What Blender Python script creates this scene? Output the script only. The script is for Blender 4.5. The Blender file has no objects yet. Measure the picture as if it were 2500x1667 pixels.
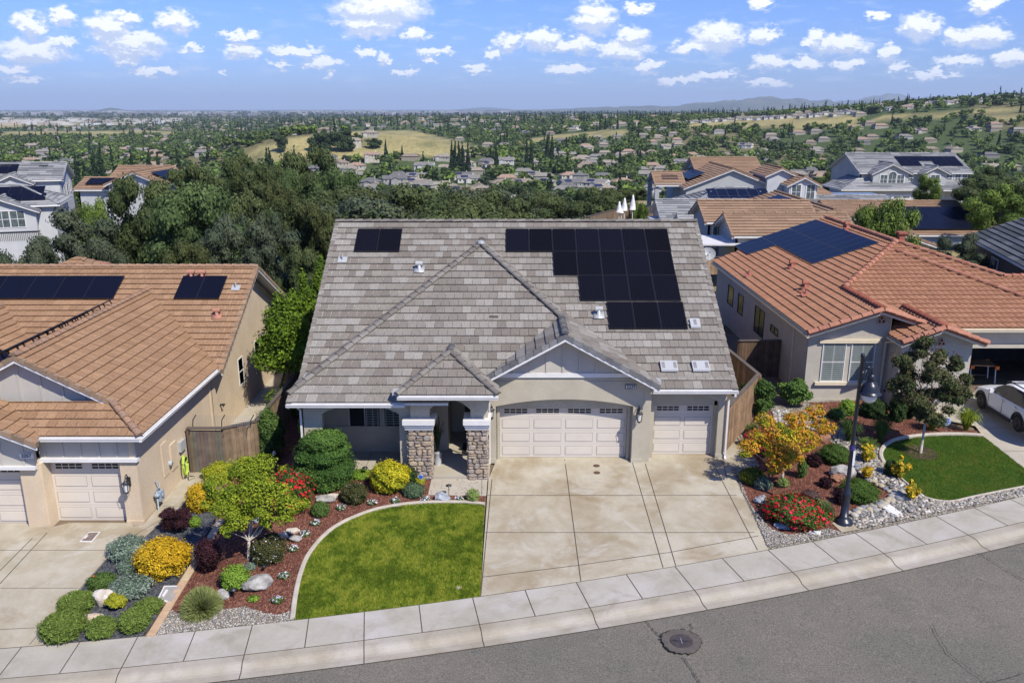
import bpy, bmesh, math, random
import numpy as np
from mathutils import Vector, Matrix, noise as mnoise
random.seed(7)
R = math.radians
sc = bpy.context.scene
COL = sc.collection
# ---------- photograph -> world helpers (camera solved from the picture) ----------
F_, CX, CY = 2040., 1250., 833.5
PITCH = math.atan(567.5/F_)
CAMH = 13.2
SS = 2500/2352.
def ray(x, y):
    x *= SS; y *= SS
    a = (x-CX)/F_; b = -(y-CY)/F_
    return (a, math.cos(PITCH)+b*math.sin(PITCH), -math.sin(PITCH)+b*math.cos(PITCH))
def Zp(x, y, z=0.):
    d = ray(x, y); t = (z-CAMH)/d[2]; return (d[0]*t, d[1]*t, z)
def Yp(x, y, Y):
    d = ray(x, y); t = Y/d[1]; return (d[0]*t, Y, CAMH+d[2]*t)
def zc(P): return P[1]*math.cos(PITCH)-(P[2]-CAMH)*math.sin(PITCH)
def sm(a, b, x):
    t = min(1, max(0, (x-a)/(b-a))); return t*t*(3-2*t)
def zs(x): return -0.62+0.038*max(-60, min(60, x))
def pad(x): return -0.82+0.82*sm(-9.6, -8.3, x)+0.7*sm(9.3, 10.8, x)
def ysw(x):
    x = max(-24, min(34, x)); return 21.914+.1993*x+.004275*x*x
def yfr(x): return 26.8+3.2*sm(-11, -8, x)+5*sm(9, 12.5, x)
def base_far(r, az):
    pts = [(0, 0), (48, 0), (60, -3.5), (90, -7.5), (150, -14), (250, -25), (400, -35), (700, -38), (1500, -38), (3000, -36), (9000, -34), (60000, -32)]
    for (a, za), (b, zb) in zip(pts, pts[1:]):
        if r <= b: return za+(zb-za)*(r-a)/(b-a)
    return -32.
def far(x, y):
    r = math.hypot(x, y); az = math.degrees(math.atan2(x, y))
    z = base_far(r, az)
    z += 27*math.exp(-(((x+135)/125)**2+((y-830)/100)**2))
    z += 9*math.exp(-(((x+240)/90)**2+((y-800)/90)**2))
    # ridge in the distance rising to the right
    rise = sm(-8, 12, az)
    crest = (30 + 36*sm(8, 34, az))*rise
    z += crest*sm(850, 1350, r)*(1-0.75*sm(2300, 4200, r))
    z += 22*sm(1300, 2200, r)*(1-sm(2600, 4200, r))*sm(-22, -6, az)*(1-rise)
    return z
def RZ(x):  # right-rear street stays high
    return 1.0
def G(x, y):
    if y < ysw(x): return zs(x)-0.11*sm(ysw(x)-1.35, ysw(x)-2.2, y) if y < ysw(x)-1.35 else zs(x)
    a = ysw(x); t = min(1, max(0, (y-a)/(yfr(x)-a)))
    z = zs(x)+(pad(x)-zs(x))*t
    if y > 46:
        w = sm(46, 54, y)
        f = far(x, y)
        # houses to the right rear stand on a shoulder of the hill
        s = sm(4, 16, x-0.05*(y-46))*(1-sm(135, 190, y))
        f = f*(1-s)+(0.4-1.6*sm(60, 140, y))*s
        sl = sm(-22, -40, x)*(1-sm(100, 150, y))*sm(46, 60, y)
        f = f*(1-sl)+(-3.0)*sl
        z = z*(1-w)+f*w
    return z
def gp(x, y, off=0.):
    d = ray(x, y); z = 0
    for i in range(60):
        t = (z+off-CAMH)/d[2]; z = .5*z+.5*G(d[0]*t, d[1]*t)
    t = (z+off-CAMH)/d[2]; return (d[0]*t, d[1]*t, z+off)
# ---------- objects ----------
def tag(o, label=None, cat=None, group=None, kind=None):
    if label: o['label'] = label
    if cat: o['category'] = cat
    if group: o['group'] = group
    if kind: o['kind'] = kind
    return o
def empty(name, loc=(0, 0, 0), rz=0, label=None, cat=None, group=None):
    o = bpy.data.objects.new(name, None); COL.objects.link(o)
    o.location = loc; o.rotation_euler = (0, 0, rz); o.empty_display_size = .2
    return tag(o, label, cat, group)
def link(name, me, parent=None, loc=(0, 0, 0), rz=0, s=None):
    o = bpy.data.objects.new(name, me); COL.objects.link(o)
    o.location = loc; o.rotation_euler = (0, 0, rz)
    if s is not None: o.scale = s if hasattr(s, '__len__') else (s, s, s)
    if parent is not None: o.parent = parent
    return o
def copy_tree(o, loc=None, rz=None, s=None, parent=None):
    c = o.copy(); COL.objects.link(c)
    if parent is not None: c.parent = parent
    if loc is not None: c.location = loc
    if rz is not None: c.rotation_euler = (0, 0, rz)
    if s is not None: c.scale = s if hasattr(s, '__len__') else (s, s, s)
    for ch in list(o.children): copy_tree(ch, parent=c)
    return c
class MB:
    def __init__(s): s.v = []; s.f = []; s.m = []; s.c = []
    def face(s, pts, m=0, c=None):
        i = len(s.v); s.v += [tuple(p) for p in pts]; s.f.append(tuple(range(i, i+len(pts)))); s.m.append(m); s.c.append(c or (1, 1, 1))
    def box(s, x0, y0, z0, x1, y1, z1, m=0, c=None):
        s.hexa([(x0, y0, z0), (x1, y0, z0), (x1, y1, z0), (x0, y1, z0)], [(x0, y0, z1), (x1, y0, z1), (x1, y1, z1), (x0, y1, z1)], m, c)
    def hexa(s, lo, hi, m=0, c=None):
        i = len(s.v); s.v += [tuple(p) for p in lo]+[tuple(p) for p in hi]; n = len(lo)
        fs = [tuple(i+k for k in reversed(range(n))), tuple(i+n+k for k in range(n))]
        for k in range(n): fs.append((i+k, i+(k+1) % n, i+n+(k+1) % n, i+n+k))
        for f in fs: s.f.append(f); s.m.append(m); s.c.append(c or (1, 1, 1))
    def prism(s, poly, vec, m=0, c=None):
        s.hexa(poly, [(p[0]+vec[0], p[1]+vec[1], p[2]+vec[2]) for p in poly], m, c)
    def beam(s, p0, p1, w, h, m=0, c=None, up=(0, 0, 1)):
        p0 = Vector(p0); p1 = Vector(p1); d = (p1-p0).normalized(); sd = d.cross(Vector(up))
        if sd.length < 1e-4: sd = Vector((1, 0, 0))
        sd.normalize(); u = sd.cross(d).normalized()
        q = [(-w/2, -h/2), (w/2, -h/2), (w/2, h/2), (-w/2, h/2)]
        s.hexa([p0+sd*a+u*b for a, b in q], [p1+sd*a+u*b for a, b in q], m, c)
    def tube(s, pts, rad, n=8, m=0, c=None, caps=True):
        pts = [Vector(p) for p in pts]
        if not hasattr(rad, '__len__'): rad = [rad]*len(pts)
        i = len(s.v); K = len(pts)
        for k, p in enumerate(pts):
            d = (pts[min(k+1, K-1)]-pts[max(k-1, 0)]).normalized()
            a = d.orthogonal().normalized() if abs(d.z) < .99 else Vector((1, 0, 0))
            if abs(d.z) < .99: a = d.cross(Vector((0, 0, 1))).normalized()
            b = d.cross(a).normalized()
            for j in range(n):
                t = 2*math.pi*j/n; s.v.append(tuple(p+(a*math.cos(t)+b*math.sin(t))*rad[k]))
        for k in range(K-1):
            for j in range(n):
                s.f.append((i+k*n+j, i+k*n+(j+1) % n, i+(k+1)*n+(j+1) % n, i+(k+1)*n+j)); s.m.append(m); s.c.append(c or (1, 1, 1))
        if caps:
            for o_ in (0, K-1):
                s.f.append(tuple(i+o_*n+j for j in range(n))); s.m.append(m); s.c.append(c or (1, 1, 1))
    def lathe(s, prof, cx=0, cy=0, cz=0, n=16, m=0, c=None):
        s.tube([(cx, cy, cz+z+1e-5*k) for k, (r, z) in enumerate(prof)], [max(r, 1e-4) for r, z in prof], n, m, c)
    def build(s, name, mats, parent=None, smooth=False, loc=(0, 0, 0), rz=0, col=False, fix=True):
        me = bpy.data.meshes.new(name); me.from_pydata(s.v, [], s.f)
        if not isinstance(mats, (list, tuple)): mats = [mats]
        for m in mats: me.materials.append(m)
        me.polygons.foreach_set('material_index', s.m)
        if col:
            ca = me.color_attributes.new('Col', 'FLOAT_COLOR', 'CORNER'); a = []
            for f, c in zip(s.f, s.c): a += [c[0], c[1], c[2], 1.]*len(f)
            ca.data.foreach_set('color', a)
        if smooth: me.polygons.foreach_set('use_smooth', [True]*len(s.f))
        me.update()
        return link(name, me, parent, loc, rz)
def islands(mb):
    par = list(range(len(mb.v))); key = {}
    def find(a):
        while par[a] != a: par[a] = par[par[a]]; a = par[a]
        return a
    for i, v in enumerate(mb.v):
        k = (round(v[0], 3), round(v[1], 3), round(v[2], 3)); par[i] = find(key.setdefault(k, i))
    for f in mb.f:
        r = find(f[0])
        for q in f[1:]: par[find(q)] = r
    out = {}
    for f, m, c in zip(mb.f, mb.m, mb.c):
        o = out.setdefault(find(f[0]), MB()); o.face([mb.v[i] for i in f], m, c)
    return list(out.values())
def build_each(mb, name, mats, parent=None, **k):
    """one object per connected piece"""
    return [p.build(name, mats, parent, **k) for p in islands(mb)]
# ---------- materials ----------
def nt_new(name):
    m = bpy.data.materials.new(name); m.use_nodes = True; t = m.node_tree
    return m, t, t.nodes['Principled BSDF']
def N(t, typ, **k):
    n = t.nodes.new(typ)
    for a, b in k.items():
        if a in n.inputs: n.inputs[a].default_value = b
        else: setattr(n, a, b)
    return n
def mixc(t, fac, a, b, mode='MIX'):
    n = t.nodes.new('ShaderNodeMix'); n.data_type = 'RGBA'; n.blend_type = mode
    for i, v in ((0, fac), (6, a), (7, b)):
        if hasattr(v, 'links'): t.links.new(v, n.inputs[i])
        else: n.inputs[i].default_value = (*v, 1) if isinstance(v, tuple) and len(v) == 3 else v
    return n.outputs[2]
def noise(t, scale, detail=4, rough=.55, vec=None, dist=0):
    n = N(t, 'ShaderNodeTexNoise'); n.inputs['Scale'].default_value = scale; n.inputs['Detail'].default_value = detail
    n.inputs['Roughness'].default_value = rough; n.inputs['Distortion'].default_value = dist
    if vec is None:
        if 'Geometry' not in t.nodes: t.nodes.new('ShaderNodeNewGeometry').name = 'Geometry'
        vec = t.nodes['Geometry'].outputs['Position']
    t.links.new(vec, n.inputs['Vector']); return n.outputs['Fac']
def ramp(t, fac, stops):
    n = N(t, 'ShaderNodeValToRGB'); cr = n.color_ramp
    while len(cr.elements) < len(stops): cr.elements.new(.5)
    for e, (p, c) in zip(cr.elements, stops):
        e.position = p; e.color = (*c, 1) if len(c) == 3 else c
    t.links.new(fac, n.inputs[0]); return n.outputs[0]
def bump(t, b, h, strength, dist=.01):
    n = N(t, 'ShaderNodeBump'); n.inputs['Strength'].default_value = strength; n.inputs['Distance'].default_value = dist
    t.links.new(h, n.inputs['Height']); t.links.new(n.outputs[0], b.inputs['Normal'])
def g3(v): return (v, v, v)
def mat(name, c1, c2=None, scale=2., rough=.8, bs=None, bstr=.3, bd=.01, spec=.3, metal=0, fine=None, attr=False, transl=0):
    m, t, b = nt_new(name)
    b.inputs['Roughness'].default_value = rough; b.inputs['Specular IOR Level'].default_value = spec; b.inputs['Metallic'].default_value = metal
    col = None
    if c2: col = mixc(t, ramp(t, noise(t, scale, 5), [(.35, g3(0.)), (.65, g3(1.))]), tuple(c1), tuple(c2))
    else:
        n = N(t, 'ShaderNodeRGB'); n.outputs[0].default_value = (*c1, 1); col = n.outputs[0]
    if attr:
        a = N(t, 'ShaderNodeAttribute'); a.attribute_name = 'Col'; col = mixc(t, 1., col, a.outputs['Color'], 'MULTIPLY')
    if fine:
        col = mixc(t, fine[1], col, ramp(t, noise(t, fine[0], 3, .7), [(.3, g3(0.)), (.7, g3(1.))]), 'OVERLAY')
    t.links.new(col, b.inputs['Base Color'])
    if bs: bump(t, b, noise(t, bs, 4, .6), bstr, bd)
    if transl:
        out = t.nodes['Material Output']; tr = N(t, 'ShaderNodeBsdfTranslucent'); t.links.new(col, tr.inputs[0])
        mx = N(t, 'ShaderNodeMixShader'); mx.inputs[0].default_value = transl
        t.links.new(b.outputs[0], mx.inputs[1]); t.links.new(tr.outputs[0], mx.inputs[2]); t.links.new(mx.outputs[0], out.inputs['Surface'])
    return m
M = {}
M['leaf'] = mat('leaf', (1, 1, 1), rough=.75, spec=.12, attr=True, transl=.22)
M['bark'] = mat('bark', (.16, .12, .09), (.09, .07, .055), 6, .9, 14, .6, .03)
M['palebark'] = mat('pale_bark', (.42, .38, .33), (.3, .27, .23), 8, .8, 20, .4)
M['stucco'] = mat('stucco_greige', (.42, .385, .31), (.37, .335, .265), 1.2, .92, 38, .55, .015, .1, fine=(45, .22))
M['stucco_l'] = mat('stucco_tan', (.58, .475, .345), (.52, .42, .30), 1.1, .92, 38, .35, .012, .1, fine=(45, .22))
M['stucco_r'] = mat('stucco_cream', (.44, .405, .345), (.385, .355, .30), 1.4, .92, 38, .5, .015, .1, fine=(45, .2))
M['stucco_side'] = mat('stucco_grey', (.40, .37, .33), (.36, .33, .29), 1.4, .92, 38, .5, .015, .1)
M['batten'] = mat('painted_siding', (.44, .415, .37), (.41, .385, .34), 2, .7)
M['white'] = mat('white_trim', (.66, .65, .64), (.60, .59, .58), 3, .5)
M['cream'] = mat('cream_trim', (.62, .54, .40), (.56, .49, .36), 3, .6)
M['door'] = mat('garage_door_paint', (.56, .515, .455), (.53, .485, .43), 1.5, .45)
M['door_l'] = mat('garage_door_cream', (.60, .54, .46), (.57, .51, .43), 1.5, .45)
M['glass'] = mat('dark_glass', (.022, .024, .026), None, rough=.12, spec=.3)
M['glassg'] = mat('shutter_glass', (.10, .13, .13), (.05, .065, .07), 3, .25, spec=.6)
M['shutter'] = mat('interior_shutter', (.25, .275, .265), None, rough=.5)
M['black'] = mat('black_metal', (.018, .02, .024), None, rough=.45, spec=.5)
M['lampblue'] = mat('dark_blue_metal', (.014, .017, .028), None, rough=.34, spec=.45)
M['globe'] = mat('frosted_globe', (.62, .62, .60), None, rough=.25, spec=.5)
M['wood'] = mat('fence_wood', (.18, .128, .09), (.12, .085, .06), 3, .85, 30, .4, attr=True)
M['woodcap'] = mat('fence_cap', (.115, .095, .08), (.085, .07, .06), 3, .85, 30, .3)
M['steel'] = mat('galvanised', (.45, .46, .48), None, rough=.4, metal=.7)
M['vent'] = mat('vent_metal', (.42, .43, .43), None, rough=.45, metal=.2)
M['chrome'] = mat('bright_metal', (.6, .6, .6), None, rough=.2, metal=.9)
M['rubber'] = mat('tyre_rubber', (.015, .015, .016), None, rough=.8)
M['stone'] = mat('boulder_grey', (.40, .385, .36), (.22, .21, .195), 5, .9, 22, .8, .03, fine=(60, .3))
M['stonew'] = mat('boulder_white', (.62, .57, .50), (.45, .38, .30), 4, .9, 18, .7, .03)
M['stoneo'] = mat('boulder_tan', (.50, .36, .22), (.55, .50, .43), 5, .9, 18, .7, .03)
M['stoneb'] = mat('boulder_bluegrey', (.36, .385, .42), (.20, .21, .235), 5, .85, 18, .8, .03)
M['stoner'] = mat('boulder_rust', (.30, .15, .085), (.22, .12, .08), 5, .9, 18, .8, .03)
M['pebble'] = mat('pebble', (1, 1, 1), rough=.75, attr=True, fine=(40, .25))
HAZE = True
from mathutils.geometry import tessellate_polygon
def sheet(name, poly, off, m, step=.5, label=None, kind='structure', lines=None, lm=None, rimdown=.0, cat=None, group=None):
    """ground sheet: plan polygon draped on the terrain"""
    bm = bmesh.new()
    vs = [bm.verts.new((p[0], p[1], 0)) for p in poly]
    for t in tessellate_polygon([[Vector((p[0], p[1], 0)) for p in poly]]):
        try: bm.faces.new([vs[i] for i in t])
        except ValueError: pass
    xs = [p[0] for p in poly]; ys = [p[1] for p in poly]
    for ax, lo, hi in ((0, min(xs), max(xs)), (1, min(ys), max(ys))):
        k = math.ceil(lo/step)*step
        while k < hi:
            co = (k, 0, 0) if ax == 0 else (0, k, 0); no = (1, 0, 0) if ax == 0 else (0, 1, 0)
            bmesh.ops.bisect_plane(bm, geom=bm.verts[:]+bm.edges[:]+bm.faces[:], plane_co=co, plane_no=no); k += step
    bmesh.ops.recalc_face_normals(bm, faces=bm.faces[:])
    for f in bm.faces:
        if f.normal.z < 0: f.normal_flip()
    for v in bm.verts: v.co.z = G(v.co.x, v.co.y)+off
    for f in bm.faces: f.smooth = True
    me = bpy.data.meshes.new(name)
    me.materials.append(m)
    if lines:
        me.materials.append(lm)
        for (a, b, w) in lines:
            a = Vector((a[0], a[1])); b = Vector((b[0], b[1])); d = b-a; L = d.length
            if L < 1e-3: continue
            d /= L; nn = Vector((-d.y, d.x))*w/2; K = max(1, int(L/.5)); prev = None
            for k in range(K+1):
                p = a+d*L*k/K; q = [bm.verts.new((p.x+s*nn.x, p.y+s*nn.y, G(p.x, p.y)+off+.004)) for s in (1, -1)]
                if prev:
                    f = bm.faces.new((prev[0], prev[1], q[1], q[0])); f.material_index = 1; f.normal_update()
                    if f.normal.z < 0: f.normal_flip()
                prev = q
    bm.to_mesh(me); bm.free()
    o = link(name, me); tag(o, label, cat, group, kind); return o
def px(*pts): return [gp(a, b)[:2] for a, b in pts]
def concrete(name, a, b, stain=None, sstr=.5):
    m, t, bs = nt_new(name); bs.inputs['Roughness'].default_value = .85; bs.inputs['Specular IOR Level'].default_value = .2
    c = mixc(t, ramp(t, noise(t, .8, 6, .68), [(.38, g3(0.)), (.62, g3(1.))]), a, b)
    if stain:
        c = mixc(t, ramp(t, noise(t, .42, 6, .62, dist=.6), [(.46, g3(0.)), (.72, g3(sstr))]), c, stain[0])
        c = mixc(t, ramp(t, noise(t, .95, 5, .65, dist=.8), [(.52, g3(0.)), (.78, g3(sstr*.8))]), c, stain[1])
    c = mixc(t, .22, c, ramp(t, noise(t, 60, 3, .7), [(.3, g3(.2)), (.7, g3(.8))]), 'OVERLAY')
    t.links.new(c, bs.inputs['Base Color']); bump(t, bs, noise(t, 70, 3, .6), .25, .004); return m
M['drive'] = concrete('driveway_concrete', (.41, .37, .29), (.335, .295, .215), ((.22, .16, .085), (.46, .445, .40)), .9)
M['walk'] = concrete('sidewalk_concrete', (.39, .365, .31), (.335, .31, .255), ((.45, .42, .395), (.24, .215, .16)), .95)
M['gutter'] = concrete('gutter_concrete', (.35, .315, .255), (.295, .26, .20), ((.42, .39, .35), (.20, .17, .12)), .85)
M['path'] = concrete('path_concrete', (.41, .375, .31), (.35, .315, .255), ((.32, .275, .2), (.43, .41, .37)), .5)
M['joint'] = mat('joint_dark', (.075, .062, .05), None, rough=.95)
M['edging'] = mat('edging_concrete', (.46, .41, .34), (.37, .325, .265), 3, .85, 50, .3)
def asphalt():
    m, t, b = nt_new('asphalt'); b.inputs['Roughness'].default_value = .88; b.inputs['Specular IOR Level'].default_value = .25
    c = mixc(t, ramp(t, noise(t, .22, 5, .6), [(.4, g3(0.)), (.62, g3(1.))]), (.13, .122, .10), (.162, .144, .118))
    c = mixc(t, ramp(t, noise(t, 1.6, 6, .7), [(.5, g3(0.)), (.75, g3(.5))]), c, (.10, .098, .086))
    c = mixc(t, .7, c, ramp(t, noise(t, 24, 6, .9), [(.36, g3(.05)), (.5, g3(.5)), (.64, g3(.95))]), 'OVERLAY')
    sp = ramp(t, noise(t, 30, 2, .5), [(.69, g3(0.)), (.74, g3(1.))])
    c = mixc(t, sp, c, (.40, .36, .31))
    t.links.new(c, b.inputs['Base Color']); bump(t, b, noise(t, 45, 5, .8), .7, .012); return m
M['asphalt'] = asphalt()
def mulchm(name, a, b, c3, sc_=1.):
    m, t, bs = nt_new(name); bs.inputs['Roughness'].default_value = .95; bs.inputs['Specular IOR Level'].default_value = .1
    v = N(t, 'ShaderNodeTexVoronoi'); v.inputs['Scale'].default_value = 26*sc_
    mp = N(t, 'ShaderNodeMapping'); mp.inputs['Scale'].default_value = (1, .55, 1)
    gg = t.nodes.new('ShaderNodeNewGeometry'); gg.name = 'Geometry'
    t.links.new(gg.outputs['Position'], mp.inputs[0]); t.links.new(mp.outputs[0], v.inputs['Vector'])
    s = N(t, 'ShaderNodeSeparateColor'); t.links.new(v.outputs['Color'], s.inputs[0])
    c = ramp(t, s.outputs[0], [(0., a), (.5, b), (1., c3)])
    c = mixc(t, ramp(t, noise(t, 3, 4), [(.4, g3(0.)), (.7, g3(.45))]), c, tuple(x*.6 for x in a))
    t.links.new(c, bs.inputs['Base Color']); bump(t, bs, v.outputs['Distance'], .9, .03); return m
M['mulch'] = mulchm('bark_mulch', (.085, .034, .024), (.15, .06, .042), (.24, .115, .08))
M['gravel'] = mulchm('pale_gravel', (.11, .095, .075), (.22, .195, .155), (.40, .36, .30), .9)
M['dgravel'] = mulchm('dark_gravel', (.045, .048, .055), (.075, .08, .09), (.14, .145, .155), 1.1)
M['cobbles'] = mulchm('cobble_bed', (.09, .085, .075), (.19, .175, .155), (.34, .32, .28), .45)
def lawnm(name, a, b, c3):
    m, t, bs = nt_new(name); bs.inputs['Roughness'].default_value = .9; bs.inputs['Specular IOR Level'].default_value = .1
    c = mixc(t, ramp(t, noise(t, 1.1, 5, .65), [(.38, g3(0.)), (.64, g3(1.))]), a, b)
    c = mixc(t, ramp(t, noise(t, .5, 4, .6), [(.52, g3(0.)), (.75, g3(.8))]), c, c3)
    t.links.new(c, bs.inputs['Base Color']); bump(t, bs, noise(t, 40, 4, .7), 1., .03); return m
M['lawn'] = lawnm('lawn_soil_green', (.105, .14, .014), (.165, .19, .022), (.20, .20, .035))
M['lawn2'] = lawnm('lawn_soil_deep', (.045, .095, .012), (.075, .125, .018), (.10, .13, .02))

# ---- terrain: one sheet to the horizon ----
GOLD = [[(560, 352), (620, 330), (700, 312), (860, 300), (950, 300), (1100, 336), (1150, 352), (1060, 362), (930, 362), (700, 368), (640, 400)],
        [(1540, 292), (1700, 268), (1960, 262), (1985, 272), (1960, 290), (1850, 296), (1620, 296)],
        [(1980, 276), (2040, 264), (2200, 256), (2352, 247), (2352, 259), (2200, 264), (2150, 276), (2000, 284)],
        [(0, 303), (340, 300), (420, 304), (400, 313), (0, 320)], [(0, 281), (190, 281), (190, 293), (0, 295)],
        [(1180, 322), (1400, 298), (1480, 300), (1400, 318), (1200, 332)], [(2240, 268), (2352, 262), (2352, 275), (2280, 282)],
        [(560, 480), (770, 470), (785, 520), (560, 560)], [(0, 560), (300, 560), (300, 640), (0, 640)]]
def inpoly(x, y, P):
    c = False; n = len(P)
    for i in range(n):
        x1, y1 = P[i]; x2, y2 = P[i-1]
        if (y1 > y) != (y2 > y) and x < (x2-x1)*(y-y1)/(y2-y1)+x1: c = not c
    return c
def project(x, y, z):
    z -= CAMH; d = y*math.cos(PITCH)-z*math.sin(PITCH); u = y*math.sin(PITCH)+z*math.cos(PITCH)
    if d < .1: return (-9999, -9999)
    return ((CX+F_*x/d)/SS, (CY-F_*u/d)/SS)
def isgold(x, y, z=None):
    if y < 40: return False
    u, v = project(x, y, G(x, y) if z is None else z)
    if u < -30:  return False
    return any(inpoly(u, v, P) for P in GOLD)
def terrain():
    rs = [0.]
    r = 6.
    while r < 52000: rs.append(r); r *= 1.018 if r < 60 else (1.03 if r < 400 else 1.022)
    az = [R(a) for a in np.arange(-62, 62.01, .55)]
    V = []; Cc = []
    for r in rs:
        for a in az:
            x = r*math.sin(a); y = r*math.cos(a); z = G(x, y)-(.09 if y < 48 else 0)
            V.append((x, y, z))
            if y < 47: c = (.16, .12, .085)
            elif isgold(x, y, z): 
                n = mnoise.noise(Vector((x*.02, y*.02, 0)))+.5*mnoise.noise(Vector((x*.07, y*.05, 3)))
                c = (.27+.11*n, .235+.08*n, .105+.03*n)
                if n < -.25: c = (.17, .16, .07)
            elif r < 260:
                n = mnoise.noise(Vector((x*.05, y*.05, 1)))
                c = (.30, .25, .12) if n > -.05 else (.12, .11, .05)
            else:
                n = mnoise.noise(Vector((x*.006, y*.003, 5)))
                c = (.06, .085, .032) if n > -.25 else (.14, .13, .065)
                if r > 4500:
                    n = mnoise.noise(Vector((x*.0008, y*.00035, 2)))+.6*mnoise.noise(Vector((x*.003, y*.0012, 8)))
                    c = (.05, .06, .04) if n < .18 else (.13, .125, .085)
            Cc.append(c)
    na = len(az); Fs = []
    for i in range(len(rs)-1):
        for j in range(na-1):
            q = i*na+j; Fs.append((q, q+1, q+na+1, q+na))
    me = bpy.data.meshes.new('ground'); me.from_pydata(V, [], Fs)
    ca = me.color_attributes.new('Col', 'FLOAT_COLOR', 'POINT')
    arr = np.ones((len(V), 4), dtype=np.float32); arr[:, :3] = np.array(Cc); ca.data.foreach_set('color', arr.ravel())
    me.polygons.foreach_set('use_smooth', [True]*len(Fs))
    me.materials.append(mat('terrain', (1, 1, 1), rough=.95, attr=True, fine=(.35, .35), spec=.1))
    return tag(link('ground', me), 'rolling ground of dry grass, soil and far valley floor', None, None, 'structure')
terrain()
# ---- street ----
def nrm(x):
    d = .1993+.00855*x; L = math.hypot(1, d); return (d/L, -1/L)
def soff(x, o):
    n = nrm(x); return (x+n[0]*o, ysw(x)+n[1]*o)
SEC = [(0, 0), (1.35, 0), (1.62, -.004), (1.7, -.02), (1.78, -.06), (1.86, -.10), (1.95, -.118), (2.24, -.105)]
def street():
    xs = np.arange(-34, 34.01, .5)
    for nm, a, b, m, lab in (('sidewalk', 0, 1, M['walk'], 'pale concrete pavement of scored squares beside the road'), ('kerb_and_gutter', 1, 7, M['gutter'], 'rolled concrete kerb and gutter along the road')):
        mb = MB()
        for x0, x1 in zip(xs, xs[1:]):
            for k in range(a, b):
                P = []
                for x, s in ((x0, SEC[k]), (x0, SEC[k+1]), (x1, SEC[k+1]), (x1, SEC[k])):
                    q = soff(x, s[0]); P.append((q[0], q[1], zs(x)+s[1]+.012))
                mb.face(P)
        # scored joints
        xj = -7.36-3.1*8; i = 0
        while xj < 34:
            full = i % 2 == 0
            for k in range(a, b):
                if not full and k > 0: continue
                q0 = soff(xj, SEC[k][0]); q1 = soff(xj, SEC[k+1][0]); w = .014
                mb.face([(q0[0]-w, q0[1], zs(xj)+SEC[k][1]+.017), (q0[0]+w, q0[1], zs(xj)+SEC[k][1]+.017), (q1[0]+w, q1[1], zs(xj)+SEC[k+1][1]+.017), (q1[0]-w, q1[1], zs(xj)+SEC[k+1][1]+.017)], 1)
            xj += 1.55; i += 1
        for o_ in ((0.0,) if a == 0 else (1.36, 2.235)):
            z_ = 0 if o_ < 2 else -.105
            for x0, x1 in zip(xs, xs[1:]):
                P = []
                for x, s in ((x0, o_-.011), (x0, o_+.011), (x1, o_+.011), (x1, o_-.011)):
                    q = soff(x, s); P.append((q[0], q[1], zs(x)+z_+.018))
                mb.face(P, 1)
        o = mb.build(nm, [m, M['joint']], smooth=True); tag(o, lab, None, None, 'structure')
    mb = MB()
    for x0, x1 in zip(xs, xs[1:]):
        for a, b in zip((2.24, 4, 7, 11, 20), (4, 7, 11, 20, 34)):
            P = []
            for x, s in ((x0, a), (x0, b), (x1, b), (x1, a)):
                q = soff(x, s); P.append((q[0], q[1], zs(x)-.1+.02*min(1, (s-2.24)/4)))
            mb.face(P)
    # cracks
    def crack(pts, w=.012):
        rr = random.Random(int(pts[0][0])); P = []
        for a, b in zip(pts, pts[1:]):
            K = 12
            for k in range(K): P.append((a[0]+(b[0]-a[0])*k/K+rr.uniform(-3, 3), a[1]+(b[1]-a[1])*k/K+rr.uniform(-1.5, 1.5)))
        P.append(pts[-1]); Q = []
        for q in P:
            z_ = -.5
            for _ in range(12): W = Zp(q[0], q[1], z_); z_ = zs(W[0])-.082
            Q.append(Vector(W))
        for a, b in zip(Q, Q[1:]):
            d = (b-a).normalized(); n = Vector((-d.y, d.x, 0))*w*rr.uniform(.35, .8)
            up = Vector((0, 0, .006)); mb.face([a-n+up, b-n+up, b+n+up, a+n+up], 1)
    crack([(1483, 1425), (1500, 1445), (1517, 1460)], .016); crack([(1570, 1508), (1590, 1540), (1612, 1575)], .016)
    crack([(2140, 1435), (2180, 1500), (2260, 1560), (2275, 1575)]); crack([(2239, 1265), (2300, 1300), (2352, 1330)])
    crack([(1585, 1430), (1590, 1445)]); crack([(2230, 1575), (2300, 1560), (2352, 1545)])
    o = mb.build('road', [M['asphalt'], mat('crack_black', (.04, .038, .034), None, rough=.95)], smooth=True)
    tag(o, 'weathered grey asphalt road with fine dark cracks', None, None, 'structure')
street()
def sidewalkline(u0, u1):
    """plan points along the back edge of the sidewalk between two plan x"""
    n = max(2, int(abs(u1-u0)/.6)); return [(u0+(u1-u0)*k/n, ysw(u0+(u1-u0)*k/n)) for k in range(n+1)]
def L2(p, q, w=.02): return (px(p)[0], px(q)[0], w)
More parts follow.
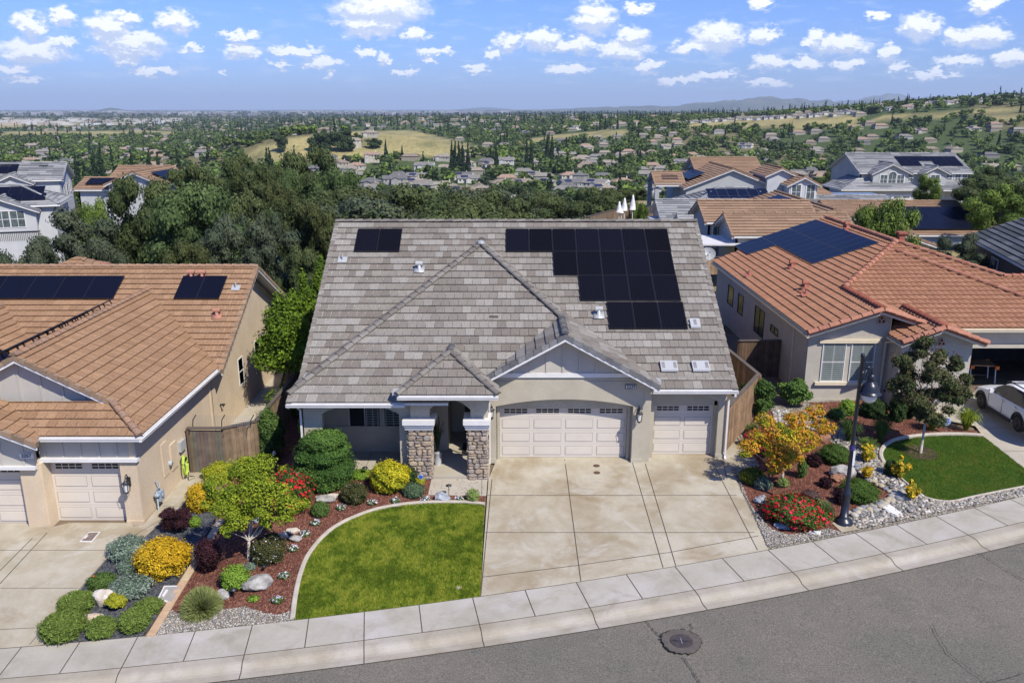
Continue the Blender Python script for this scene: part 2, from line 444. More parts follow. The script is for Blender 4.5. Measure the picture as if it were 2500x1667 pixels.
# main driveway
bl = px((1103, 1370))[0][0]; br = px((1765, 1259))[0][0]
poly = px((1148, 1040), (1122, 1100)) + sidewalkline(bl, br) + px((1680, 1079), (1727, 1058), (1676, 978), (1655, 972), (1640, 1030))
hz = []
for a, b in (((1118, 1137), (1692, 1137)), ((1110, 1222), (1733, 1222)), ((1106, 1325), (1325, 1298)), ((1325, 1298), (1538, 1268)), ((1538, 1268), (1742, 1230)), ((1297, 1055), (1334, 1334)), ((1452, 1060), (1523, 1303)), ((1480, 1058), (1552, 1298)), ((1638, 1063), (1740, 1263)), ((1130, 1100), (1104, 1368)), ((1660, 1060), (1670, 1100))):
    hz.append(L2(a, b, .03))
sheet('driveway', poly, 0.0, M['drive'], label='stained concrete driveway in front of the double garage', lines=hz, lm=M['joint'])
sheet('side_path', px((1655, 1000), (1676, 978), (1664, 900), (1652, 850)), .003, M['path'], label='narrow concrete side path beside the garage corner')
# front walk and porch
sheet('front_path', px((1120, 1100), (1117, 1139), (983, 1137), (991, 1100)), .012, M['path'], label='small concrete walk before the stone porch pillars', lines=[L2((1107, 1100), (1106, 1138), .015)], lm=M['joint'])
mb = MB(); mb.box(-3.7, 28.7, -.25, -.85, 33.2, .0); mb.box(-7.5, 29.3, -.2, -3.7, 31.2, -.002)
mb.box(-5.6, 29.31, -.002, -5.585, 31.1, .002, 1)
tag(mb.build('porch_floor', [M['path'], M['joint']]), 'raised concrete porch slab under the entry arch', None, None, 'structure')
# left neighbour's driveway
poly = px((108, 1212), (160, 1200), (300, 1200), (306, 1208), (330, 1205), (430, 1085), (510, 1080), (500, 1110), (395, 1180), (330, 1235), (253, 1275), (138, 1405), (100, 1481))
poly += sidewalkline(px((100, 1481))[0][0], -24) + [(-24, 26.6), (-17, 26.6)]
sheet('driveway', poly, .0, M['drive'], label='pale concrete driveway before the tan house garages',
      lines=[L2((75, 1235), (0, 1310), .03), L2((108, 1223), (0, 1340), .03), L2((300, 1222), (68, 1479), .02), L2((0, 1263), (250, 1263), .02), L2((0, 1350), (180, 1350), .02), L2((0, 1445), (105, 1440), .02), L2((395, 1180), (310, 1228), .02), L2((372, 1162), (432, 1162), .015)], lm=M['joint'])
# planting beds
KC = [(1113, 1160), (1080, 1156), (1040, 1155), (960, 1157), (880, 1168), (820, 1187), (770, 1212), (735, 1242), (705, 1283), (688, 1328), (678, 1375), (672, 1423)]
mul = px((500, 1195), (470, 1240), (425, 1325), (380, 1380), (345, 1458))+sidewalkline(px((345, 1460))[0][0], px((674, 1428))[0][0])+px(*reversed(KC))+px((1117, 1102), (985, 1098), (935, 1085), (815, 1082), (700, 1075), (690, 950), (655, 900), (600, 960), (520, 1085))
sheet('mulch_bed', mul, .004, M['mulch'], label='reddish bark mulch bed round the curved lawn')
grv = px((395, 1402), (430, 1418), (500, 1402), (560, 1394), (610, 1408), (640, 1412), (674, 1403))+sidewalkline(px((674, 1428))[0][0], px((358, 1456))[0][0])
sheet('gravel_bed', grv, .012, M['gravel'], label='pale gravel strip between mulch and pavement left of the lawn')
sheet('gravel_bed', px((500, 1185), (345, 1440), (330, 1460))+sidewalkline(px((332, 1461))[0][0], px((100, 1481))[0][0])+px((138, 1405), (253, 1275), (330, 1235), (395, 1180), (440, 1140)), .004, M['dgravel'], label='dark slate gravel bed beside the tan house driveway')
lawn = px(*KC)+sidewalkline(px((680, 1422))[0][0], px((1103, 1370))[0][0])+px((1113, 1165))
sheet('lawn_soil', lawn, .02, M['lawn'], label='bright green lawn curving along the driveway')
# right garden
Z7 = lambda x, y: (1646.3+.3*x, 846.7+.3*y)
z7 = lambda *p: px(*[Z7(*q) for q in p])
rb = px((1765, 1259))[0][0]
sheet('gravel_bed', z7((90, 430), (270, 700), (105, 760), (390, 1368))+sidewalkline(rb, px((2352, 1139))[0][0])+z7((2352, 905), (1780, 1020), (1500, 900), (1250, 700), (1260, 600), (1400, 500), (1300, 200), (760, 255), (300, 300), (110, 400)), .004, M['gravel'], label='pale gravel bed of the right hand garden')
sheet('mulch_bed', z7((160, 420), (260, 640), (330, 740), (170, 790), (200, 940), (290, 1080), (420, 1230), (560, 1270), (700, 1255), (860, 1220), (960, 1250), (1010, 1130), (1090, 1060), (1200, 1010), (1320, 980), (1310, 930), (1180, 870), (1060, 740), (880, 560), (700, 420), (480, 330), (300, 330)), .014, M['mulch'], label='red mulch mound of the right hand garden')
sheet('mulch_bed', z7((700, 262), (1320, 240), (1560, 420), (2000, 480), (1990, 505), (1560, 515), (1350, 545), (1270, 600), (1180, 590), (1000, 470), (860, 400), (800, 300)), .014, M['mulch'], label='shaded mulch bed under the neighbour wall')
sheet('creek_bed', z7((430, 330), (520, 320), (800, 420), (960, 560), (1240, 620), (1230, 700), (1400, 860), (1560, 960), (1700, 1080), (1540, 1130), (1080, 1230), (1010, 1150), (1100, 1080), (1330, 990), (1330, 900), (1150, 840), (1020, 700), (880, 520), (640, 440), (440, 420)), .022, M['cobbles'], label='dry creek of rounded cobbles winding past the lamp post')
KR = [Z7(*q) for q in ((1280, 735), (1255, 680), (1262, 630), (1310, 580), (1400, 545), (1550, 522), (1700, 512), (1900, 512), (2040, 522))]
lw2 = px(*KR)+z7((2352, 765), (2600, 900), (2352, 905), (1780, 1022), (1600, 985), (1480, 900), (1420, 850))
sheet('lawn_soil', lw2, .03, M['lawn2'], label='darker green lawn beside the neighbour driveway')
sheet('driveway', z7((1540, 360), (1790, 240), (1900, 130))+[(21, 36.2), (27, 36.2), (27, 29.8)]+z7((2600, 900), (2352, 765), (2040, 522), (1980, 440)), .012, M['path'], label='concrete driveway under the white car', lines=[(*z7((1980, 460), (2352, 458)), .02), (*z7((2190, 632), (2352, 632)), .02)], lm=M['joint'])
sheet('lamp_footing', z7((880, 1185), (960, 1258), (1095, 1232), (1010, 1150)), .03, M['drive'], label='small concrete apron at the foot of the lamp post')
sheet('side_yard', px((430, 1085), (520, 1075), (640, 900), (655, 840), (610, 820), (515, 900)), .01, M['path'], label='concrete side yard behind the grey wooden gate')
# edgings
def curbline(name, pts, w, h, m, label, cat='edging', off=0., group=None):
    mb = MB(); P = [Vector((p[0], p[1])) for p in pts]; Q = []
    # resample smooth (Catmull-Rom)
    for i in range(len(P)-1):
        p0 = P[max(i-1, 0)]; p1 = P[i]; p2 = P[i+1]; p3 = P[min(i+2, len(P)-1)]
        for k in range(5):
            t = k/5; Q.append(.5*((2*p1)+(-p0+p2)*t+(2*p0-5*p1+4*p2-p3)*t*t+(-p0+3*p1-3*p2+p3)*t**3))
    Q.append(P[-1]); rows = []
    for i, q in enumerate(Q):
        d = (Q[min(i+1, len(Q)-1)]-Q[max(i-1, 0)]).normalized(); n = Vector((-d.y, d.x)); z = G(q.x, q.y)
        rows.append([(q.x+n.x*a*w/2, q.y+n.y*a*w/2, z+off+b*h) for a, b in ((-1, -.5), (-1, .75), (-.6, 1), (.6, 1), (1, .75), (1, -.5))])
    for a, b in zip(rows, rows[1:]):
        for k in range(5): mb.face([a[k], a[k+1], b[k+1], b[k]])
    mb.face(rows[0]); mb.face(rows[-1])
    return tag(mb.build(name, m), label, cat, group)
curbline('lawn_edging', px(*KC), .15, .1, M['edging'], 'curved concrete kerb round the bright lawn by the driveway')
curbline('lawn_edging', px(*KR), .16, .13, M['edging'], 'curved concrete kerb round the back of the darker lawn')
curbline('lawn_edging', z7((1285, 720), (1420, 850), (1530, 940), (1600, 990), (1780, 1020), (2000, 975), (2352, 905)), .08, .06, M['edging'], 'thin straight kerb between the darker lawn and river stones')
def clip_rect(poly, a0, a1, b0, b1):
    for ax, v, s in ((0, a0, 1), (0, a1, -1), (1, b0, 1), (1, b1, -1)):
        out = []; n = len(poly)
        for i in range(n):
            p = poly[i-1]; q = poly[i]; dp = s*(p[ax]-v); dq = s*(q[ax]-v)
            if (dp >= 0) != (dq >= 0):
                t = dp/(dp-dq); out.append((p[0]+(q[0]-p[0])*t, p[1]+(q[1]-p[1])*t))
            if dq >= 0: out.append(q)
        poly = out
        if len(poly) < 3: return []
    return poly
def area2(p): return abs(sum(p[i-1][0]*p[i][1]-p[i][0]*p[i-1][1] for i in range(len(p))))/2
def tiles(mb, poly, course=.415, width=.35, thick=.05, cols=((.3, .3, .3),), barrel=0, seed=1, stag=.5, clump=.38, deck=.14, fascia=1, sub=4):
    """real roofing tiles in courses over a planar polygon; one colour per tile, its laid edge darkened to add to the shadow it casts"""
    rr = random.Random(seed)
    P = [Vector(p) for p in poly]
    n = Vector((0, 0, 0))
    for i in range(len(P)): n += P[i-1].cross(P[i])
    n.normalize()
    if n.z < 0: n = -n
    h = Vector((-n.y, n.x, 0)).normalized(); u = n.cross(h).normalized()
    if u.z < 0: u = -u; h = -h
    o = P[0]; L = [((p-o).dot(h), (p-o).dot(u)) for p in P]
    a0 = min(p[0] for p in L); a1 = max(p[0] for p in L); b0 = min(p[1] for p in L); b1 = max(p[1] for p in L)
    k = 0; b = b0
    while b < b1-.01:
        a = a0-(width*stag if k % 2 else 0)-.001; last = None
        strip = clip_rect(L, a0-1, a1+1, b, b+course)
        if strip:
            s0 = min(p[0] for p in strip); s1 = max(p[0] for p in strip)
            while a < s1:
                if a+width > s0:
                    if last is None or rr.random() > clump: last = rr.choice(cols)
                    j = rr.uniform(.93, 1.07); c = tuple(x*j for x in last)
                    ns = sub if barrel else 1; w = width/ns
                    jit = rr.uniform(-.004, .004)
                    for q in range(ns):
                        cl = clip_rect(strip, a+q*w, a+(q+1)*w-(0 if barrel else .011), b, b+course)
                        if len(cl) < 3 or area2(cl) < 2e-4: continue
                        def lift(p):
                            z_ = thick*(1-(p[1]-b)/course)+.012+jit
                            if barrel: z_ += barrel*abs(math.sin(math.pi*min(1, max(0, (p[0]-a)/width))))
                            return z_
                        W = [o+h*p[0]+u*p[1]+n*lift(p) for p in cl]
                        mb.face(W, 0, c)
                        for i in range(len(cl)):
                            p, r_ = cl[i-1], cl[i]
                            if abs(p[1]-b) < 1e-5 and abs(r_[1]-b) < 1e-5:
                                mb.face([W[i-1], W[i], o+h*r_[0]+u*r_[1]-n*.005, o+h*p[0]+u*p[1]-n*.005], 0, tuple(x*.8 for x in c))  # laid edge: shade put into a darker tile colour
                a += width
        b += course; k += 1
    if deck:
        mb.hexa([p+Vector((0, 0, -deck)) for p in P], [p-n*.004 for p in P], fascia)
def caps(mb, p0, p1, r=.13, seg=.40, cols=((.3, .3, .3),), seed=3, lift=.03, n=7):
    """overlapping ridge tiles from the low end p0 to the high end p1"""
    rr = random.Random(seed); p0 = Vector(p0); p1 = Vector(p1); d = p1-p0; Ln = d.length
    if Ln < .05: return
    d.normalize(); s = d.cross(Vector((0, 0, 1))).normalized(); u = s.cross(d).normalized(); K = max(1, int(round(Ln/seg)))
    for k in range(K):
        a = p0+d*Ln*k/K; b = p0+d*Ln*(k+1.12 if k < K-1 else k+1)/K
        c = rr.choice(cols); j = rr.uniform(.9, 1.1); c = tuple(x*j for x in c)
        def ring(p, r_, lf): return [p+s*math.cos(t)*r_+u*(math.sin(t)*r_*.75+lf) for t in [math.pi*i/(n-1) for i in range(n)]]
        A = ring(a, r*1.08, lift+.02); B = ring(b, r*.92, lift-.005)
        for i in range(n-1): mb.face([A[i], A[i+1], B[i+1], B[i]], 0, c)
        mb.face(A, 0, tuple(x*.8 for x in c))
def rakes(mb, p0, p1, out, w=.17, drop=.13, seg=.36, cols=((.3,)*3,), seed=5, fw=.05, fh=.16, fm=1):
    """rake tiles folded over the verge from eave p0 to peak p1, plus the barge board under them; out = outward horizontal dir"""
    rr = random.Random(seed); p0 = Vector(p0); p1 = Vector(p1); d = p1-p0; Ln = d.length; d.normalize(); o = Vector(out)
    s = d.cross(o).normalized(); s = s if s.z > 0 else -s; K = max(1, int(round(Ln/seg)))
    for k in range(K):
        a = p0+d*Ln*k/K; b = p0+d*Ln*(k+1.08)/K; c = rr.choice(cols); j = rr.uniform(.88, 1.08); c = tuple(x*j for x in c)
        la, lb = .055, .03
        A = [a-o*w+s*la, a+o*.03+s*la, a+o*.03-Vector((0, 0, drop))]; B = [b-o*w+s*lb, b+o*.01+s*lb, b+o*.01-Vector((0, 0, drop))]
        mb.face([A[0], A[1], B[1], B[0]], 0, c); mb.face([A[1], A[2], B[2], B[1]], 0, c); mb.face([A[0], A[1], A[2], a-o*w-Vector((0, 0, drop))], 0, tuple(x*.8 for x in c))
    q = Vector((0, 0, -drop-fh+.06))
    mb.hexa([p0-o*.01+q, p1-o*.01+q, p1-o*(.01+fw)+q, p0-o*(.01+fw)+q], [v+Vector((0, 0, fh)) for v in (p0-o*.01+q, p1-o*.01+q, p1-o*(.01+fw)+q, p0-o*(.01+fw)+q)], fm)
def gutter(mb, p0, p1, out, h=.13, w=.13, m=0):
    p0 = Vector(p0); p1 = Vector(p1); o = Vector(out); z = Vector((0, 0, 1))
    pr = [(0, -.03), (.0, -h-.02), (w*.75, -h-.02), (w*.86, -h*.55), (w, -h*.45), (w, -.035), (w-.02, -.035), (w-.03, -.1), (.02, -.1), (.02, -.03)]
    A = [p0+o*a+z*b for a, b in pr]; B = [p1+o*a+z*b for a, b in pr]
    for i in range(len(pr)): mb.face([A[i-1], A[i], B[i], B[i-1]], m)
    mb.face(A, m); mb.face(B, m)
def panel_set(parent, name_, o, a, b, nx_, ny_, w, l, m, lift=.11, gap=.012, seed=0, skip=()):
    """photovoltaic modules: o = lower-left corner on the roof, a = unit along the eave, b = unit up the slope"""
    a = Vector(a).normalized(); b = Vector(b).normalized(); n = a.cross(b).normalized()
    if n.z < 0: n = -n
    o = Vector(o); first = None
    mb = MB(); c = [Vector((0, 0, 0)), a*(w-gap), a*(w-gap)+b*(l-gap), b*(l-gap)]
    mb.hexa([p+n*(lift-.035) for p in c], [p+n*lift for p in c], 1)
    i_ = [a*.02+b*.02, a*(w-gap-.02)+b*.02, a*(w-gap-.02)+b*(l-gap-.02), a*.02+b*(l-gap-.02)]
    mb.face([p+n*(lift+.003) for p in i_], 0)
    for fx in (.2, .8): # feet
        for fy in (.08, .9):
            p = a*w*fx+b*l*fy; mb.beam(p, p+n*(lift-.03), .04, .04, 1)
    for k in range(nx_):
        for r_ in range(ny_):
            if (k, r_) in skip: continue
            loc = o+a*w*k+b*l*r_
            if first is None: first = mb.build(name_, m, parent, loc=loc)
            else: link(name_, first.data, parent, loc)
    return first
def pvmat(name, c1, c2, line, ax=0, sc_=9., sp=.06):
    m, t, b = nt_new(name); b.inputs['Roughness'].default_value = .32; b.inputs['Specular IOR Level'].default_value = sp
    tc = N(t, 'ShaderNodeTexCoord'); s = N(t, 'ShaderNodeSeparateXYZ'); t.links.new(tc.outputs['Object'], s.inputs[0])
    w = N(t, 'ShaderNodeMath', operation='MULTIPLY'); t.links.new(s.outputs[ax], w.inputs[0]); w.inputs[1].default_value = sc_
    fr = N(t, 'ShaderNodeMath', operation='FRACT'); t.links.new(w.outputs[0], fr.inputs[0])
    gt = N(t, 'ShaderNodeMath', operation='GREATER_THAN'); t.links.new(fr.outputs[0], gt.inputs[0]); gt.inputs[1].default_value = .9
    oi = N(t, 'ShaderNodeObjectInfo')
    c = mixc(t, oi.outputs['Random'], c1, c2); c = mixc(t, gt.outputs[0], c, line)
    t.links.new(c, b.inputs['Base Color']); return m
M['pv'] = [pvmat('black_solar_cells', (.004, .0042, .007), (.006, .0065, .013), (.020, .019, .024), 0, 9., .02), mat('black_frame', (.014, .014, .016), None, rough=.35, spec=.5)]
M['pvb'] = [pvmat('blue_solar_cells', (.006, .010, .028), (.008, .013, .036), (.011, .015, .036), 1, 3., .04), mat('grey_frame', (.055, .06, .075), None, rough=.35, spec=.6)]
M['pvl'] = [pvmat('navy_solar_cells', (.005, .006, .014), (.006, .0075, .018), (.008, .0095, .02), 0, 6.), M['pv'][1]]
M['tile_m'] = mat('roof_tile_greybrown', (1, 1, 1), rough=.9, bs=40, bstr=.35, bd=.008, attr=True, fine=(26, .35), spec=.12)
M['tile_l'] = mat('roof_tile_tan', (1, 1, 1), rough=.9, bs=40, bstr=.3, bd=.006, attr=True, fine=(22, .35), spec=.12)
M['tile_r'] = mat('roof_tile_terracotta', (1, 1, 1), rough=.85, bs=40, bstr=.25, bd=.006, attr=True, fine=(16, .3), spec=.15)
TC_M = [(.208, .189, .163), (.185, .165, .142), (.232, .214, .188), (.166, .146, .125), (.20, .181, .156), (.252, .235, .208)]
CAP_M = [(.165, .15, .132), (.14, .125, .112), (.19, .175, .155)]
RAKE_M = [(.15, .15, .15), (.19, .19, .19), (.125, .125, .13)]
TC_L = [(.29, .176, .102), (.276, .166, .096), (.30, .184, .108), (.265, .159, .092)]
CAP_L = [(.27, .175, .12), (.30, .185, .12)]
TC_R = [(.30, .15, .088), (.31, .157, .093), (.285, .142, .083)]
CAP_R = [(.35, .17, .11), (.28, .12, .08), (.32, .145, .095)]
# ---------- reusable fittings ----------
def garage_door(parent, x0, x1, y, z0, z1, cols, rows, mt, glass=True, name='garage_door'):
    mb = MB(); mb.box(x0, y, z0, x1, y+.05, z1)
    w = (x1-x0)/cols; h = (z1-z0)/rows
    for r_ in range(rows):
        zb = z0+r_*h
        if r_: mb.box(x0, y-.002, zb-.004, x1, y+.001, zb+.004, 1)
        for c_ in range(cols):
            xa = x0+c_*w+w*.075; xb = x0+(c_+1)*w-w*.075; za = zb+h*.19; zd = zb+h*.81
            if r_ == rows-1: continue
            # recessed groove and raised field
            for (p, q, s, t_) in ((xa-.02, za-.02, xb+.02, za), (xa-.02, zd, xb+.02, zd+.02), (xa-.02, za, xa, zd), (xb, za, xb+.02, zd)): mb.box(p, y-.003, q, s, y-.0005, t_, 1)
            mb.box(xa+.015, y-.012, za+.015, xb-.015, y, zd-.015)
    d = mb.build(name, [mt, M['groove']], parent)
    if glass:
        for c_ in range(cols):
            xa = x0+c_*w+w*.13; xb = x0+(c_+1)*w-w*.13; za = z1-h*.72; zd = z1-h*.36
            m2 = MB(); m2.box(xa, y-.006, za, xb, y-.001, zd)
            for k in range(5): X_ = xa+(xb-xa)*k/4; m2.box(X_-.012, y-.014, za-.02, X_+.012, y-.007, zd+.02, 1)
            for k in range(3): Z_ = za+(zd-za)*k/2; m2.box(xa-.02, y-.0155, Z_-.012, xb+.02, y-.0075, Z_+.012, 1)
            m2.build('door_window', [M['glass'], mt], d)
    return d
M['groove'] = mat('door_groove', (.36, .33, .31), None, rough=.6)
def window(parent, x0, x1, y, z0, z1, frame=.05, muntin=0, sash=True, fm=None, gm=None, shut=False, axis='y', name='window', d=-1):
    """window facing -Y (axis y) or +/-X (axis x, then y is the plane x and x0..x1 run along Y)"""
    fm = fm or M['white']; gm = gm or M['glass']; mb = MB(); pn = MB()
    def bx(m, a0, o0, b0, a1, o1, b1, mi=0):
        if axis == 'y': m.box(a0, y+min(o0*d*-1, o1*d*-1), b0, a1, y+max(o0*d*-1, o1*d*-1), b1, mi)
        else: m.box(y+min(o0*-d, o1*-d), a0, b0, y+max(o0*-d, o1*-d), a1, b1, mi)
    f = frame
    bx(mb, x0-f, -.03, z0-f, x1+f, .02, z0); bx(mb, x0-f, -.03, z1, x1+f, .02, z1+f)
    bx(mb, x0-f, -.03, z0, x0, .02, z1); bx(mb, x1, -.03, z0, x1+f, .02, z1)
    if sash: zm = (z0+z1)/2; bx(mb, x0, -.022, zm-.02, x1, .01, zm+.02)
    for k in range(muntin): X_ = x0+(x1-x0)*(k+1)/(muntin+1); bx(mb, X_-.02, -.02, z0, X_+.02, .012, z1)
    w = mb.build(name, fm, parent)
    bx(pn, x0, .0, z0, x1, .015, z1)
    if shut:
        n_ = int((z1-z0)/.09)
        for k in range(n_):
            Z_ = z0+(z1-z0)*(k+.5)/n_; bx(pn, x0+.05, -.004, Z_-.026, x1-.05, -.0005, Z_+.016, 1)
        xm = (x0+x1)/2; bx(pn, xm-.035, -.006, z0, xm+.035, -.0045, z1, 1); bx(pn, x0, -.006, z0, x0+.05, -.0045, z1, 1); bx(pn, x1-.05, -.006, z0, x1, -.0045, z1, 1)
    pn.build('window_pane', [gm, M['shutter']], w)
    return w
def lantern(parent, x, y, z, k=1., name='wall_lantern'):
    mb = MB(); mb.box(x-.05*k, y, z-.1*k, x+.05*k, y+.04, z+.16*k); mb.tube([(x, y+.02, z+.12*k), (x, y-.08*k, z+.28*k), (x, y-.17*k, z+.24*k), (x, y-.17*k, z+.16*k)], .015*k, 6)
    c = (x, y-.17*k)
    for a, b in ((-1, -1), (1, -1), (1, 1), (-1, 1)): mb.beam((c[0]+a*.06*k, c[1]+b*.06*k, z-.22*k), (c[0]+a*.09*k, c[1]+b*.09*k, z+.08*k), .015, .015)
    mb.lathe([(.0, .17), (.03, .16), (.09, .1), (.135, .07), (.13, .055)], *c, z-.0, 8); mb.lathe([(.085, -.24), (.07, -.27), (.02, -.33), (.0, -.34)], *c, z, 8)
    o = mb.build(name, M['black'], parent); g_ = MB(); g_.lathe([(.05*k, -.22*k), (.07*k, .06*k)], *c, z, 8); g_.build('lantern_glass', M['globe'], o); return o
def text(parent, s, loc, size, m, name='house_number', rot=(R(90), 0, 0), ext=.006, align='CENTER', sx=1.):
    cu = bpy.data.curves.new(name, 'FONT'); cu.body = s; cu.size = size; cu.extrude = ext; cu.align_x = align; cu.align_y = 'CENTER'
    cu.offset = size*.02
    ob = bpy.data.objects.new(name, cu); COL.objects.link(ob); bpy.context.view_layer.update()
    me = bpy.data.meshes.new_from_object(ob.evaluated_get(bpy.context.evaluated_depsgraph_get())); bpy.data.objects.remove(ob)
    me.materials.clear(); me.materials.append(m); o = link(name, me, parent, loc); o.rotation_euler = rot; o.scale = (sx, 1, 1); return o
def downspout(parent, pts, w=.07, m=None):
    mb = MB()
    for a, b in zip(pts, pts[1:]): mb.beam(a, b, w, w*.8, 0, up=(0, 1, 0) if abs(a[2]-b[2]) > abs(a[1]-b[1]) else (0, 0, 1))
    return mb.build('downspout', m or M['white'], parent)
def arch_wall(mb, x0, x1, z0, z1, y0, y1, ox0, ox1, oz, rise, m=0, n=14):
    """wall slab facing -Y between x0..x1 with a segmental-arched opening ox0..ox1 whose springing is at oz"""
    pts = []
    for k in range(n+1):
        t = k/n; x = ox0+(ox1-ox0)*t; pts.append((x, oz+rise*(1-(2*t-1)**2)))
    mb.box(x0, y0, z0, ox0, y1, z1, m); mb.box(ox1, y0, z0, x1, y1, z1, m)
    for (xa, za), (xb, zb) in zip(pts, pts[1:]):
        lo = [(xa, y0, za), (xb, y0, zb), (xb, y1, zb), (xa, y1, za)]
        mb.hexa(lo, [(xa, y0, z1), (xb, y0, z1), (xb, y1, z1), (xa, y1, z1)], m)
# ================= the grey-roofed house in the centre =================
H1 = empty('bungalow', (0, 30, 0), 0, 'single storey greige stucco house with grey brown tiled roof and stepped black solar panels', 'house')
def P1(x, y, z): return (x, y-30, z)
def off(mb):  # shift world coordinates into the house frame
    mb.v = [(a, b-30, c) for a, b, c in mb.v]; return mb
zA = lambda y: 8.2-.6*(38.5-y)
zB = lambda y: 8.2-.6*(37.0-y)
zD = lambda x: 7.54-.693*(x+1.34)
zg = lambda x: 5.26-.555*(x-1.95)
zgl = lambda x: 5.26-.555*(1.95-x)
rf = MB()
XL, XR = -8.1, 8.5
ye = 38.5-(8.2-3.02)/.6
A_poly = [(5.45, 30.38, zA(30.38)), (XR, 30.38, zA(30.38)), (XR, 38.5, 8.2), (XL, 38.5, 8.2), (XL, 30.27, zA(30.27)), (-1.34, 37.4, zA(37.4)), (1.95, 33.6, zA(33.6))]
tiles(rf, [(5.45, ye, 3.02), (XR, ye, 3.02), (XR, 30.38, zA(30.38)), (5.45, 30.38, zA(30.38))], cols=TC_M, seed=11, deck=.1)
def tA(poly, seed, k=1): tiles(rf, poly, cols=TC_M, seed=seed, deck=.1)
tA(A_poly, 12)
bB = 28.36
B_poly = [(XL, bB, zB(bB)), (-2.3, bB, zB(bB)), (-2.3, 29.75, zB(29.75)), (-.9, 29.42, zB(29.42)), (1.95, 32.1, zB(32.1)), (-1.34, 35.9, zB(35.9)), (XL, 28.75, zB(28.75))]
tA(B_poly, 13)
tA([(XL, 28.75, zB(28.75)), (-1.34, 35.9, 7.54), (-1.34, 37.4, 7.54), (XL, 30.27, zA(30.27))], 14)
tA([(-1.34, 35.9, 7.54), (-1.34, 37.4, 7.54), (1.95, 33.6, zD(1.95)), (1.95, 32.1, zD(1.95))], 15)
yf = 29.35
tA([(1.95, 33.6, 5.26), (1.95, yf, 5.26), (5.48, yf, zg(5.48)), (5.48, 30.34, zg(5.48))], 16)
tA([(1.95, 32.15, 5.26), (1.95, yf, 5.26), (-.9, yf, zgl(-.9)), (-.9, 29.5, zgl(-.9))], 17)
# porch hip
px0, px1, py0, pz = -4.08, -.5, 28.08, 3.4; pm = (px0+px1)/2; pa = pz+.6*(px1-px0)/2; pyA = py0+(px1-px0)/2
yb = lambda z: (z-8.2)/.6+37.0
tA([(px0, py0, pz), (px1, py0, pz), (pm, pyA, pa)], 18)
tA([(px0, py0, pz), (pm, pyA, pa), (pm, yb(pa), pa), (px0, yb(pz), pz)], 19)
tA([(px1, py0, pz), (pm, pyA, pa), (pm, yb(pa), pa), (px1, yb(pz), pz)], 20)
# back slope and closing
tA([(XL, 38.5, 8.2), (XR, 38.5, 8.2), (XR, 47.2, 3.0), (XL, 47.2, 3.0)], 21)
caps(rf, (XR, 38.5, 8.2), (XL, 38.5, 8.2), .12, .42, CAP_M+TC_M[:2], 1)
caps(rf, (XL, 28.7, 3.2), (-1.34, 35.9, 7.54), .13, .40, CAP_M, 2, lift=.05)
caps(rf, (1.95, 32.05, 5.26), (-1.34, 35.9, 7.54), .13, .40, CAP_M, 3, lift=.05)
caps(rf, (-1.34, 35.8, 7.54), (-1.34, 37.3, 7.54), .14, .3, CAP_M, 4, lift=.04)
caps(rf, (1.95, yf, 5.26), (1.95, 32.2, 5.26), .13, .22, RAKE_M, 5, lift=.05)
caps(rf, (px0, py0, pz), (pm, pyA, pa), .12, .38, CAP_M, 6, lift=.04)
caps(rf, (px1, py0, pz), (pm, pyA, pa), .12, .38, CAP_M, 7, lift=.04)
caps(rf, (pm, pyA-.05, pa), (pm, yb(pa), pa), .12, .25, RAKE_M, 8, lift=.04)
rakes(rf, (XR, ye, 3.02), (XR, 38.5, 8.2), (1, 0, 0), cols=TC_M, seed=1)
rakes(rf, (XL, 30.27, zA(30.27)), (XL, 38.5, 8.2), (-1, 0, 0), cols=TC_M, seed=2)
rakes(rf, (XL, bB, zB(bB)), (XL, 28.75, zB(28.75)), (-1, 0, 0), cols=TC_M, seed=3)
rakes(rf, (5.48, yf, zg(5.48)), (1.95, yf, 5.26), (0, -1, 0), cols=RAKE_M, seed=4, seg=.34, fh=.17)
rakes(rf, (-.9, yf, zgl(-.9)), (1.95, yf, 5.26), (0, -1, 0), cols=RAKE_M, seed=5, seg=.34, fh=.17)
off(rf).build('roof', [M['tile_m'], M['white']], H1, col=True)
gt = MB()
gutter(gt, (5.3, ye, 3.02), (XR+.03, ye, 3.02), (0, -1, 0)); gutter(gt, (XL-.03, bB, zB(bB)), (-3.86, bB, zB(bB)), (0, -1, 0)); gutter(gt, (px0, py0, pz), (px1+.02, py0, pz), (0, -1, 0))
build_each(off(gt), 'gutter', M['white'], H1)
fl = MB()
for (x, y, z, w, d) in ((-4.1, 28.35, 3.42, .34, .4), (XL+.35, 30.1, 3.42, .2, .5), (5.5, 30.0, 3.28, .2, .4)): fl.box(x-w/2, y-d/2, z-.05, x+w/2, y+d/2, z+.09)
fl.lathe([(.17, 0), (.15, .1), (.05, .13), (0, .14)], -1.34, 35.8, 7.62, 8)
build_each(off(fl), 'flashing', M['vent'], H1)
# walls
wl = MB()
gz = 2.95
# garage front wall with arch: front y 29.95
wf, wr = 29.98, 30.30
arch_wall(wl, -.86, 4.98, 0, 3.30, wf, wr, -.62, 4.62, 2.30, .28)
wl.box(-.86, wr+.001, 2.10, 4.98, wr+.15, 3.3)   # lintel behind
wl.box(-.62, wr, 0, -.5, wr+.2, 2.45); wl.box(4.5, wr, 0, 4.62, wr+.2, 2.45)
# gable wall (stucco lower up to trim then siding)
wl.box(4.985, 30.0, 0, 5.30, 30.9, 3.35)
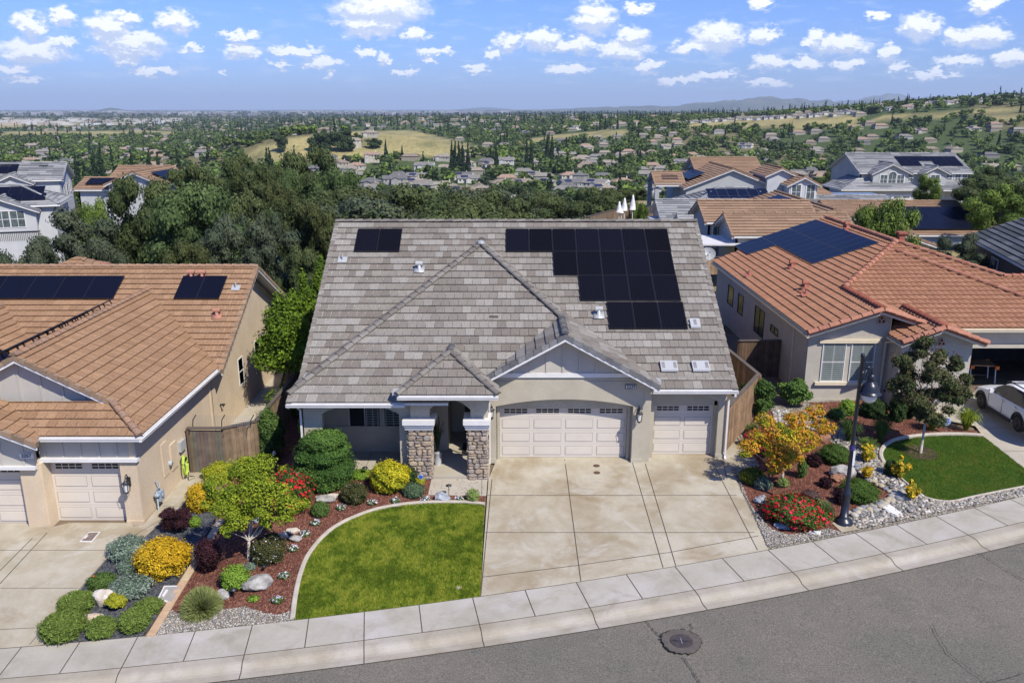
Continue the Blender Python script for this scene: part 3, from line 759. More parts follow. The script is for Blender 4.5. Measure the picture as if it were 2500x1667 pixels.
# small garage
arch_wall(wl, 5.301, 8.28, 0, 2.98, 30.40, 30.62, 5.50, 7.98, 2.34, .25)
wl.box(5.31, 30.621, 2.11, 8.27, 30.75, 2.96)
wl.box(7.86, 30.621, 0, 7.98, 30.8, 2.3); wl.box(5.31, 30.621, 0, 5.50, 30.8, 2.3)
wl.box(8.05, 30.7, -.3, 8.28, 46.8, 3.0)
rk = lambda y: 8.2-.6*abs(38.5-y)-.16
wl.prism([(8.06, 30.45, 2.9), (8.06, 46.8, 2.9), (8.06, 46.8, rk(46.8)), (8.06, 38.5, rk(38.5)), (8.06, 30.45, rk(30.45))], (.21, 0, 0))
wl.prism([(-7.75, 30.4, -.3), (-7.75, 46.8, -.3), (-7.75, 46.8, rk(46.8)), (-7.75, 38.5, rk(38.5)), (-7.75, 30.4, rk(30.4))], (.2, 0, 0))
wl.box(-7.75, 46.6, 0, 8.2, 46.8, 3.)
# left front arcade: thin arch wall at 29.0, recess wall at 31.0
arch_wall(wl, -7.70, -3.75, 0, 2.95, 28.95, 29.2, -7.02, -4.17, 2.38, .38)
wl.box(-7.75, 29.2, -.3, -7.5, 31.0, 3.0)
wl.box(-7.49, 31.0, 0, -3.5, 31.2, 3.0)
wl.box(-7.49, 30.94, 1.02, -3.9, 30.999, 1.12)
# porch
ax0, ax1 = -3.02, -1.52
arch_wall(wl, -3.72, -.88, 2.0, 3.42, 28.75, 29.2, ax0, ax1, 2.62, .38)
wl.box(-3.72, 28.8, 0, -3.1, 29.18, 2.0); wl.box(-1.5, 28.8, 0, -.9, 29.18, 2.0)
wl.box(-3.74, 29.2, 0, -3.5, 33.2, 3.2); wl.box(-.9, 30.5, 0, -.7, 34.0, 3.2)
wl.box(-3.5, 29.2, 3.0, -.9, 33.4, 3.1)       # porch ceiling
wl.box(-2.75, 31.2, 0, -2.55, 33.2, 3.0); wl.box(-3.5, 31.2, 0, -2.75, 31.4, 3.0)
wl.box(-2.55, 33.2, 0, -2.0, 33.35, 3.0); wl.box(-1.0, 33.2, 0, -.9, 33.35, 3.0); wl.box(-2.0, 33.2, 2.3, -1.0, 33.35, 3.0)
for a, b, c in ((-.93, 4.64, -.62), ): pass
wl.box(-.9, 29.93, -.02, -.6, 30.0, .16); wl.box(4.6, 29.93, -.02, 5.02, 30.0, .16); wl.box(7.96, 30.36, -.02, 8.3, 30.42, .16)
off(wl).build('wall', M['stucco'], H1)
# siding gable with battens
sd = MB()
zb = 3.62
sd.prism([(-.55, wf+.0, zb), (4.9, wf+.0, zb), (4.9, wf, zg(4.9)-.2), (1.95, wf, 5.02), (-.9, wf, zgl(-.9)-.2), (-.9, wf, zb)], (0, .2, 0))
for k in range(-4, 5):
    x = 1.93+k*.62
    top = (zg(x) if x > 1.95 else zgl(x))-.22
    if top > zb+.05: sd.box(x-.045, wf-.03, zb, x+.045, wf-.001, top)
off(sd).build('gable_siding', M['batten'], H1)
st = MB()
st.prism([(-.86, wf+.02, 3.30), (4.98, wf+.02, 3.30), (4.98, wf+.02, 3.5), (-.86, wf+.02, 3.6)], (0, .15, 0))
off(st).build('upper_wall', M['stucco'], H1)
tr = MB()
tr.box(-.75, wf-.05, 3.46, 4.75, wf-.001, 3.63)
for (a, b) in ((-3.95, -2.86), (-1.74, -.82)):
    tr.box(a, 28.5, 2.02, b, 29.3, 2.12); tr.box(a-.04, 28.44, 2.12, b+.04, 29.34, 2.30); tr.box(a+.03, 28.56, 1.90, b-.03, 29.24, 2.018)
build_each(off(tr), 'trim', M['white'], H1)
# jamb trim round the big garage
jt = MB()
for x in (-.52, 4.5): jt.box(x-.05, 30.26, 0, x+.05, 30.32, 2.3)
build_each(off(jt), 'door_jamb', M['stucco'], H1)
d1 = garage_door(H1, -.47, 4.46, .47, .01, 2.24, 4, 4, M['door']); d2 = garage_door(H1, 5.5, 7.86, .76, .01, 2.24, 2, 4, M['door'])
# windows in the recess
window(H1, -6.4, -5.22, .98, 1.12, 2.6, .07, 1, False, M['batten'], M['glass']); window(H1, -5.03, -4.3, .98, 1.12, 2.6, .07, 0, False, M['batten'], M['glass'])
for (a, b) in ((-5.76, -5.26), (-5.0, -4.4)):
    sh = MB()
    for k in range(14): sh.box(a, .955, 1.2+k*.1, b, .965, 1.235+k*.1)
    for q in (a, b-.04, (a+b)/2): sh.box(q, .95, 1.14, q+.04, .966, 2.6)
    sh.build('shutter', M['shutter'], H1)
dr = MB(); dr.box(-2.0, 33.22, 0.02, -1.0, 33.28, 2.3); dr.box(-1.9, 33.2, .9, -1.1, 33.219, 2.2); off(dr).build('front_door', mat('dark_door', (.03, .025, .022), None, rough=.4), H1)
# stone pillars: separate stones over a mortar core
def stone_face(mb, o, a, n, w, h, rr):
    """irregular fieldstones on a face: o lower corner, a unit across, n outward"""
    z = 0.02
    while z < h-.04:
        rh = rr.uniform(.10, .24); rh = min(rh, h-z); x = 0
        while x < w-.02:
            rw = rr.uniform(.14, .38); rw = min(rw, w-x)
            if w-x-rw < .09: rw = w-x
            parts = [(x, z, rw, rh)] if rh < .17 or rr.random() < .5 else [(x, z, rw, rh*.48), (x, z+rh*.48, rw, rh*.52)]
            for (sx, sz, sw, sh_) in parts:
                m_ = .011; cx_, cz_ = sx+sw/2, sz+sh_/2; K = 10; ring = []; top = []
                jj = [rr.uniform(.86, 1.06) for _ in range(K)]; dep = rr.uniform(.03, .065)
                for k in range(K):
                    t = 2*math.pi*k/K; ct, st_ = math.cos(t), math.sin(t); q = 1/max(abs(ct), abs(st_))**.72
                    ex = min(sw/2-m_, (sw/2-m_)*jj[k]*1)*ct*q; ez = (sh_/2-m_)*st_*q*jj[k]
                    ex = max(-(sw/2-m_*.4), min(sw/2-m_*.4, ex)); ez = max(-(sh_/2-m_*.4), min(sh_/2-m_*.4, ez))
                    B = Vector(o)+Vector(a)*(cx_+ex)+Vector((0, 0, cz_+ez)); ring.append(B)
                    top.append(Vector(o)+Vector(a)*(cx_+ex*.8)+Vector((0, 0, cz_+ez*.78))+Vector(n)*dep*rr.uniform(.8, 1.1))
                c = rr.choice([(.34, .26, .19), (.29, .235, .185), (.40, .32, .23), (.26, .22, .19), (.36, .30, .25), (.44, .35, .24), (.31, .27, .24)])
                for k in range(K): mb.face([ring[k-1], ring[k], top[k], top[k-1]], 0, tuple(v*.9 for v in c))
                mb.face(top, 0, c)
            x += rw
        z += rh
rr = random.Random(4)
M['fieldstone'] = mat('fieldstone', (1, 1, 1), rough=.9, bs=25, bstr=.6, bd=.02, attr=True, fine=(18, .45), spec=.1)
for (a, b) in ((-3.84, -2.96), (-1.64, -.90)):
    pl = MB(); pl.box(a+.02, 28.64, -.12, b-.02, 29.2, 1.9, 1, (.5, .5, .5))
    w = b-a
    stone_face(pl, (a, 28.64, -.12), (1, 0, 0), (0, -1, 0), w, 2.02, rr)
    stone_face(pl, (b-.02, 28.62, -.12), (0, 1, 0), (1, 0, 0), .58, 2.02, rr); stone_face(pl, (a+.02, 28.62, -.12), (0, 1, 0), (-1, 0, 0), .58, 2.02, rr)
    off(pl).build('stone_pillar', [M['fieldstone'], mat('mortar', (.16, .14, .12), None, rough=.95)], H1, col=True)
lantern(H1, 4.83, -.04, 2.03, 1.15); lantern(H1, -.78, -.04, 2.15, .9)
nb = MB(); nb.box(4.28, -.06, 3.00, 4.70, -.025, 3.19, 1); nb.box(4.30, -.07, 3.02, 4.68, -.061, 3.17, 0)
npl = nb.build('number_plate', [M['white'], M['black']], H1)
text(npl, '2239', (4.49, -.074, 3.095), .17, M['black'], 'house_number')
downspout(H1, [(8.42, -.3+.1, 2.86), (8.42, -.2, 2.76), (8.33, .32, 2.5), (8.33, .32, .1), (8.33, .2, .02)])
downspout(H1, [(-7.75, -1.55, 2.86), (-7.75, -1.5, 2.76), (-7.78, -1.1, 2.55), (-7.78, -1.1, .0)])
downspout(H1, [(-.86, -1.3, 3.2), (-.84, -.7, 3.0), (-.84, -.6, 2.4), (-.84, -.58, 2.3), (-.84, -.4, 2.0), (-.84, -.4, .1)], .06)
# vents and solar
def roofvent(parent, x, y, z, m, kind, name='roof_vent'):
    mb = MB()
    if kind == 0:
        mb.hexa([(x-.22, y-.2, z-.10), (x+.22, y-.2, z-.10), (x+.22, y+.16, z+.12), (x-.22, y+.16, z+.12)], [(x-.22, y-.2, z-.08), (x+.22, y-.2, z-.08), (x+.22, y+.16, z+.14), (x-.22, y+.16, z+.14)])
        mb.tube([(x, y, z), (x, y, z+.22)], .08, 10); mb.tube([(x-.15, y, z+.27), (x+.15, y, z+.27)], .10, 10)
    elif kind == 1:
        mb.hexa([(x-.2, y-.15, z-.06), (x+.2, y-.15, z-.06), (x+.2, y+.15, z+.12), (x-.2, y+.15, z+.12)], [(x-.2, y-.15, z-.04), (x+.2, y-.15, z-.04), (x+.2, y+.15, z+.14), (x-.2, y+.15, z+.14)])
        mb.tube([(x, y, z), (x, y, z+.32)], .035, 8)
    else:
        w = .33 if kind == 2 else .2
        mb.hexa([(x-w, y-.22, z-.10), (x+w, y-.22, z-.10), (x+w, y+.2, z+.15), (x-w, y+.2, z+.15)], [(x-w, y-.22, z-.03), (x+w, y-.22, z-.03), (x+w, y+.2, z+.22), (x-w, y+.2, z+.22)])
        for s in ((-1, 1) if kind == 2 else (0,)):
            for k in range(5):
                a = x+s*w*.68-.05+.025*k
                mb.hexa([(a, y-.14, z+.02), (a+.012, y-.14, z+.02), (a+.012, y+.12, z+.18), (a, y+.12, z+.18)], [(a, y-.14, z+.033), (a+.012, y-.14, z+.033), (a+.012, y+.12, z+.193), (a, y+.12, z+.193)], 1)
    mb.v = [(a, b-parent.location.y, c-parent.location.z) if parent is not None else (a, b, c) for a, b, c in mb.v]
    if parent is not None: mb.v = [(a-parent.location.x, b, c) for a, b, c in mb.v]
    return mb.build(name, [m, M['groove']], parent, smooth=kind < 1)
for a in ((-7.4, 36.1, 1), (-4.0, 35.6, 0), (3.55, 33.2, 0), (7.4, 32.74, 3), (6.05, 30.75, 2), (7.27, 30.75, 2)): roofvent(H1, a[0], a[1], zA(a[1])+.06, M['vent'], a[2])
mb = MB(); mb.hexa([(-.9, 32.0, zB(32.)+.03), (-.55, 32, zB(32)+.03), (-.55, 32.1, zB(32.1)+.03), (-.9, 32.1, zB(32.1)+.03)], [(-.9, 32.0, zB(32.)+.07), (-.55, 32, zB(32)+.07), (-.55, 32.1, zB(32.1)+.07), (-.9, 32.1, zB(32.1)+.07)]); off(mb).build('roof_vent', M['joint'], H1)
ub = (0, 1, .6); Lp = 1.572
def prow(x, y, n_, w=1.045): return panel_set(H1, 'solar_panel', (x, y-30, zA(y)), (1, 0, 0), ub, n_, 1, w, Lp, M['pv'])
prow(-.27, 36.62, 7); prow(1.80, 35.27, 5); prow(2.84, 33.92, 4, 1.05); prow(3.92, 32.52, 3, 1.055); prow(-6.98, 36.62, 2, 1.01)
def Xp(x, y, Xv):
    d = ray(x, y); t = Xv/d[0]; return (Xv, d[1]*t, CAMH+d[2]*t)
def plr(x, y, P, sx, sy):
    d = ray(x, y); t = (P[2]-sx*P[0]-sy*P[1]-CAMH)/(d[2]-sx*d[0]-sy*d[1]); return (d[0]*t, d[1]*t, CAMH+d[2]*t)
def shift(mb, o): mb.v = [(a-o[0], b-o[1], c-o[2]) for a, b, c in mb.v]; return mb
# ================= tan house on the left =================
OL = (-17, 33, -.85)
H2 = empty('bungalow', OL, 0, 'tan stucco house with brown ribbed tile roof and long gutter, left of the grey roof', 'house')
zM = lambda y: 5.8-.54*abs(40.2-y)
zW = lambda x: 2.55+.52*(-12.55-x)
zP = lambda y: 2.55+.54*(y-26.3)
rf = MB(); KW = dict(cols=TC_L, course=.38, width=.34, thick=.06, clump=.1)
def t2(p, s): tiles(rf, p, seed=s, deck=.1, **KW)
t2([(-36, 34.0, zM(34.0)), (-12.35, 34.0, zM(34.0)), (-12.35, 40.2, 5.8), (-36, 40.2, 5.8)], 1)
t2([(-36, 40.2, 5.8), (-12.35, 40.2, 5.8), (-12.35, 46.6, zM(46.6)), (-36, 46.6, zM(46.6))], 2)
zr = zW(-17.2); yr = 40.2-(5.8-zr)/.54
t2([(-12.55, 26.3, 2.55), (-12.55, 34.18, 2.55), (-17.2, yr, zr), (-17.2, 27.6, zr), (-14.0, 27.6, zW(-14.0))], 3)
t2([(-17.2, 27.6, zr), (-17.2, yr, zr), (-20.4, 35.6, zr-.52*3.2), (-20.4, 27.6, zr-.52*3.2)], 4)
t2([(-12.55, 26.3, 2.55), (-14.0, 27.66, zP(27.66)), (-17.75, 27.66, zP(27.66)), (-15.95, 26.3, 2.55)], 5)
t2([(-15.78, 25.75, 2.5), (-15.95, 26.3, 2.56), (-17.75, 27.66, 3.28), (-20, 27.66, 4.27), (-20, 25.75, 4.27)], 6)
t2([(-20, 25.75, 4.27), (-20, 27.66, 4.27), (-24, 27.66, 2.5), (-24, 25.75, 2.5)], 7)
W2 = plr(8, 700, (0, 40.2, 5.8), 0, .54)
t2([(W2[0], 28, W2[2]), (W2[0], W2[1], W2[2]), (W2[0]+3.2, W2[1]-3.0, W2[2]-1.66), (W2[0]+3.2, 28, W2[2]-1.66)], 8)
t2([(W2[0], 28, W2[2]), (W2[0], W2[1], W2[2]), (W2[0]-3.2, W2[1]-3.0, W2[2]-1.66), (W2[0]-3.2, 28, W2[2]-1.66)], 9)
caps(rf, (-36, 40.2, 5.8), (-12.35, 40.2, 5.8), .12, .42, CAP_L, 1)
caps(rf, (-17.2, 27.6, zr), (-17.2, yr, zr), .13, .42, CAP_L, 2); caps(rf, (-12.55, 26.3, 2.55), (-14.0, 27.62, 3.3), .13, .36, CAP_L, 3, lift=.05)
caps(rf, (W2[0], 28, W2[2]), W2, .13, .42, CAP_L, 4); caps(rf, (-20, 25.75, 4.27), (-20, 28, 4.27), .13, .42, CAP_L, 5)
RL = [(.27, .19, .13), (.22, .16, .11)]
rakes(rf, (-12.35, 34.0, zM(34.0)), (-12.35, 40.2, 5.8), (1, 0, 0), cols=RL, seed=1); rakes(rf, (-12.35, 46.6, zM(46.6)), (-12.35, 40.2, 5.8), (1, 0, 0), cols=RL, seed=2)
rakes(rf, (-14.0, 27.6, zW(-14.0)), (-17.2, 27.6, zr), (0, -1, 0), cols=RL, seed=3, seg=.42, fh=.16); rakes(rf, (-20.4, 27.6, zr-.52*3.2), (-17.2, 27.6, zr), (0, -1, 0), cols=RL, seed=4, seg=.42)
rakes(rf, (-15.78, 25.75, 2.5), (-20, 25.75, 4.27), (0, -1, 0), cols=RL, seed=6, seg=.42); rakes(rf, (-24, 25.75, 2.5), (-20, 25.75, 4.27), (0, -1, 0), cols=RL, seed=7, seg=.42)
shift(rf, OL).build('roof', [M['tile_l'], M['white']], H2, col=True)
g = MB(); gutter(g, (-15.9, 26.3, 2.55), (-12.5, 26.3, 2.55), (0, -1, 0)); gutter(g, (-12.55, 26.17, 2.55), (-12.55, 34.3, 2.55), (1, 0, 0)); build_each(shift(g, OL), 'gutter', M['white'], H2)
w = MB(); b0 = -1.15
xs_ = -12.97
w.box(-13.2, 26.7, b0, xs_, 34.2, 2.5)
w.prism([(-13.1, 34.0, b0), (-13.1, 46.4, b0), (-13.1, 46.4, zM(46.4)-.2), (-13.1, 40.2, 5.58), (-13.1, 34.0, 2.3)], (.13, 0, 0))
w.box(-13.56, 26.66, b0, -12.975, 26.9, 1.5)
w.box(-16.2, 26.42, b0, -16.12, 27.1, 1.5); w.box(-16.86, 26.38, b0, -16.2, 26.95, 1.5)
w.box(-16.2, 27.02, b0, -13.3, 27.2, 2.4); w.box(-24, 26.75, b0, -16.86, 26.95, 2.4); w.box(-34, 34.4, b0, -17, 34.6, 2.5)
w.box(-13.0, 33.9, b0, -12.93, 34.05, 2.2)
w.box(-13.56, 26.62, -1.1, -12.94, 26.66, -.75)
w.box(-34, 46.2, b0, -13.1, 46.4, 2.5)
shift(w, OL).build('wall', M['stucco_l'], H2)
w = MB(); w.box(-16.3, 26.72, 1.62, -12.98, 26.9, 2.5)
for k in range(6): x = -16.1+k*.62; w.box(x-.04, 26.69, 1.62, x+.04, 26.719, 2.45)
w.prism([(-17.6, 27.95, 2.9), (-14.0, 27.95, 2.9), (-14.0, 27.95, zW(-14.0)-.2), (-17.2, 27.95, zr-.2), (-20.2, 27.95, zr-1.75), (-20.2, 27.95, 2.9)], (0, .15, 0))
for k in range(8): x = -19.6+k*.75; zt = zr-.52*abs(x+17.2)-.2; w.box(x-.04, 27.92, 2.9, x+.04, 27.949, max(3.0, zt))
w.prism([(-24, 26.3, 1.5), (-16.25, 26.3, 1.5), (-16.25, 26.3, 2.4), (-20, 26.3, 4.0), (-24, 26.3, 2.4)], (0, .15, 0))
for k in range(9): x = -22.6+k*.75; w.box(x-.04, 26.27, 1.5, x+.04, 26.299, min(4.27-.42*abs(x+20)-.25, 4))
shift(w, OL).build('gable_siding', M['batten'], H2)
w = MB(); w.box(-16.25, 26.55, 1.5, -12.88, 26.76, 1.62); w.box(-24, 26.18, 1.38, -16.2, 26.33, 1.5)
build_each(shift(w, OL), 'trim', M['white'], H2)
z0 = -.9
garage_door(H2, -16.12-OL[0], -13.57-OL[0], 26.96-OL[1], z0-OL[2], 1.52-OL[2], 2, 4, M['door_l'])
garage_door(H2, -21.8-OL[0], -16.87-OL[0], 26.7-OL[1], z0-OL[2], 1.5-OL[2], 4, 4, M['door_l'])
lantern(H2, -13.3-OL[0], 26.62-OL[1], .72-OL[2], 1.25)
for (u0, v0, u1, v1) in ((547, 817, 559, 887), (584, 771, 609, 854)):
    a = Xp(u0, (v0+v1)/2-(10 if u0 < 560 else 18), xs_)[1]; b = Xp(u1, (v0+v1)/2+5, xs_)[1]; zt = Xp((u0+u1)/2, v0+4, xs_)[2]; zb_ = Xp((u0+u1)/2, v1-4, xs_)[2]
    window(H2, min(a, b)-OL[1], max(a, b)-OL[1], xs_+.0-OL[0], zb_-OL[2], zt-OL[2], .04, 1 if u0 > 560 else 0, True, M['white'], M['glassg'], False, 'x', d=1)
npl = MB(); p = Yp(61, 1046, 26.28); npl.box(p[0]-.23, 26.26, p[2]-.09, p[0]+.23, 26.29, p[2]+.09)
o = shift(npl, OL).build('number_plate', M['white'], H2); text(o, '2257', (p[0]-OL[0], 26.255-OL[1], p[2]-OL[2]), .17, M['black'], 'house_number')
def sidebox(name, u0, v0, u1, v1, dep, m):
    q = Xp((u0+u1)/2, (v0+v1)/2, xs_); a = Xp(u0, (v0+v1)/2, xs_); b = Xp(u1, (v0+v1)/2, xs_); t = Xp((u0+u1)/2, v0, xs_); l = Xp((u0+u1)/2, v1, xs_)
    mb = MB(); mb.box(xs_-.01, min(a[1], b[1]), l[2], xs_+dep, max(a[1], b[1]), t[2]); return shift(mb, OL).build(name, m, H2)
F5 = lambda x, y: ((200+x/5.227)/SS, (1000+y/5.227)/SS)
for n_, a, b, c, d, dep, m in (('meter_box', 1020, 400, 1095, 860, .03, M['stucco_l']), ('electric_panel', 1125, 405, 1205, 760, .05, M['stucco_l']), ('utility_box', 1222, 385, 1292, 520, .12, M['vent'])):
    u0, v0 = F5(a, b); u1, v1 = F5(c, d); sidebox(n_, u0, v0, u1, v1, dep, m)
q = Xp(*F5(1105, 680), xs_); mb = MB(); mb.tube([(xs_, q[1], q[2]), (xs_+.14, q[1], q[2])], .1, 12); shift(mb, OL).build('electric_meter', M['vent'], H2, smooth=True)
q = Xp(505, 930, xs_); mb = MB(); mb.tube([(xs_, q[1], q[2]), (xs_+.12, q[1], q[2]+.03), (xs_+.2, q[1], q[2]-.02)], [.04, .05, .1], 8); shift(mb, OL).build('wall_lamp', M['black'], H2)
for (u, v, k, mm) in ((440, 640, 0, 'tile_l'), (465, 640, 0, 'tile_l'), (499, 728, 0, 'tile_l'), (542, 665, 1, 'vent'), (180, 636, 0, 'tile_l')):
    q = plr(u, v, (0, 40.2, 5.8), 0, .54)
    if u == 180: continue
    roofvent(H2, q[0], q[1], q[2]+.05, mat('vent_clay', (.36, .17, .12), None) if mm == 'tile_l' and 'vent_clay' not in bpy.data.materials else (bpy.data.materials.get('vent_clay') if mm == 'tile_l' else M['vent']), k)
ubl = (0, 1, .54)
def prl(u0, v0, u1, v1, n_, rows):
    a = plr(u0, v1, (0, 40.2, 5.8), 0, .54); b = plr(u1, v1, (0, 40.2, 5.8), 0, .54); t = plr(u0, v0, (0, 40.2, 5.8), 0, .54)
    L = (t[1]-a[1])*math.hypot(1, .54)/rows
    panel_set(H2, 'solar_panel', (a[0]-OL[0], a[1]-OL[1], a[2]-OL[2]), (1, 0, 0), ubl, n_, rows, (b[0]-a[0])/n_, L, M['pvl'], lift=.14)
prl(-150, 638, 262, 690, 6, 1); prl(400, 638, 505, 690, 2, 1)
panel_set(H2, 'solar_panel', (-17.72-OL[0], 28.3-OL[1], zr-.26-OL[2]), (0, 1, 0), (-1, 0, -.52), 8, 1, 1.05, 1.7, M['pvl'], lift=.36)
panel_set(H2, 'solar_panel', (W2[0]-.3+3.0-OL[0], 30.2-OL[1], W2[2]-1.4-OL[2]), (0, 1, 0), (-1, 0, .52), 3, 1, 1.1, 1.7, M['pvl'], lift=.2)
rr_ = MB(); rr_.box(-26, 47.5, 5.1, -24.0, 49, 6.2); 
ch = MB(); q = Yp(240, 606, 43); ch.box(q[0]-.12, 42.9, 4.2, q[0]+.12, 43.15, 5.42); ch.box(q[0]-.17, 42.85, 5.42, q[0]+.17, 43.2, 5.5); shift(ch, OL).build('flue_pipe', bpy.data.materials['vent_clay'], H2)
q = Yp(180, 605, 44.5); ck = MB(); tiles(ck, [(q[0]-1.5, 43.2, 4.9), (q[0], 44.5, 5.55), (q[0]+1.5, 43.2, 4.9)], deck=.05, seed=9, **KW); tiles(ck, [(q[0]+1.5, 43.2, 4.9), (q[0], 44.5, 5.55), (q[0]+.5, 47, 4.7)], deck=.05, seed=9, **KW); shift(ck, OL).build('rear_roof', [M['tile_l'], M['white']], H2, col=True)

# ================= terracotta house on the right =================
OR = (19, 44, .6)
H3 = empty('bungalow', OR, 0, 'cream stucco house with orange barrel tile roof and blue solar panels, open garage at right', 'house')
rf = MB(); KW = dict(cols=TC_R, course=.40, width=.30, thick=.05, clump=.3, barrel=.045, stag=0)
def t3(p, s, **k):
    d = dict(KW); d.update(k); tiles(rf, p, seed=s, deck=.1, **d)
zl = lambda x: 3.9+.33*(x-12.73)
zF = lambda y: 4.93+.33*(y-39.1)
zF2 = lambda y: 6.4+.33*(y-43.9)
gx, mx = 15.85, 20.3
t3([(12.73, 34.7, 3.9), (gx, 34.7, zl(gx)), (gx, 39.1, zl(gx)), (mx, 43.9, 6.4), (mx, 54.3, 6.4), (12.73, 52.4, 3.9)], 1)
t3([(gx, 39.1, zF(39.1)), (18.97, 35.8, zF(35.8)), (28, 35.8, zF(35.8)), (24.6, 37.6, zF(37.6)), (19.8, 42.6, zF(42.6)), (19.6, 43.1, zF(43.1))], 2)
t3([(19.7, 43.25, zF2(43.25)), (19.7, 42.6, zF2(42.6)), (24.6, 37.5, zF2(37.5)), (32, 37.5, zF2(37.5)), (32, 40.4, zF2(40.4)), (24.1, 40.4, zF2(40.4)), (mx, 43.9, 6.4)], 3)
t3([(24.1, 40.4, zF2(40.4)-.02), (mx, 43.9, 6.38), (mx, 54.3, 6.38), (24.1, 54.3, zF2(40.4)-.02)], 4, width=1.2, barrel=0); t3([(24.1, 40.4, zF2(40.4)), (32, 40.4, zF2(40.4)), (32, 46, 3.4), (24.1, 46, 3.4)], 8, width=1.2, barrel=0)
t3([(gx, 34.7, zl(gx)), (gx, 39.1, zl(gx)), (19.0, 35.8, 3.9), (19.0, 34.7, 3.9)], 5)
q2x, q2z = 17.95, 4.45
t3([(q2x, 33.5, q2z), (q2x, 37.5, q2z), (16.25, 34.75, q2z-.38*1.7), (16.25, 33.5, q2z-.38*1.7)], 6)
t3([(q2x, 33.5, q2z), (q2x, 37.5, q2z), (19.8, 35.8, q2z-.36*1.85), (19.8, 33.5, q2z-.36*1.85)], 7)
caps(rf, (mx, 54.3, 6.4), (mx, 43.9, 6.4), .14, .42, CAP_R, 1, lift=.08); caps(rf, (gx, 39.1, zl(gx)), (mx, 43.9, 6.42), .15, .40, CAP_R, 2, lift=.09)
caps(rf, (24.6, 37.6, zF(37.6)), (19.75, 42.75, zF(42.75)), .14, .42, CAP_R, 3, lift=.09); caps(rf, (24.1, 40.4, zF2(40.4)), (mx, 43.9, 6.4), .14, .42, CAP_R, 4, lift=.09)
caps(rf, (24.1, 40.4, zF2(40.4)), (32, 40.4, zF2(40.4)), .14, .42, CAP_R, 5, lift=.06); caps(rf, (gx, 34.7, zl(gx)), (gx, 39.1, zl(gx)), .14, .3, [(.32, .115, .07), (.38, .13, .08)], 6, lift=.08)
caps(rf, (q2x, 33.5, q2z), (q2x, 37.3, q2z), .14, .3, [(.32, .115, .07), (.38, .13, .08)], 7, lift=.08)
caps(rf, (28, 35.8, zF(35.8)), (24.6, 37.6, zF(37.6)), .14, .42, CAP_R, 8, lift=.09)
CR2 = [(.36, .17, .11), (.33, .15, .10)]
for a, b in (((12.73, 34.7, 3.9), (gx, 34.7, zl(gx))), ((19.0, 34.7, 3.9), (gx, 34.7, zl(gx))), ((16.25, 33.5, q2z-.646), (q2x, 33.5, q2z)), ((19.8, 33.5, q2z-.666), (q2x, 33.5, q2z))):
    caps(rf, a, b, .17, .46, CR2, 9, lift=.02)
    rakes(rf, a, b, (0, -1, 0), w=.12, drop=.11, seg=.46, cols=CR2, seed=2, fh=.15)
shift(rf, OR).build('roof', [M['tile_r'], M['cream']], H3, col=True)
g = MB(); gutter(g, (12.73, 34.55, 3.87), (12.73, 52.4, 3.87), (-1, 0, 0), .12, .12); gutter(g, (19.85, 35.8, zF(35.8)), (28, 35.8, zF(35.8)), (0, -1, 0), .14, .13); gutter(g, (16.25, 33.45, 3.78), (16.25, 34.8, 3.78), (-1, 0, 0), .1, .1)
build_each(shift(g, OR), 'gutter', M['cream'], H3)
w = MB(); B = .3
w.prism([(12.98, 35.24, B), (16.5, 35.24, B), (16.5, 35.24, 4.5), (gx, 35.24, zl(gx)-.14), (12.98, 35.24, zl(12.98)-.12)], (0, .2, 0))
w.prism([(16.5, 34.02, B), (19.5, 34.02, B), (19.5, 34.02, 3.72), (q2x, 34.02, q2z-.16), (16.5, 34.02, 3.8)], (0, .2, 0))
w.box(16.5, 34.22, B, 16.65, 35.24, 3.75); w.box(19.3, 34.22, B, 19.5, 36.2, 3.75)
w.box(19.5, 36.2, 3.0, 27, 36.4, 3.85); w.box(19.5, 36.05, 2.86, 27, 36.2, 2.99); w.box(26, 36.2, B, 28, 36.4, 3.0); w.box(19.5, 36.2, B, 20.15, 36.4, 3.0)
w.box(12.95, 35.2, -.1, 16.5, 35.235, .75)
shift(w, OR).build('wall', M['stucco_r'], H3)
w = MB(); w.box(12.96, 35.3, -.3, 13.1, 52.0, 3.85); w.box(13.1, 51.8, -.3, 20, 52, 3.9); w.box(12.9, 37.0, -.2, 12.96, 37.12, 3.8)
shift(w, OR).build('side_wall', M['stucco_side'], H3)
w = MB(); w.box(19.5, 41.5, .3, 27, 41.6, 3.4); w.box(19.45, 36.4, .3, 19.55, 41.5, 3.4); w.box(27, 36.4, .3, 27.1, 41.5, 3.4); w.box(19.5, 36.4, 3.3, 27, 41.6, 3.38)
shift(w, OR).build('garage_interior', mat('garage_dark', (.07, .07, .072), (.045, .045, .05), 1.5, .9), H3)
w = MB(); w.box(13.45, 35.13, 3.34, 16.12, 35.24, 3.50); w.box(13.4, 35.1, 1.42, 16.2, 35.24, 1.56)
build_each(shift(w, OR), 'trim', M['cream'], H3)
for a, b in ((13.66, 14.62), (14.92, 15.9)): window(H3, a-OR[0], b-OR[0], 35.225-OR[1], 1.6-OR[2], 3.32-OR[2], .035, 0, True, M['white'], M['glassg'], True)
Cz = lambda x, y: ((1700+.34014*x)/SS, (500+.34014*y)/SS)
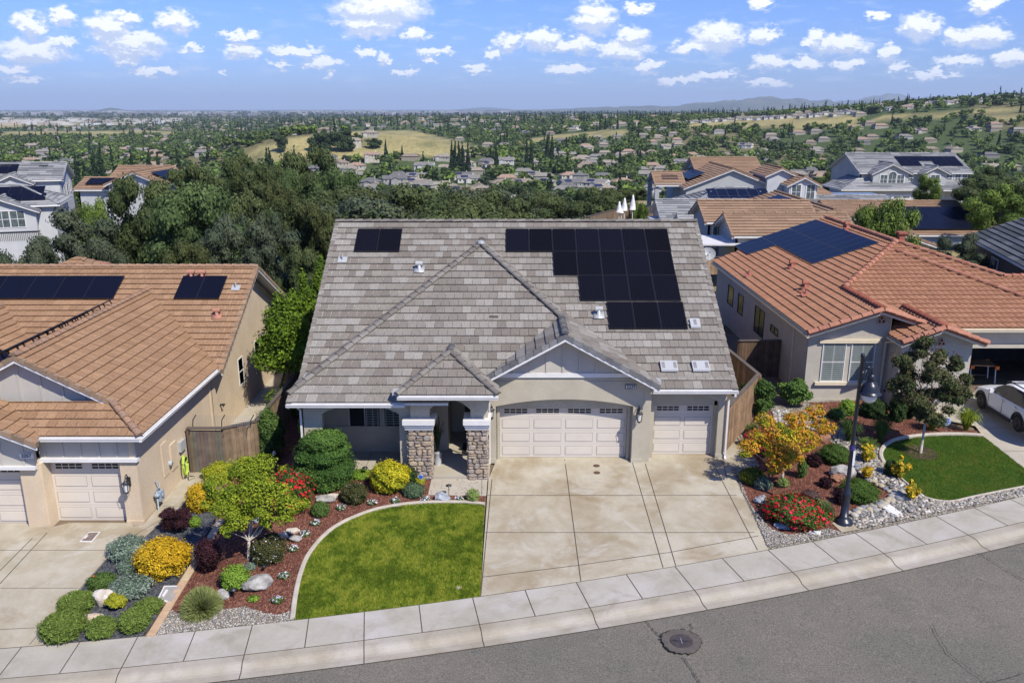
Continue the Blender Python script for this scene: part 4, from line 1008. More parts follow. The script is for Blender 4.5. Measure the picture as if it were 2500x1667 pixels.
for (a, b, c, d, mu) in ((228, 568, 266, 735, 0), (300, 630, 336, 800, 0), (418, 716, 486, 962, 1), (533, 855, 588, 946, 1)):
    u0, v0 = Cz(a, b); u1, v1 = Cz(c, d); sx = 12.955
    vm = (v0+v1)/2; ya = Xp(u0, vm, sx)[1]; yb_ = Xp(u1, vm, sx)[1]; um = (u0+u1)/2
    # subtract the slant of the side wall from the measured box
    sl = abs(Xp(u0, vm, sx)[2]-Xp(u1, vm, sx)[2]); k_ = .33*(u1-u0)*1.2
    zt = Xp(um, v0+k_, sx)[2]; zb_ = Xp(um, v1-k_, sx)[2]
    window(H3, min(ya, yb_)-OR[1], max(ya, yb_)-OR[1], sx-OR[0], zb_-OR[2], zt-OR[2], .03, mu, False, M['black'], M['glass'], False, 'x', d=-1)
def rosette(x, y, z):
    mb = MB()
    for k in range(3):
        t = R(90+120*k); c = (x+.1*math.cos(t), z+.1*math.sin(t))
        n = 12
        for j in range(n):
            t0, t1 = 2*math.pi*j/n, 2*math.pi*(j+1)/n
            for r0, r1, yy0, yy1 in ((.088, .088, y-.07, y), (.062, .062, y-.07, y), (.062, .088, y-.07, y-.07)):
                mb.face([(c[0]+r0*math.cos(t0), yy0, c[1]+r0*math.sin(t0)), (c[0]+r0*math.cos(t1), yy0, c[1]+r0*math.sin(t1)), (c[0]+r1*math.cos(t1), yy1, c[1]+r1*math.sin(t1)), (c[0]+r1*math.cos(t0), yy1, c[1]+r1*math.sin(t0))])
            mb.face([(c[0], y-.004, c[1]), (c[0]+.06*math.cos(t0), y-.004, c[1]+.06*math.sin(t0)), (c[0]+.06*math.cos(t1), y-.004, c[1]+.06*math.sin(t1))], 1)
    return shift(mb, OR).build('gable_ornament', [mat('clay', (.48, .30, .2), None), M['black']], H3)
q = Yp(2024, 735, 35.23); rosette(q[0], 35.23, q[2]); q = Yp(2161, 786, 34.01); rosette(q[0], 34.01, q[2])
downspout(H3, [(16.3-OR[0], 34.2-OR[1], 3.66-OR[2]), (16.3-OR[0], 35.1-OR[1], 3.4-OR[2]), (16.3-OR[0], 35.17-OR[1], .8-OR[2])], .07, M['cream'])
downspout(H3, [(12.93-OR[0], 37.0-OR[1], 3.7-OR[2]), (12.93-OR[0], 37.0-OR[1], .4-OR[2])], .07, M['cream'])
E3 = (12.73, 34.7, 3.9)
def arr(u, v): return plr(u, v, E3, .33, 0)
vy = Vector((0, 1, 0)); vx = Vector((1, 0, .33)).normalized()
# measured corners: front row start (16.55,44.0), rows run up the slope
for (x, y, n1) in ((16.24, 44.5, 9), (17.98, 44.5, 9), (14.52, 50.92, 3)): panel_set(H3, 'solar_panel', (x-OR[0], y-OR[1], zl(x)-OR[2]), vy, vx, n1, 1, 1.07, 1.80, M['pvb'], lift=.14)
vc = mat('vent_red', (.28, .10, .07), None)
for (u, v, k) in ((1845, 615, 1), (1818, 618, 1)): pass
for (a, b, k) in ((685, 460, 0), (375, 520, 1), (780, 610, 0), (780, 660, 1), (1080, 180, 0)):
    q = arr(*Cz(a, b)); roofvent(H3, q[0], q[1], q[2]+.1, vc, k)
ch = MB(); ch.box(21.6, 46.4, 5.3, 21.9, 46.7, 6.5); ch.box(21.5, 46.3, 6.5, 22.0, 46.8, 6.6); shift(ch, OR).build('chimney', vc, H3)
# sawhorse workbench in the garage
wb = empty('workbench', (22.3, 38.2, .7), R(-8), 'folding workbench with orange clamps just inside the open garage', 'workbench')
m_ = MB(); m_.box(-.55, -.45, .78, .65, .5, .83); m_.build('worktop', mat('plywood', (.34, .22, .12), (.25, .16, .09), 6, .7), wb)
for sx_ in (-.5, .6):
    m_ = MB()
    for sy_ in (-.45, .4): m_.tube([(sx_, sy_-.15, 0), (sx_, sy_, .76)], .03, 6); 
    m_.build('leg', M['steel'], wb); m_ = MB()
    for sy_ in (-.6, .55): m_.box(sx_-.08, sy_-.07, .7, sx_+.08, sy_+.07, .86)
    m_.build('clamp', mat('orange_plastic', (.55, .14, .03), None, rough=.5), wb)
m_ = MB(); m_.box(-.3, -.2, .25, .4, .3, .3); m_.build('shelf', M['black'], wb)
def block(rf, wl, x0, x1, y0, y1, zb, ze, ax, pitch, cols, over=.4, seed=1, gable=True, course=.42, width=1.3, rk=True, ph=None):
    """gabled block; ridge along ax; adds tiles to rf and walls to wl"""
    kw = dict(cols=cols, course=course, width=width, thick=.06, deck=.16, clump=.3)
    X0, X1, Y0, Y1 = x0-over, x1+over, y0-over, y1+over; e = ze-pitch*over
    if ax == 'x':
        ym = (y0+y1)/2; zr = ze+pitch*(y1-y0)/2; i = 0 if gable else (y1-y0)/2+over
        tiles(rf, [(X0, Y0, e), (X1, Y0, e), (X1-i, ym, zr), (X0+i, ym, zr)], seed=seed, **kw); tiles(rf, [(X0, Y1, e), (X1, Y1, e), (X1-i, ym, zr), (X0+i, ym, zr)], seed=seed+1, **kw)
        if not gable:
            for X, s in ((X0, 1), (X1, -1)): tiles(rf, [(X, Y0, e), (X, Y1, e), (X+s*i, ym, zr)], seed=seed+2, **kw)
            for X, s in ((X0, 1), (X1, -1)):
                for Yq in (Y0, Y1): caps(rf, (X, Yq, e), (X+s*i, ym, zr), .14, .8, cols, 1)
        caps(rf, (X0+i, ym, zr), (X1-i, ym, zr), .14, .8, cols, 1)
        if gable:
            for X, s in ((x0, -1), (x1, 1)):
                wl.prism([(X, y0, zb), (X, y1, zb), (X, y1, ze-.05), (X, ym, zr-.12), (X, y0, ze-.05)], (-s*.15, 0, 0))
                if rk:
                    for Ya in (Y0, Y1): rakes(rf, (X0 if s < 0 else X1, Ya, e), (X0 if s < 0 else X1, ym, zr), (s, 0, 0), cols=cols, seg=.8)
        wl.box(x0, y0, zb, x1, y0+.15, ze-.05); wl.box(x0, y1-.15, zb, x1, y1, ze-.05)
        if not gable: wl.box(x0, y0, zb, x0+.15, y1, ze-.05); wl.box(x1-.15, y0, zb, x1, y1, ze-.05)
    else:
        xm = (x0+x1)/2; zr = ze+pitch*(x1-x0)/2
        tiles(rf, [(X0, Y0, e), (X0, Y1, e), (xm, Y1, zr), (xm, Y0, zr)], seed=seed, **kw); tiles(rf, [(X1, Y0, e), (X1, Y1, e), (xm, Y1, zr), (xm, Y0, zr)], seed=seed+1, **kw)
        caps(rf, (xm, Y0, zr), (xm, Y1, zr), .14, .8, cols, 1)
        for Y in (y0, y1-.15): wl.prism([(x0, Y, zb), (x1, Y, zb), (x1, Y, ze-.05), (xm, Y, zr-.12), (x0, Y, ze-.05)], (0, .15, 0))
        wl.box(x0, y0+.15, zb, x0+.15, y1-.15, ze-.05); wl.box(x1-.15, y0+.15, zb, x1, y1-.15, ze-.05)
        for Xa in (X0, X1): rakes(rf, (Xa, Y0, e), (xm, Y0, zr), (0, -1, 0), cols=cols, seg=.8, fh=.2)
GREY = [(.20, .205, .21), (.25, .255, .26), (.16, .165, .17), (.29, .29, .29)]
DGREY = [(.085, .09, .1), (.11, .115, .125), (.07, .075, .08)]
BRN = [(.27, .18, .118), (.25, .165, .108), (.29, .192, .126)]
M['wwhite'] = mat('white_siding', (.47, .48, .49), (.42, .43, .44), 1, .8)
M['wgrey'] = mat('grey_stucco', (.40, .41, .40), (.34, .35, .34), .6, .9)
M['wbrown'] = mat('brown_stucco', (.13, .095, .075), (.11, .08, .065), 1, .9)
def mid(name, loc, rz, label, blocks, cols, wm, tm, wins=(), pv=(), extra=None, rzv=0, cat='house'):
    H = empty(name, loc, rz, label, cat); rf = MB(); wl = MB()
    for i, b in enumerate(blocks):
        b = dict(b); block(rf, wl, *b.pop('b'), cols, seed=i*3+1, **b)
    wl.build('wall', wm, H)
    if extra: extra(H, rf)
    rf.build('roof', [tm, M['white']], H, col=True)
    for w_ in wins:
        a = w_; window(H, *a[:5], a[5] if len(a) > 5 else .12, a[6] if len(a) > 6 else 1, a[7] if len(a) > 7 else True, M['white'], M['glassg'], axis=a[8] if len(a) > 8 else 'y', d=a[9] if len(a) > 9 else -1)
    for p in pv: panel_set(H, 'solar_panel', *p)
    return H
def bd(*b, **k): return dict(b=b, **k)
tg = M['tile_m']; tl = M['tile_l']
# a: big pale grey two storey at the right rear
def exa(H, rf):
    kw = dict(cols=GREY, course=.42, width=1.3, thick=.06, deck=.16)
    tiles(rf, [(-11.9, -3.2, 1.7), (.2, -3.2, 1.7), (-1.2, -1.0, 2.65), (-8.0, .3, 3.3)], seed=3, **kw); tiles(rf, [(-11.9, -3.2, 1.7), (-8.0, .3, 3.3), (-8, 5, 3.3), (-11.9, 5, 1.7)], seed=3, **kw)
    tiles(rf, [(3.4, -2.8, 1.6), (9.3, -2.8, 1.6), (8.3, 0, 2.9), (3.4, 0, 2.9)], seed=4, **kw)
    m_ = MB(); m_.box(-11, -2.5, -2.5, -.6, 0, 1.65); m_.box(3.6, -.2, -2.5, 8.3, 0, 1.65); m_.build('lower_wall', M['wgrey'], H)
    m_ = MB(); m_.box(.2, -3, -2.5, 1.2, -2.2, 1.5); m_.build('stone_pier', M['stone'], H)
    for x0, x1 in ((-10.5, -7.4), (-6.6, -1.2)):
        garage_door(H, x0, x1, -2.56, -1.9, .9, 2 if x1-x0 < 4 else 4, 4, M['white'])
    # arched head over the middle sash of the bay
    m_ = MB(); n_ = 12; c_ = (-3.75, 3.72); r_ = .62
    for k in range(n_):
        t0, t1 = math.pi*k/n_, math.pi*(k+1)/n_
        m_.face([(c_[0]+r_*math.cos(t0), -1.36, c_[1]+.5*math.sin(t0)), (c_[0]+r_*math.cos(t1), -1.36, c_[1]+.5*math.sin(t1)), (c_[0], -1.36, c_[1])], 1)
        m_.beam((c_[0]+r_*math.cos(t0), -1.38, c_[1]+.5*math.sin(t0)), (c_[0]+r_*math.cos(t1), -1.38, c_[1]+.5*math.sin(t1)), .08, .12)
    m_.build('arched_window_head', [M['white'], M['glassg']], H)
mid('two_storey_house', (60.5, 128, 0), 0, 'large pale grey two storey house with twin front gables and black solar panels, far right', [
    bd(-8.0, 8.4, 0, 12, -2.5, 4.1, 'x', .4), bd(-6.6, -1.3, -1.3, 3, 1.0, 4.15, 'y', .48), bd(.9, 4.4, -1.3, 3, -2.5, 4.15, 'y', .48)], GREY, M['wgrey'], tg,
    wins=[(-5.5, -4.5, -1.32, 2.4, 3.7), (-4.3, -3.2, -1.32, 2.4, 3.7), (-3.0, -2.0, -1.32, 2.4, 3.7), (-.9, -.1, -.02, 2.7, 3.7), (2.0, 3.3, -1.32, 2.4, 3.7), (5.0, 5.8, -.02, 2.6, 3.7), (6.3, 7.1, -.02, 2.6, 3.7), (7.4, 8.1, -.02, 2.6, 3.7)],
    pv=[((-1.2, 1.6, 4.75), (1, 0, 0), (0, 1, .4), 9, 2, 1.05, 1.7, M['pvl'], .12, .02, 0, ((3, 0), (4, 0)))], extra=exa)
# b: tan-roofed house with stucco gable and patio
def exb(H, rf):
    m_ = MB(); m_.box(-8.6, 2.2, -1.5, -8.1, 2.7, 4.4); m_.box(-8.6, 7.5, -1.5, -8.1, 8, 4.4); m_.box(-8.6, 2.2, .6, -5.4, 8, .9); m_.box(-8.6, 2.2, 4.2, -5.4, 2.45, 4.5); m_.build('patio_column', M['wgrey'], H)
    kw = dict(cols=BRN, course=.42, width=1.3, thick=.06, deck=.16)
    tiles(rf, [(6.5, -2, 3.1), (14, -3, 2.2), (11.5, 2, 4.0), (6.5, 2, 4.2)], seed=8, **kw)
    m_ = MB(); m_.box(6.5, -1.2, -1.5, 13, 2, 2.6); m_.build('side_wing', M['wgrey'], H)
mid('two_storey_house', (25.9, 100, 0), 0, 'tan tiled house with broad grey gable, covered patio, blue solar panels', [
    bd(-5.3, 5.3, 0, 13, -1.5, 4.4, 'y', .39), bd(-8.3, -5.3, 2.4, 8, 4.15, 4.5, 'x', .42), bd(-2, 6, 8, 18, 2, 5.0, 'x', .4)], BRN, M['wgrey'], tl,
    wins=[(-3.0, -2.2, -.02, 2.0, 3.6), (2.0, 4.2, -.02, 2.2, 3.2)], extra=exb,
    pv=[((-4.5, 2.5, 4.9), (0, 1, 0), (1, 0, .39), 4, 2, 1.7, 1.05, M['pvb'], .15), ((-7.6, 3.2, 4.75), (1, 0, 0), (0, 1, .42), 2, 1, 1., 1.5, M['pvl'], .12), ((1.2, 4.0, 6.1), (0, 1, 0), (1, 0, -.39), 4, 2, 1.6, 1.7, M['pvl'], .15)])
mid('two_storey_house', (33.4, 97, 0), 0, 'white walled upper storey with two tall windows, left of the pale grey house', [
    bd(-1.6, 1.6, 0, 6, -1, 5.0, 'y', .5), bd(-3.6, -.5, 2, 8, 2, 5.9, 'y', .45)], BRN, M['wwhite'], tl, wins=[(-1.3, -.3, -.02, 3.2, 4.8), (.4, 1.3, -.02, 3.2, 4.8)])
cp = MB(); cp.box(37.5, 100, 2.9, 45, 106, 3.1); cp.box(37.6, 100.1, -1, 37.8, 100.3, 2.9); cp.box(44.7, 100.1, -1, 44.9, 100.3, 2.9)
tag(cp.build('patio_cover', mat('blue_sheet_roof', (.16, .21, .30), None, rough=.5)), 'flat blue grey patio cover between the white house and pale grey house', 'patio cover')
# c: grey roofs
mid('bungalow', (18.5, 80, 0), 0, 'grey tiled low house with blue solar panels, behind the tan roofs', [
    bd(-4.2, 5, -1, 5, -1, 3.3, 'x', .46), bd(-3.0, 4.5, -5, -1.1, -1, 3.0, 'x', .46), bd(-1, 10, 4, 12, 0, 3.7, 'x', .4, gable=False)], GREY, M['wgrey'], tg,
    pv=[((1.5, 4.6, 3.94), (1, 0, 0), (0, 1, .4), 6, 2, 1.05, 1.6, M['pvb'], .15)])
mid('bungalow', (36, 96, 0), 0, 'low grey roof with metal vents before the pale grey two storey house', [bd(-6, 7, -2, 6, -1, 2.3, 'x', .3)], GREY, M['wgrey'], tg)
# d: tan roofs
mid('bungalow', (21, 66, 0), 0, 'light brown tiled house with blue solar array, directly behind the terracotta roof', [
    bd(-5.4, 3, .4, 6, 0, 4.75, 'x', .42), bd(-4.6, 4, -5, .3, 0, 4.45, 'x', .42), bd(-3.7, 12.3, .2, 15, 0, 2.95, 'y', .33)], BRN, M['wgrey'], tl,
    wins=[(-5.0, -4.3, -.0+.38, 2.6, 4.2)], pv=[((.7, 3.0, 4.42), (0, 1, 0), (1, 0, .33), 7, 2, 1.3, 1.6, M['pvb'], .16)])
cp = MB(); cp.box(13.2, 60.5, 3.6, 17.2, 65, 3.72)
for q in ((13.4, 60.7), (17, 60.7), (13.4, 64.6)): cp.box(q[0]-.08, q[1]-.08, 0, q[0]+.08, q[1]+.08, 3.6)
tag(cp.build('patio_cover', M['white']), 'white flat patio cover beside the light brown tiled house', 'patio cover')
cp = MB(); cp.box(13.2, 78.2, 3.0, 17.6, 82, 3.1)
for q in ((13.3, 78.4), (13.3, 81.8), (17.4, 78.4)): cp.box(q[0]-.07, q[1]-.07, 0, q[0]+.07, q[1]+.07, 3.0)
tag(cp.build('awning', mat('awning_grey', (.42, .44, .46), None, rough=.6)), 'grey canvas awning with scalloped edge beside the closed umbrellas', 'awning')
for i, (u, v0, v1) in enumerate(((1422, 463, 490), (1434, 455, 486), (1453, 448, 484), (1427, 478, 491))):
    a = Yp(u, v1, 84); b = Yp(u, v0, 84); h = b[2]-a[2]
    U = empty('patio_umbrella', (a[0], 84, a[2]-.8), 0, ['closed white patio umbrella leftmost in the group by the awning', 'closed white patio umbrella second from left, beside the awning', 'tallest closed white patio umbrella, rightmost beside the grey wall', 'shortest closed white umbrella in front of the others'][i], 'umbrella', 'closed umbrellas on the hillside patio')
    m_ = MB(); m_.lathe([(.3, .9), (.26, .95+h*.3), (.12, .8+h*.8), (.06, .8+h), (0, .82+h)], n=10); m_.build('canopy', M['white'], U, smooth=True)
    m_ = MB(); m_.tube([(0, 0, -3), (0, 0, 1)], .04, 6); m_.build('pole', M['white'], U)
# e
mid('bungalow', (40.5, 83, -.5), 0, 'brown tiled house with big dark solar array, right of the leafy tree', [bd(-6.5, 7.6, 0, 18, -1, 1.75, 'x', .25)], BRN, M['wwhite'], tl,
    pv=[((-.2, .6, 2.0), (1, 0, 0), (0, 1, .25), 5, 3, 1.5, 2.1, M['pvl'], .14)])
# f
def exf(H, rf):
    pass
mid('bungalow', (31.3, 57.5, 0), R(-14), 'dark grey tiled hip roof over brown walls at the right edge', [bd(.45, 14, -16, -.3, 0, 4.9, 'y', .40)], DGREY, M['wbrown'], tg,
    wins=[(-6.2, -5.0, .42, 2.6, 4.1, .1, 1, True, 'x', -1)], pv=[((3.2, -12, 6.0), (0, 1, 0), (1, 0, .4), 4, 1, 1.2, 1.7, M['pvl'], .15)])
# left distance
mid('two_storey_house', (-57.4, 99, 0), R(17), 'white two storey house with grey roof and dark solar panels, far left behind', [
    bd(-10, 4.2, 0, 6.6, -5, 5.35, 'x', .48), bd(-2.6, 1.2, -.8, 3, 1, 5.1, 'y', .45)], GREY, M['wwhite'], tg,
    wins=[(-4.6, -3.9, -.02, 3.6, 4.8), (-3.3, -2.6, -.02, 3.6, 4.8), (-1.4, -.1, -.82, 3.3, 4.4), (1.4, 2.1, 4.21, 3.2, 4.2, .12, 0, True, 'x', 1), (3.0, 3.9, 4.21, 2.6, 4.4, .12, 0, True, 'x', 1), (5.0, 5.6, 4.21, 3.4, 4.6, .12, 0, True, 'x', 1)],
    pv=[((-6.5, 1.0, 5.85), (1, 0, 0), (0, 1, .42), 6, 2, 1.0, 1.5, M['pvl'], .14), ((1.6, 2.4, 6.4), (1, 0, 0), (0, 1, .42), 1, 1, 1.0, 1.2, M['pvl'], .14)])
def exgb(H, rf):
    m_ = MB(); m_.box(-2.2, -.65, 2.6, 1.2, -.62, 2.7); 
    for k in range(24): m_.box(-2.2+k*.145, -.66, 1.9, -2.17+k*.145, -.63, 2.65)
    m_.build('balcony_rail', M['black'], H)
mid('two_storey_house', (-43.6, 75, 0), R(19), 'white two storey house with balcony under a low gable and solar array, at left edge', [
    bd(-7.5, 2.6, 0, 6.6, -5, 5.1, 'x', .42, gable=False), bd(-4.2, 1.0, -.6, 3, -5, 4.7, 'y', .4)], GREY, M['wwhite'], tg,
    wins=[(-3.4, -2.3, -.61, 3.1, 4.5, .06), (-2.2, -1.1, -.61, 3.1, 4.5, .06), (-1.0, .1, -.61, 3.1, 4.5, .06)], extra=exgb,
    pv=[((-3.2, 1.5, 5.7), (1, 0, 0), (0, 1, .38), 5, 1, .95, 1.5, M['pvl'], .14), ((-2.0, .3, 5.25), (1, 0, 0), (0, 1, .38), 4, 1, .95, 1.3, M['pvl'], .14)])
mid('two_storey_house', (-42, 92, 0), 0, 'beige house with tan roof and solar panels half hidden by the oaks, left', [
    bd(-5.2, -1.2, 0, 5, -5, 4.9, 'x', .36), bd(-1.6, 4.2, -.5, 9, -5, 5.5, 'y', .42), bd(-3.8, .5, 5, 11, 0, 5.5, 'x', .4)], BRN, M['wwhite'], tl,
    wins=[(-1.2, -.4, -.52, 3.6, 4.9)], pv=[((-4.6, .5, 5.2), (1, 0, 0), (0, 1, .36), 4, 1, .8, 1.5, M['pvl'], .14), ((-.8, 1, 6.0), (0, 1, 0), (1, 0, .42), 4, 1, 1.2, 1.7, M['pvb'], .14), ((4, 1, 5.75), (0, 1, 0), (-1, 0, .42), 5, 1, 1.2, 1.7, M['pvl'], .14)])
# ---------- foliage ----------
def leaf_arrays(blobs, n, size, cols, rng, shell=.72, aspect=1.7, outw=.62, up=.25, jit=.12, flat=0., clumpn=3.0, mixn=None):
    B = np.array(blobs, dtype=float); A = (B[:, 3]*B[:, 4]+B[:, 4]*B[:, 5]+B[:, 3]*B[:, 5]); pr = A/A.sum()
    idx = rng.choice(len(B), n, p=pr)
    d = rng.normal(size=(n, 3)); d /= np.linalg.norm(d, axis=1)[:, None]
    r = shell+(1.04-shell)*rng.random(n)**.7; r += rng.normal(0, jit, n)*.6
    lump = 1+.12*np.sin(d[:, 0]*5+idx*1.7)*np.cos(d[:, 1]*6+idx)+.10*np.sin(d[:, 2]*9+d[:, 0]*7+idx*3)
    P = B[idx, :3]+d*(r*lump)[:, None]*B[idx, 3:6]
    nr = d*outw+rng.normal(size=(n, 3))*(1-outw)+np.array([0, 0, up]); nr /= np.linalg.norm(nr, axis=1)[:, None]
    t = np.cross(nr, rng.normal(size=(n, 3))); t /= np.linalg.norm(t, axis=1)[:, None]; b = np.cross(nr, t)
    s = size*(.6+.8*rng.random(n)); l = (s*aspect/2)[:, None]; w = (s/2)[:, None]
    V = np.stack([P-t*l, P+b*w, P+t*l, P-b*w], axis=1)
    cols = np.array(cols)
    # colour drifts in patches over the plant plus a little leaf-to-leaf change
    f = np.sin(P[:, 0]*clumpn+1.3)*np.cos(P[:, 1]*clumpn*1.1+.4)+np.sin(P[:, 2]*clumpn*1.3+P[:, 0]*clumpn*.6)
    f = (f+2)/4+rng.normal(0, .2, n)
    ci = np.clip((f*len(cols)).astype(int), 0, len(cols)-1); C = cols[ci]*rng.uniform(.75, 1.25, n)[:, None]
    return V, C
def ico(subd):
    bm = bmesh.new(); bmesh.ops.create_icosphere(bm, subdivisions=subd, radius=1)
    v = np.array([x.co[:] for x in bm.verts]); f = [tuple(q.index for q in x.verts) for x in bm.faces]; bm.free(); return v, f
ICO = {1: ico(1), 2: ico(2)}
def leaf_mesh(name, blobs, n, size, cols, seed=0, core=.74, corecol=None, extra=None, csub=2, **kw):
    rng = np.random.default_rng(seed); V, C = leaf_arrays(blobs, n, size, cols, rng, **kw)
    if extra is not None:
        for e in extra:
            v2, c2 = leaf_arrays(e['blobs'], e['n'], e['size'], e['cols'], rng, **{k: e[k] for k in e if k not in ('blobs', 'n', 'size', 'cols')}); V = np.concatenate([V, v2]); C = np.concatenate([C, c2])
    n = len(V); vv = V.reshape(-1, 3); F = [(4*i, 4*i+1, 4*i+2, 4*i+3) for i in range(n)]; Cc = np.repeat(C, 4, axis=0)
    if core:
        iv, iff = ICO[csub]; cm = np.mean(np.array(cols), axis=0)*.8 if corecol is None else np.array(corecol)  # core darker than the mean leaf: inner shade put into its colour
        for b in blobs:
            o = len(vv); r = 1+.1*rng.normal(size=len(iv))
            p = iv*r[:, None]*np.array(b[3:6])*core+np.array(b[:3]); vv = np.concatenate([vv, p]); F += [tuple(q+o for q in f) for f in iff]
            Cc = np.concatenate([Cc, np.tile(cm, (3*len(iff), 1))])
    me = bpy.data.meshes.new(name); me.from_pydata(vv.tolist(), [], F)
    ca = me.color_attributes.new('Col', 'FLOAT_COLOR', 'CORNER'); arr = np.ones((len(Cc), 4), dtype=np.float32); arr[:, :3] = np.clip(Cc, 0, 1); ca.data.foreach_set('color', arr.ravel())
    me.materials.append(M['leaf']); return me
def sub_blobs(rng, env, n, k=.38, fill=.7):
    """n lumps spread through the ellipsoid env=(cx,cy,cz,rx,ry,rz)"""
    out = []
    for i in range(n):
        d = rng.normal(size=3); d /= np.linalg.norm(d); q = fill*rng.random()**.33*(1-k*.4)
        s = k*rng.uniform(.7, 1.3)
        out.append((env[0]+d[0]*env[3]*q, env[1]+d[1]*env[4]*q, env[2]+d[2]*env[5]*q, env[3]*s, env[4]*s, env[5]*s*rng.uniform(.75, 1)))
    return out
G1_ = [(.035, .075, .02), (.05, .10, .025), (.07, .13, .03), (.09, .16, .035)]
PAL = dict(
    oak_sunlit=[(.045, .075, .028), (.066, .104, .036), (.09, .135, .046), (.115, .16, .056)],  # lighter oak leaves, sunlit look put into the colour
    vg=[(.055, .09, .03), (.08, .122, .036), (.108, .155, .045), (.135, .18, .05)],
    vd=[(.035, .058, .024), (.052, .082, .032), (.07, .105, .04)],
    oak=[(.038, .056, .022), (.056, .078, .029), (.078, .104, .038), (.104, .130, .048)],
    oakolive=[(.040, .052, .018), (.056, .070, .024), (.076, .092, .032), (.100, .118, .042)],
    oakgrey=[(.042, .060, .035), (.06, .08, .045), (.08, .10, .06), (.10, .12, .07)],
    bright=[(.07, .15, .02), (.10, .20, .025), (.15, .26, .03), (.19, .30, .04)],
    lime=[(.16, .24, .02), (.23, .31, .025), (.30, .36, .03), (.34, .34, .03)],
    shrub=[(.035, .07, .018), (.052, .098, .024), (.072, .13, .03), (.095, .16, .038)],
    dark=[(.018, .04, .014), (.028, .055, .018), (.04, .072, .022)],
    gold=[(.42, .26, .012), (.55, .34, .015), (.62, .42, .03), (.38, .28, .02)],
    yellow=[(.50, .42, .02), (.58, .50, .03), (.36, .36, .02), (.20, .24, .02)],
    silver=[(.16, .21, .17), (.22, .28, .23), (.29, .35, .29), (.11, .16, .11)],
    purple=[(.035, .012, .018), (.055, .018, .026), (.075, .028, .035), (.022, .01, .012)],
    rosemary=[(.065, .105, .022), (.095, .145, .03), (.13, .19, .038), (.165, .235, .05)],
    maple=[(.085, .14, .014), (.14, .20, .018), (.21, .27, .022), (.28, .32, .025)],
    orange=[(.24, .28, .02), (.42, .33, .02), (.44, .26, .025), (.40, .36, .025), (.20, .26, .022), (.12, .18, .02)],
    crape=[(.045, .06, .024), (.065, .085, .032), (.09, .11, .042), (.11, .105, .05)],
    conif=[(.014, .030, .014), (.022, .042, .018), (.032, .056, .024)],
    brown=[(.06, .075, .025), (.09, .09, .035), (.12, .11, .04), (.05, .06, .02)],
    vary=[(.30, .36, .12), (.40, .44, .20), (.22, .30, .08)],
    grass=[(.22, .26, .08), (.30, .34, .12), (.38, .40, .18), (.16, .20, .05)])
def dims(bb):
    """plan centre, width and height in metres of a plant whose outline in the photograph is bb"""
    x0, y0, x1, y1 = bb; cx_ = (x0+x1)/2; g = gp(cx_, y1-1); s = zc(g)/(F_/SS); w = (x1-x0)*s
    dep = math.atan2(CAMH-g[2], g[1]); h = max(.12, ((y1-y0)*s-w*.58*math.sin(dep))/math.cos(dep))
    c = (g[0]*(1+.36*w/g[1]), g[1]+.36*w); return c[0], c[1], G(c[0], c[1]), w, h
_sc = {}
def shrub(bb, pal, label, name='shrub', cat='shrub', n=2600, leaf=.055, lumps=7, group=None, flowers=None, shape='mound', seed=None, aspect=1.7, core=.74, **kw):
    x, y, z, w, h = dims(bb); seed = seed if seed is not None else int(bb[0]*7+bb[1]); rng = np.random.default_rng(seed)
    r = w/2
    if shape == 'ball': bl = [(0, 0, h*.5, r*.95, r*.95, h*.52)]+sub_blobs(rng, (0, 0, h*.5, r*.8, r*.8, h*.42), lumps, .35, .9)
    elif shape == 'col': bl = [(0, 0, h*.5, r*.9, r*.9, h*.5)]+sub_blobs(rng, (0, 0, h*.5, r*.7, r*.7, h*.45), lumps, .4, .9)
    elif shape == 'loose': bl = sub_blobs(rng, (0, 0, h*.6, r, r, h*.45), lumps*2, .34, 1.0)
    elif shape == 'tier': bl = [(rng.uniform(-.1, .1)*r, rng.uniform(-.1, .1)*r, h*q, r*k, r*k, h*.15) for q, k in ((.10, .82), (.33, 1.0), (.58, .9), (.82, .68))]+[(r*k*.8*math.cos(t_), r*k*.8*math.sin(t_), h*q, r*.26, r*.26, h*.09) for q, k in ((.12, .85), (.34, 1.0), (.58, .9), (.8, .68)) for t_ in rng.uniform(0, 6.28, 7)]
    else: bl = [(0, 0, h*.42, r*.88, r*.88, h*.5)]+sub_blobs(rng, (0, 0, h*.47, r*.8, r*.8, h*.45), lumps+3, .34, 1.12)
    ex = None
    if flowers:
        fc, fn, fs = flowers[:3]; env = flowers[3] if len(flowers) > 3 else None
        fb = [(b[0], b[1], b[2], b[3]*1.03, b[4]*1.03, b[5]*1.05) for b in bl]
        ex = [dict(blobs=fb, n=fn, size=fs, cols=fc, shell=.93, aspect=1.1, outw=.7, jit=.03)]
    area = w*w*3+w*h*3; n = int(n*max(.35, min(2.4, area/4)))
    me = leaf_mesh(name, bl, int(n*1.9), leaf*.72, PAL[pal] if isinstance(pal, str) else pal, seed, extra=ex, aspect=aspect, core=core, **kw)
    o = link(name, me, loc=(x, y, z-.02)); return tag(o, label, cat, group)
def trunk_mesh(name, parent, base_r, pts, limbs, m=None, n=8):
    mb = MB(); K = len(pts); mb.tube(pts, [base_r*(1.15 if k == 0 else 1)*(1-.45*k/(K-1)) for k in range(K)], n)
    for a, b, r in limbs:
        a = Vector(a); b = Vector(b); mid_ = (a+b)/2+Vector((0, 0, .06*(b-a).length)); mb.tube([a, mid_, b], [r, r*.7, r*.35], 6)
    return mb.build(name, m or M['bark'], parent, smooth=True)
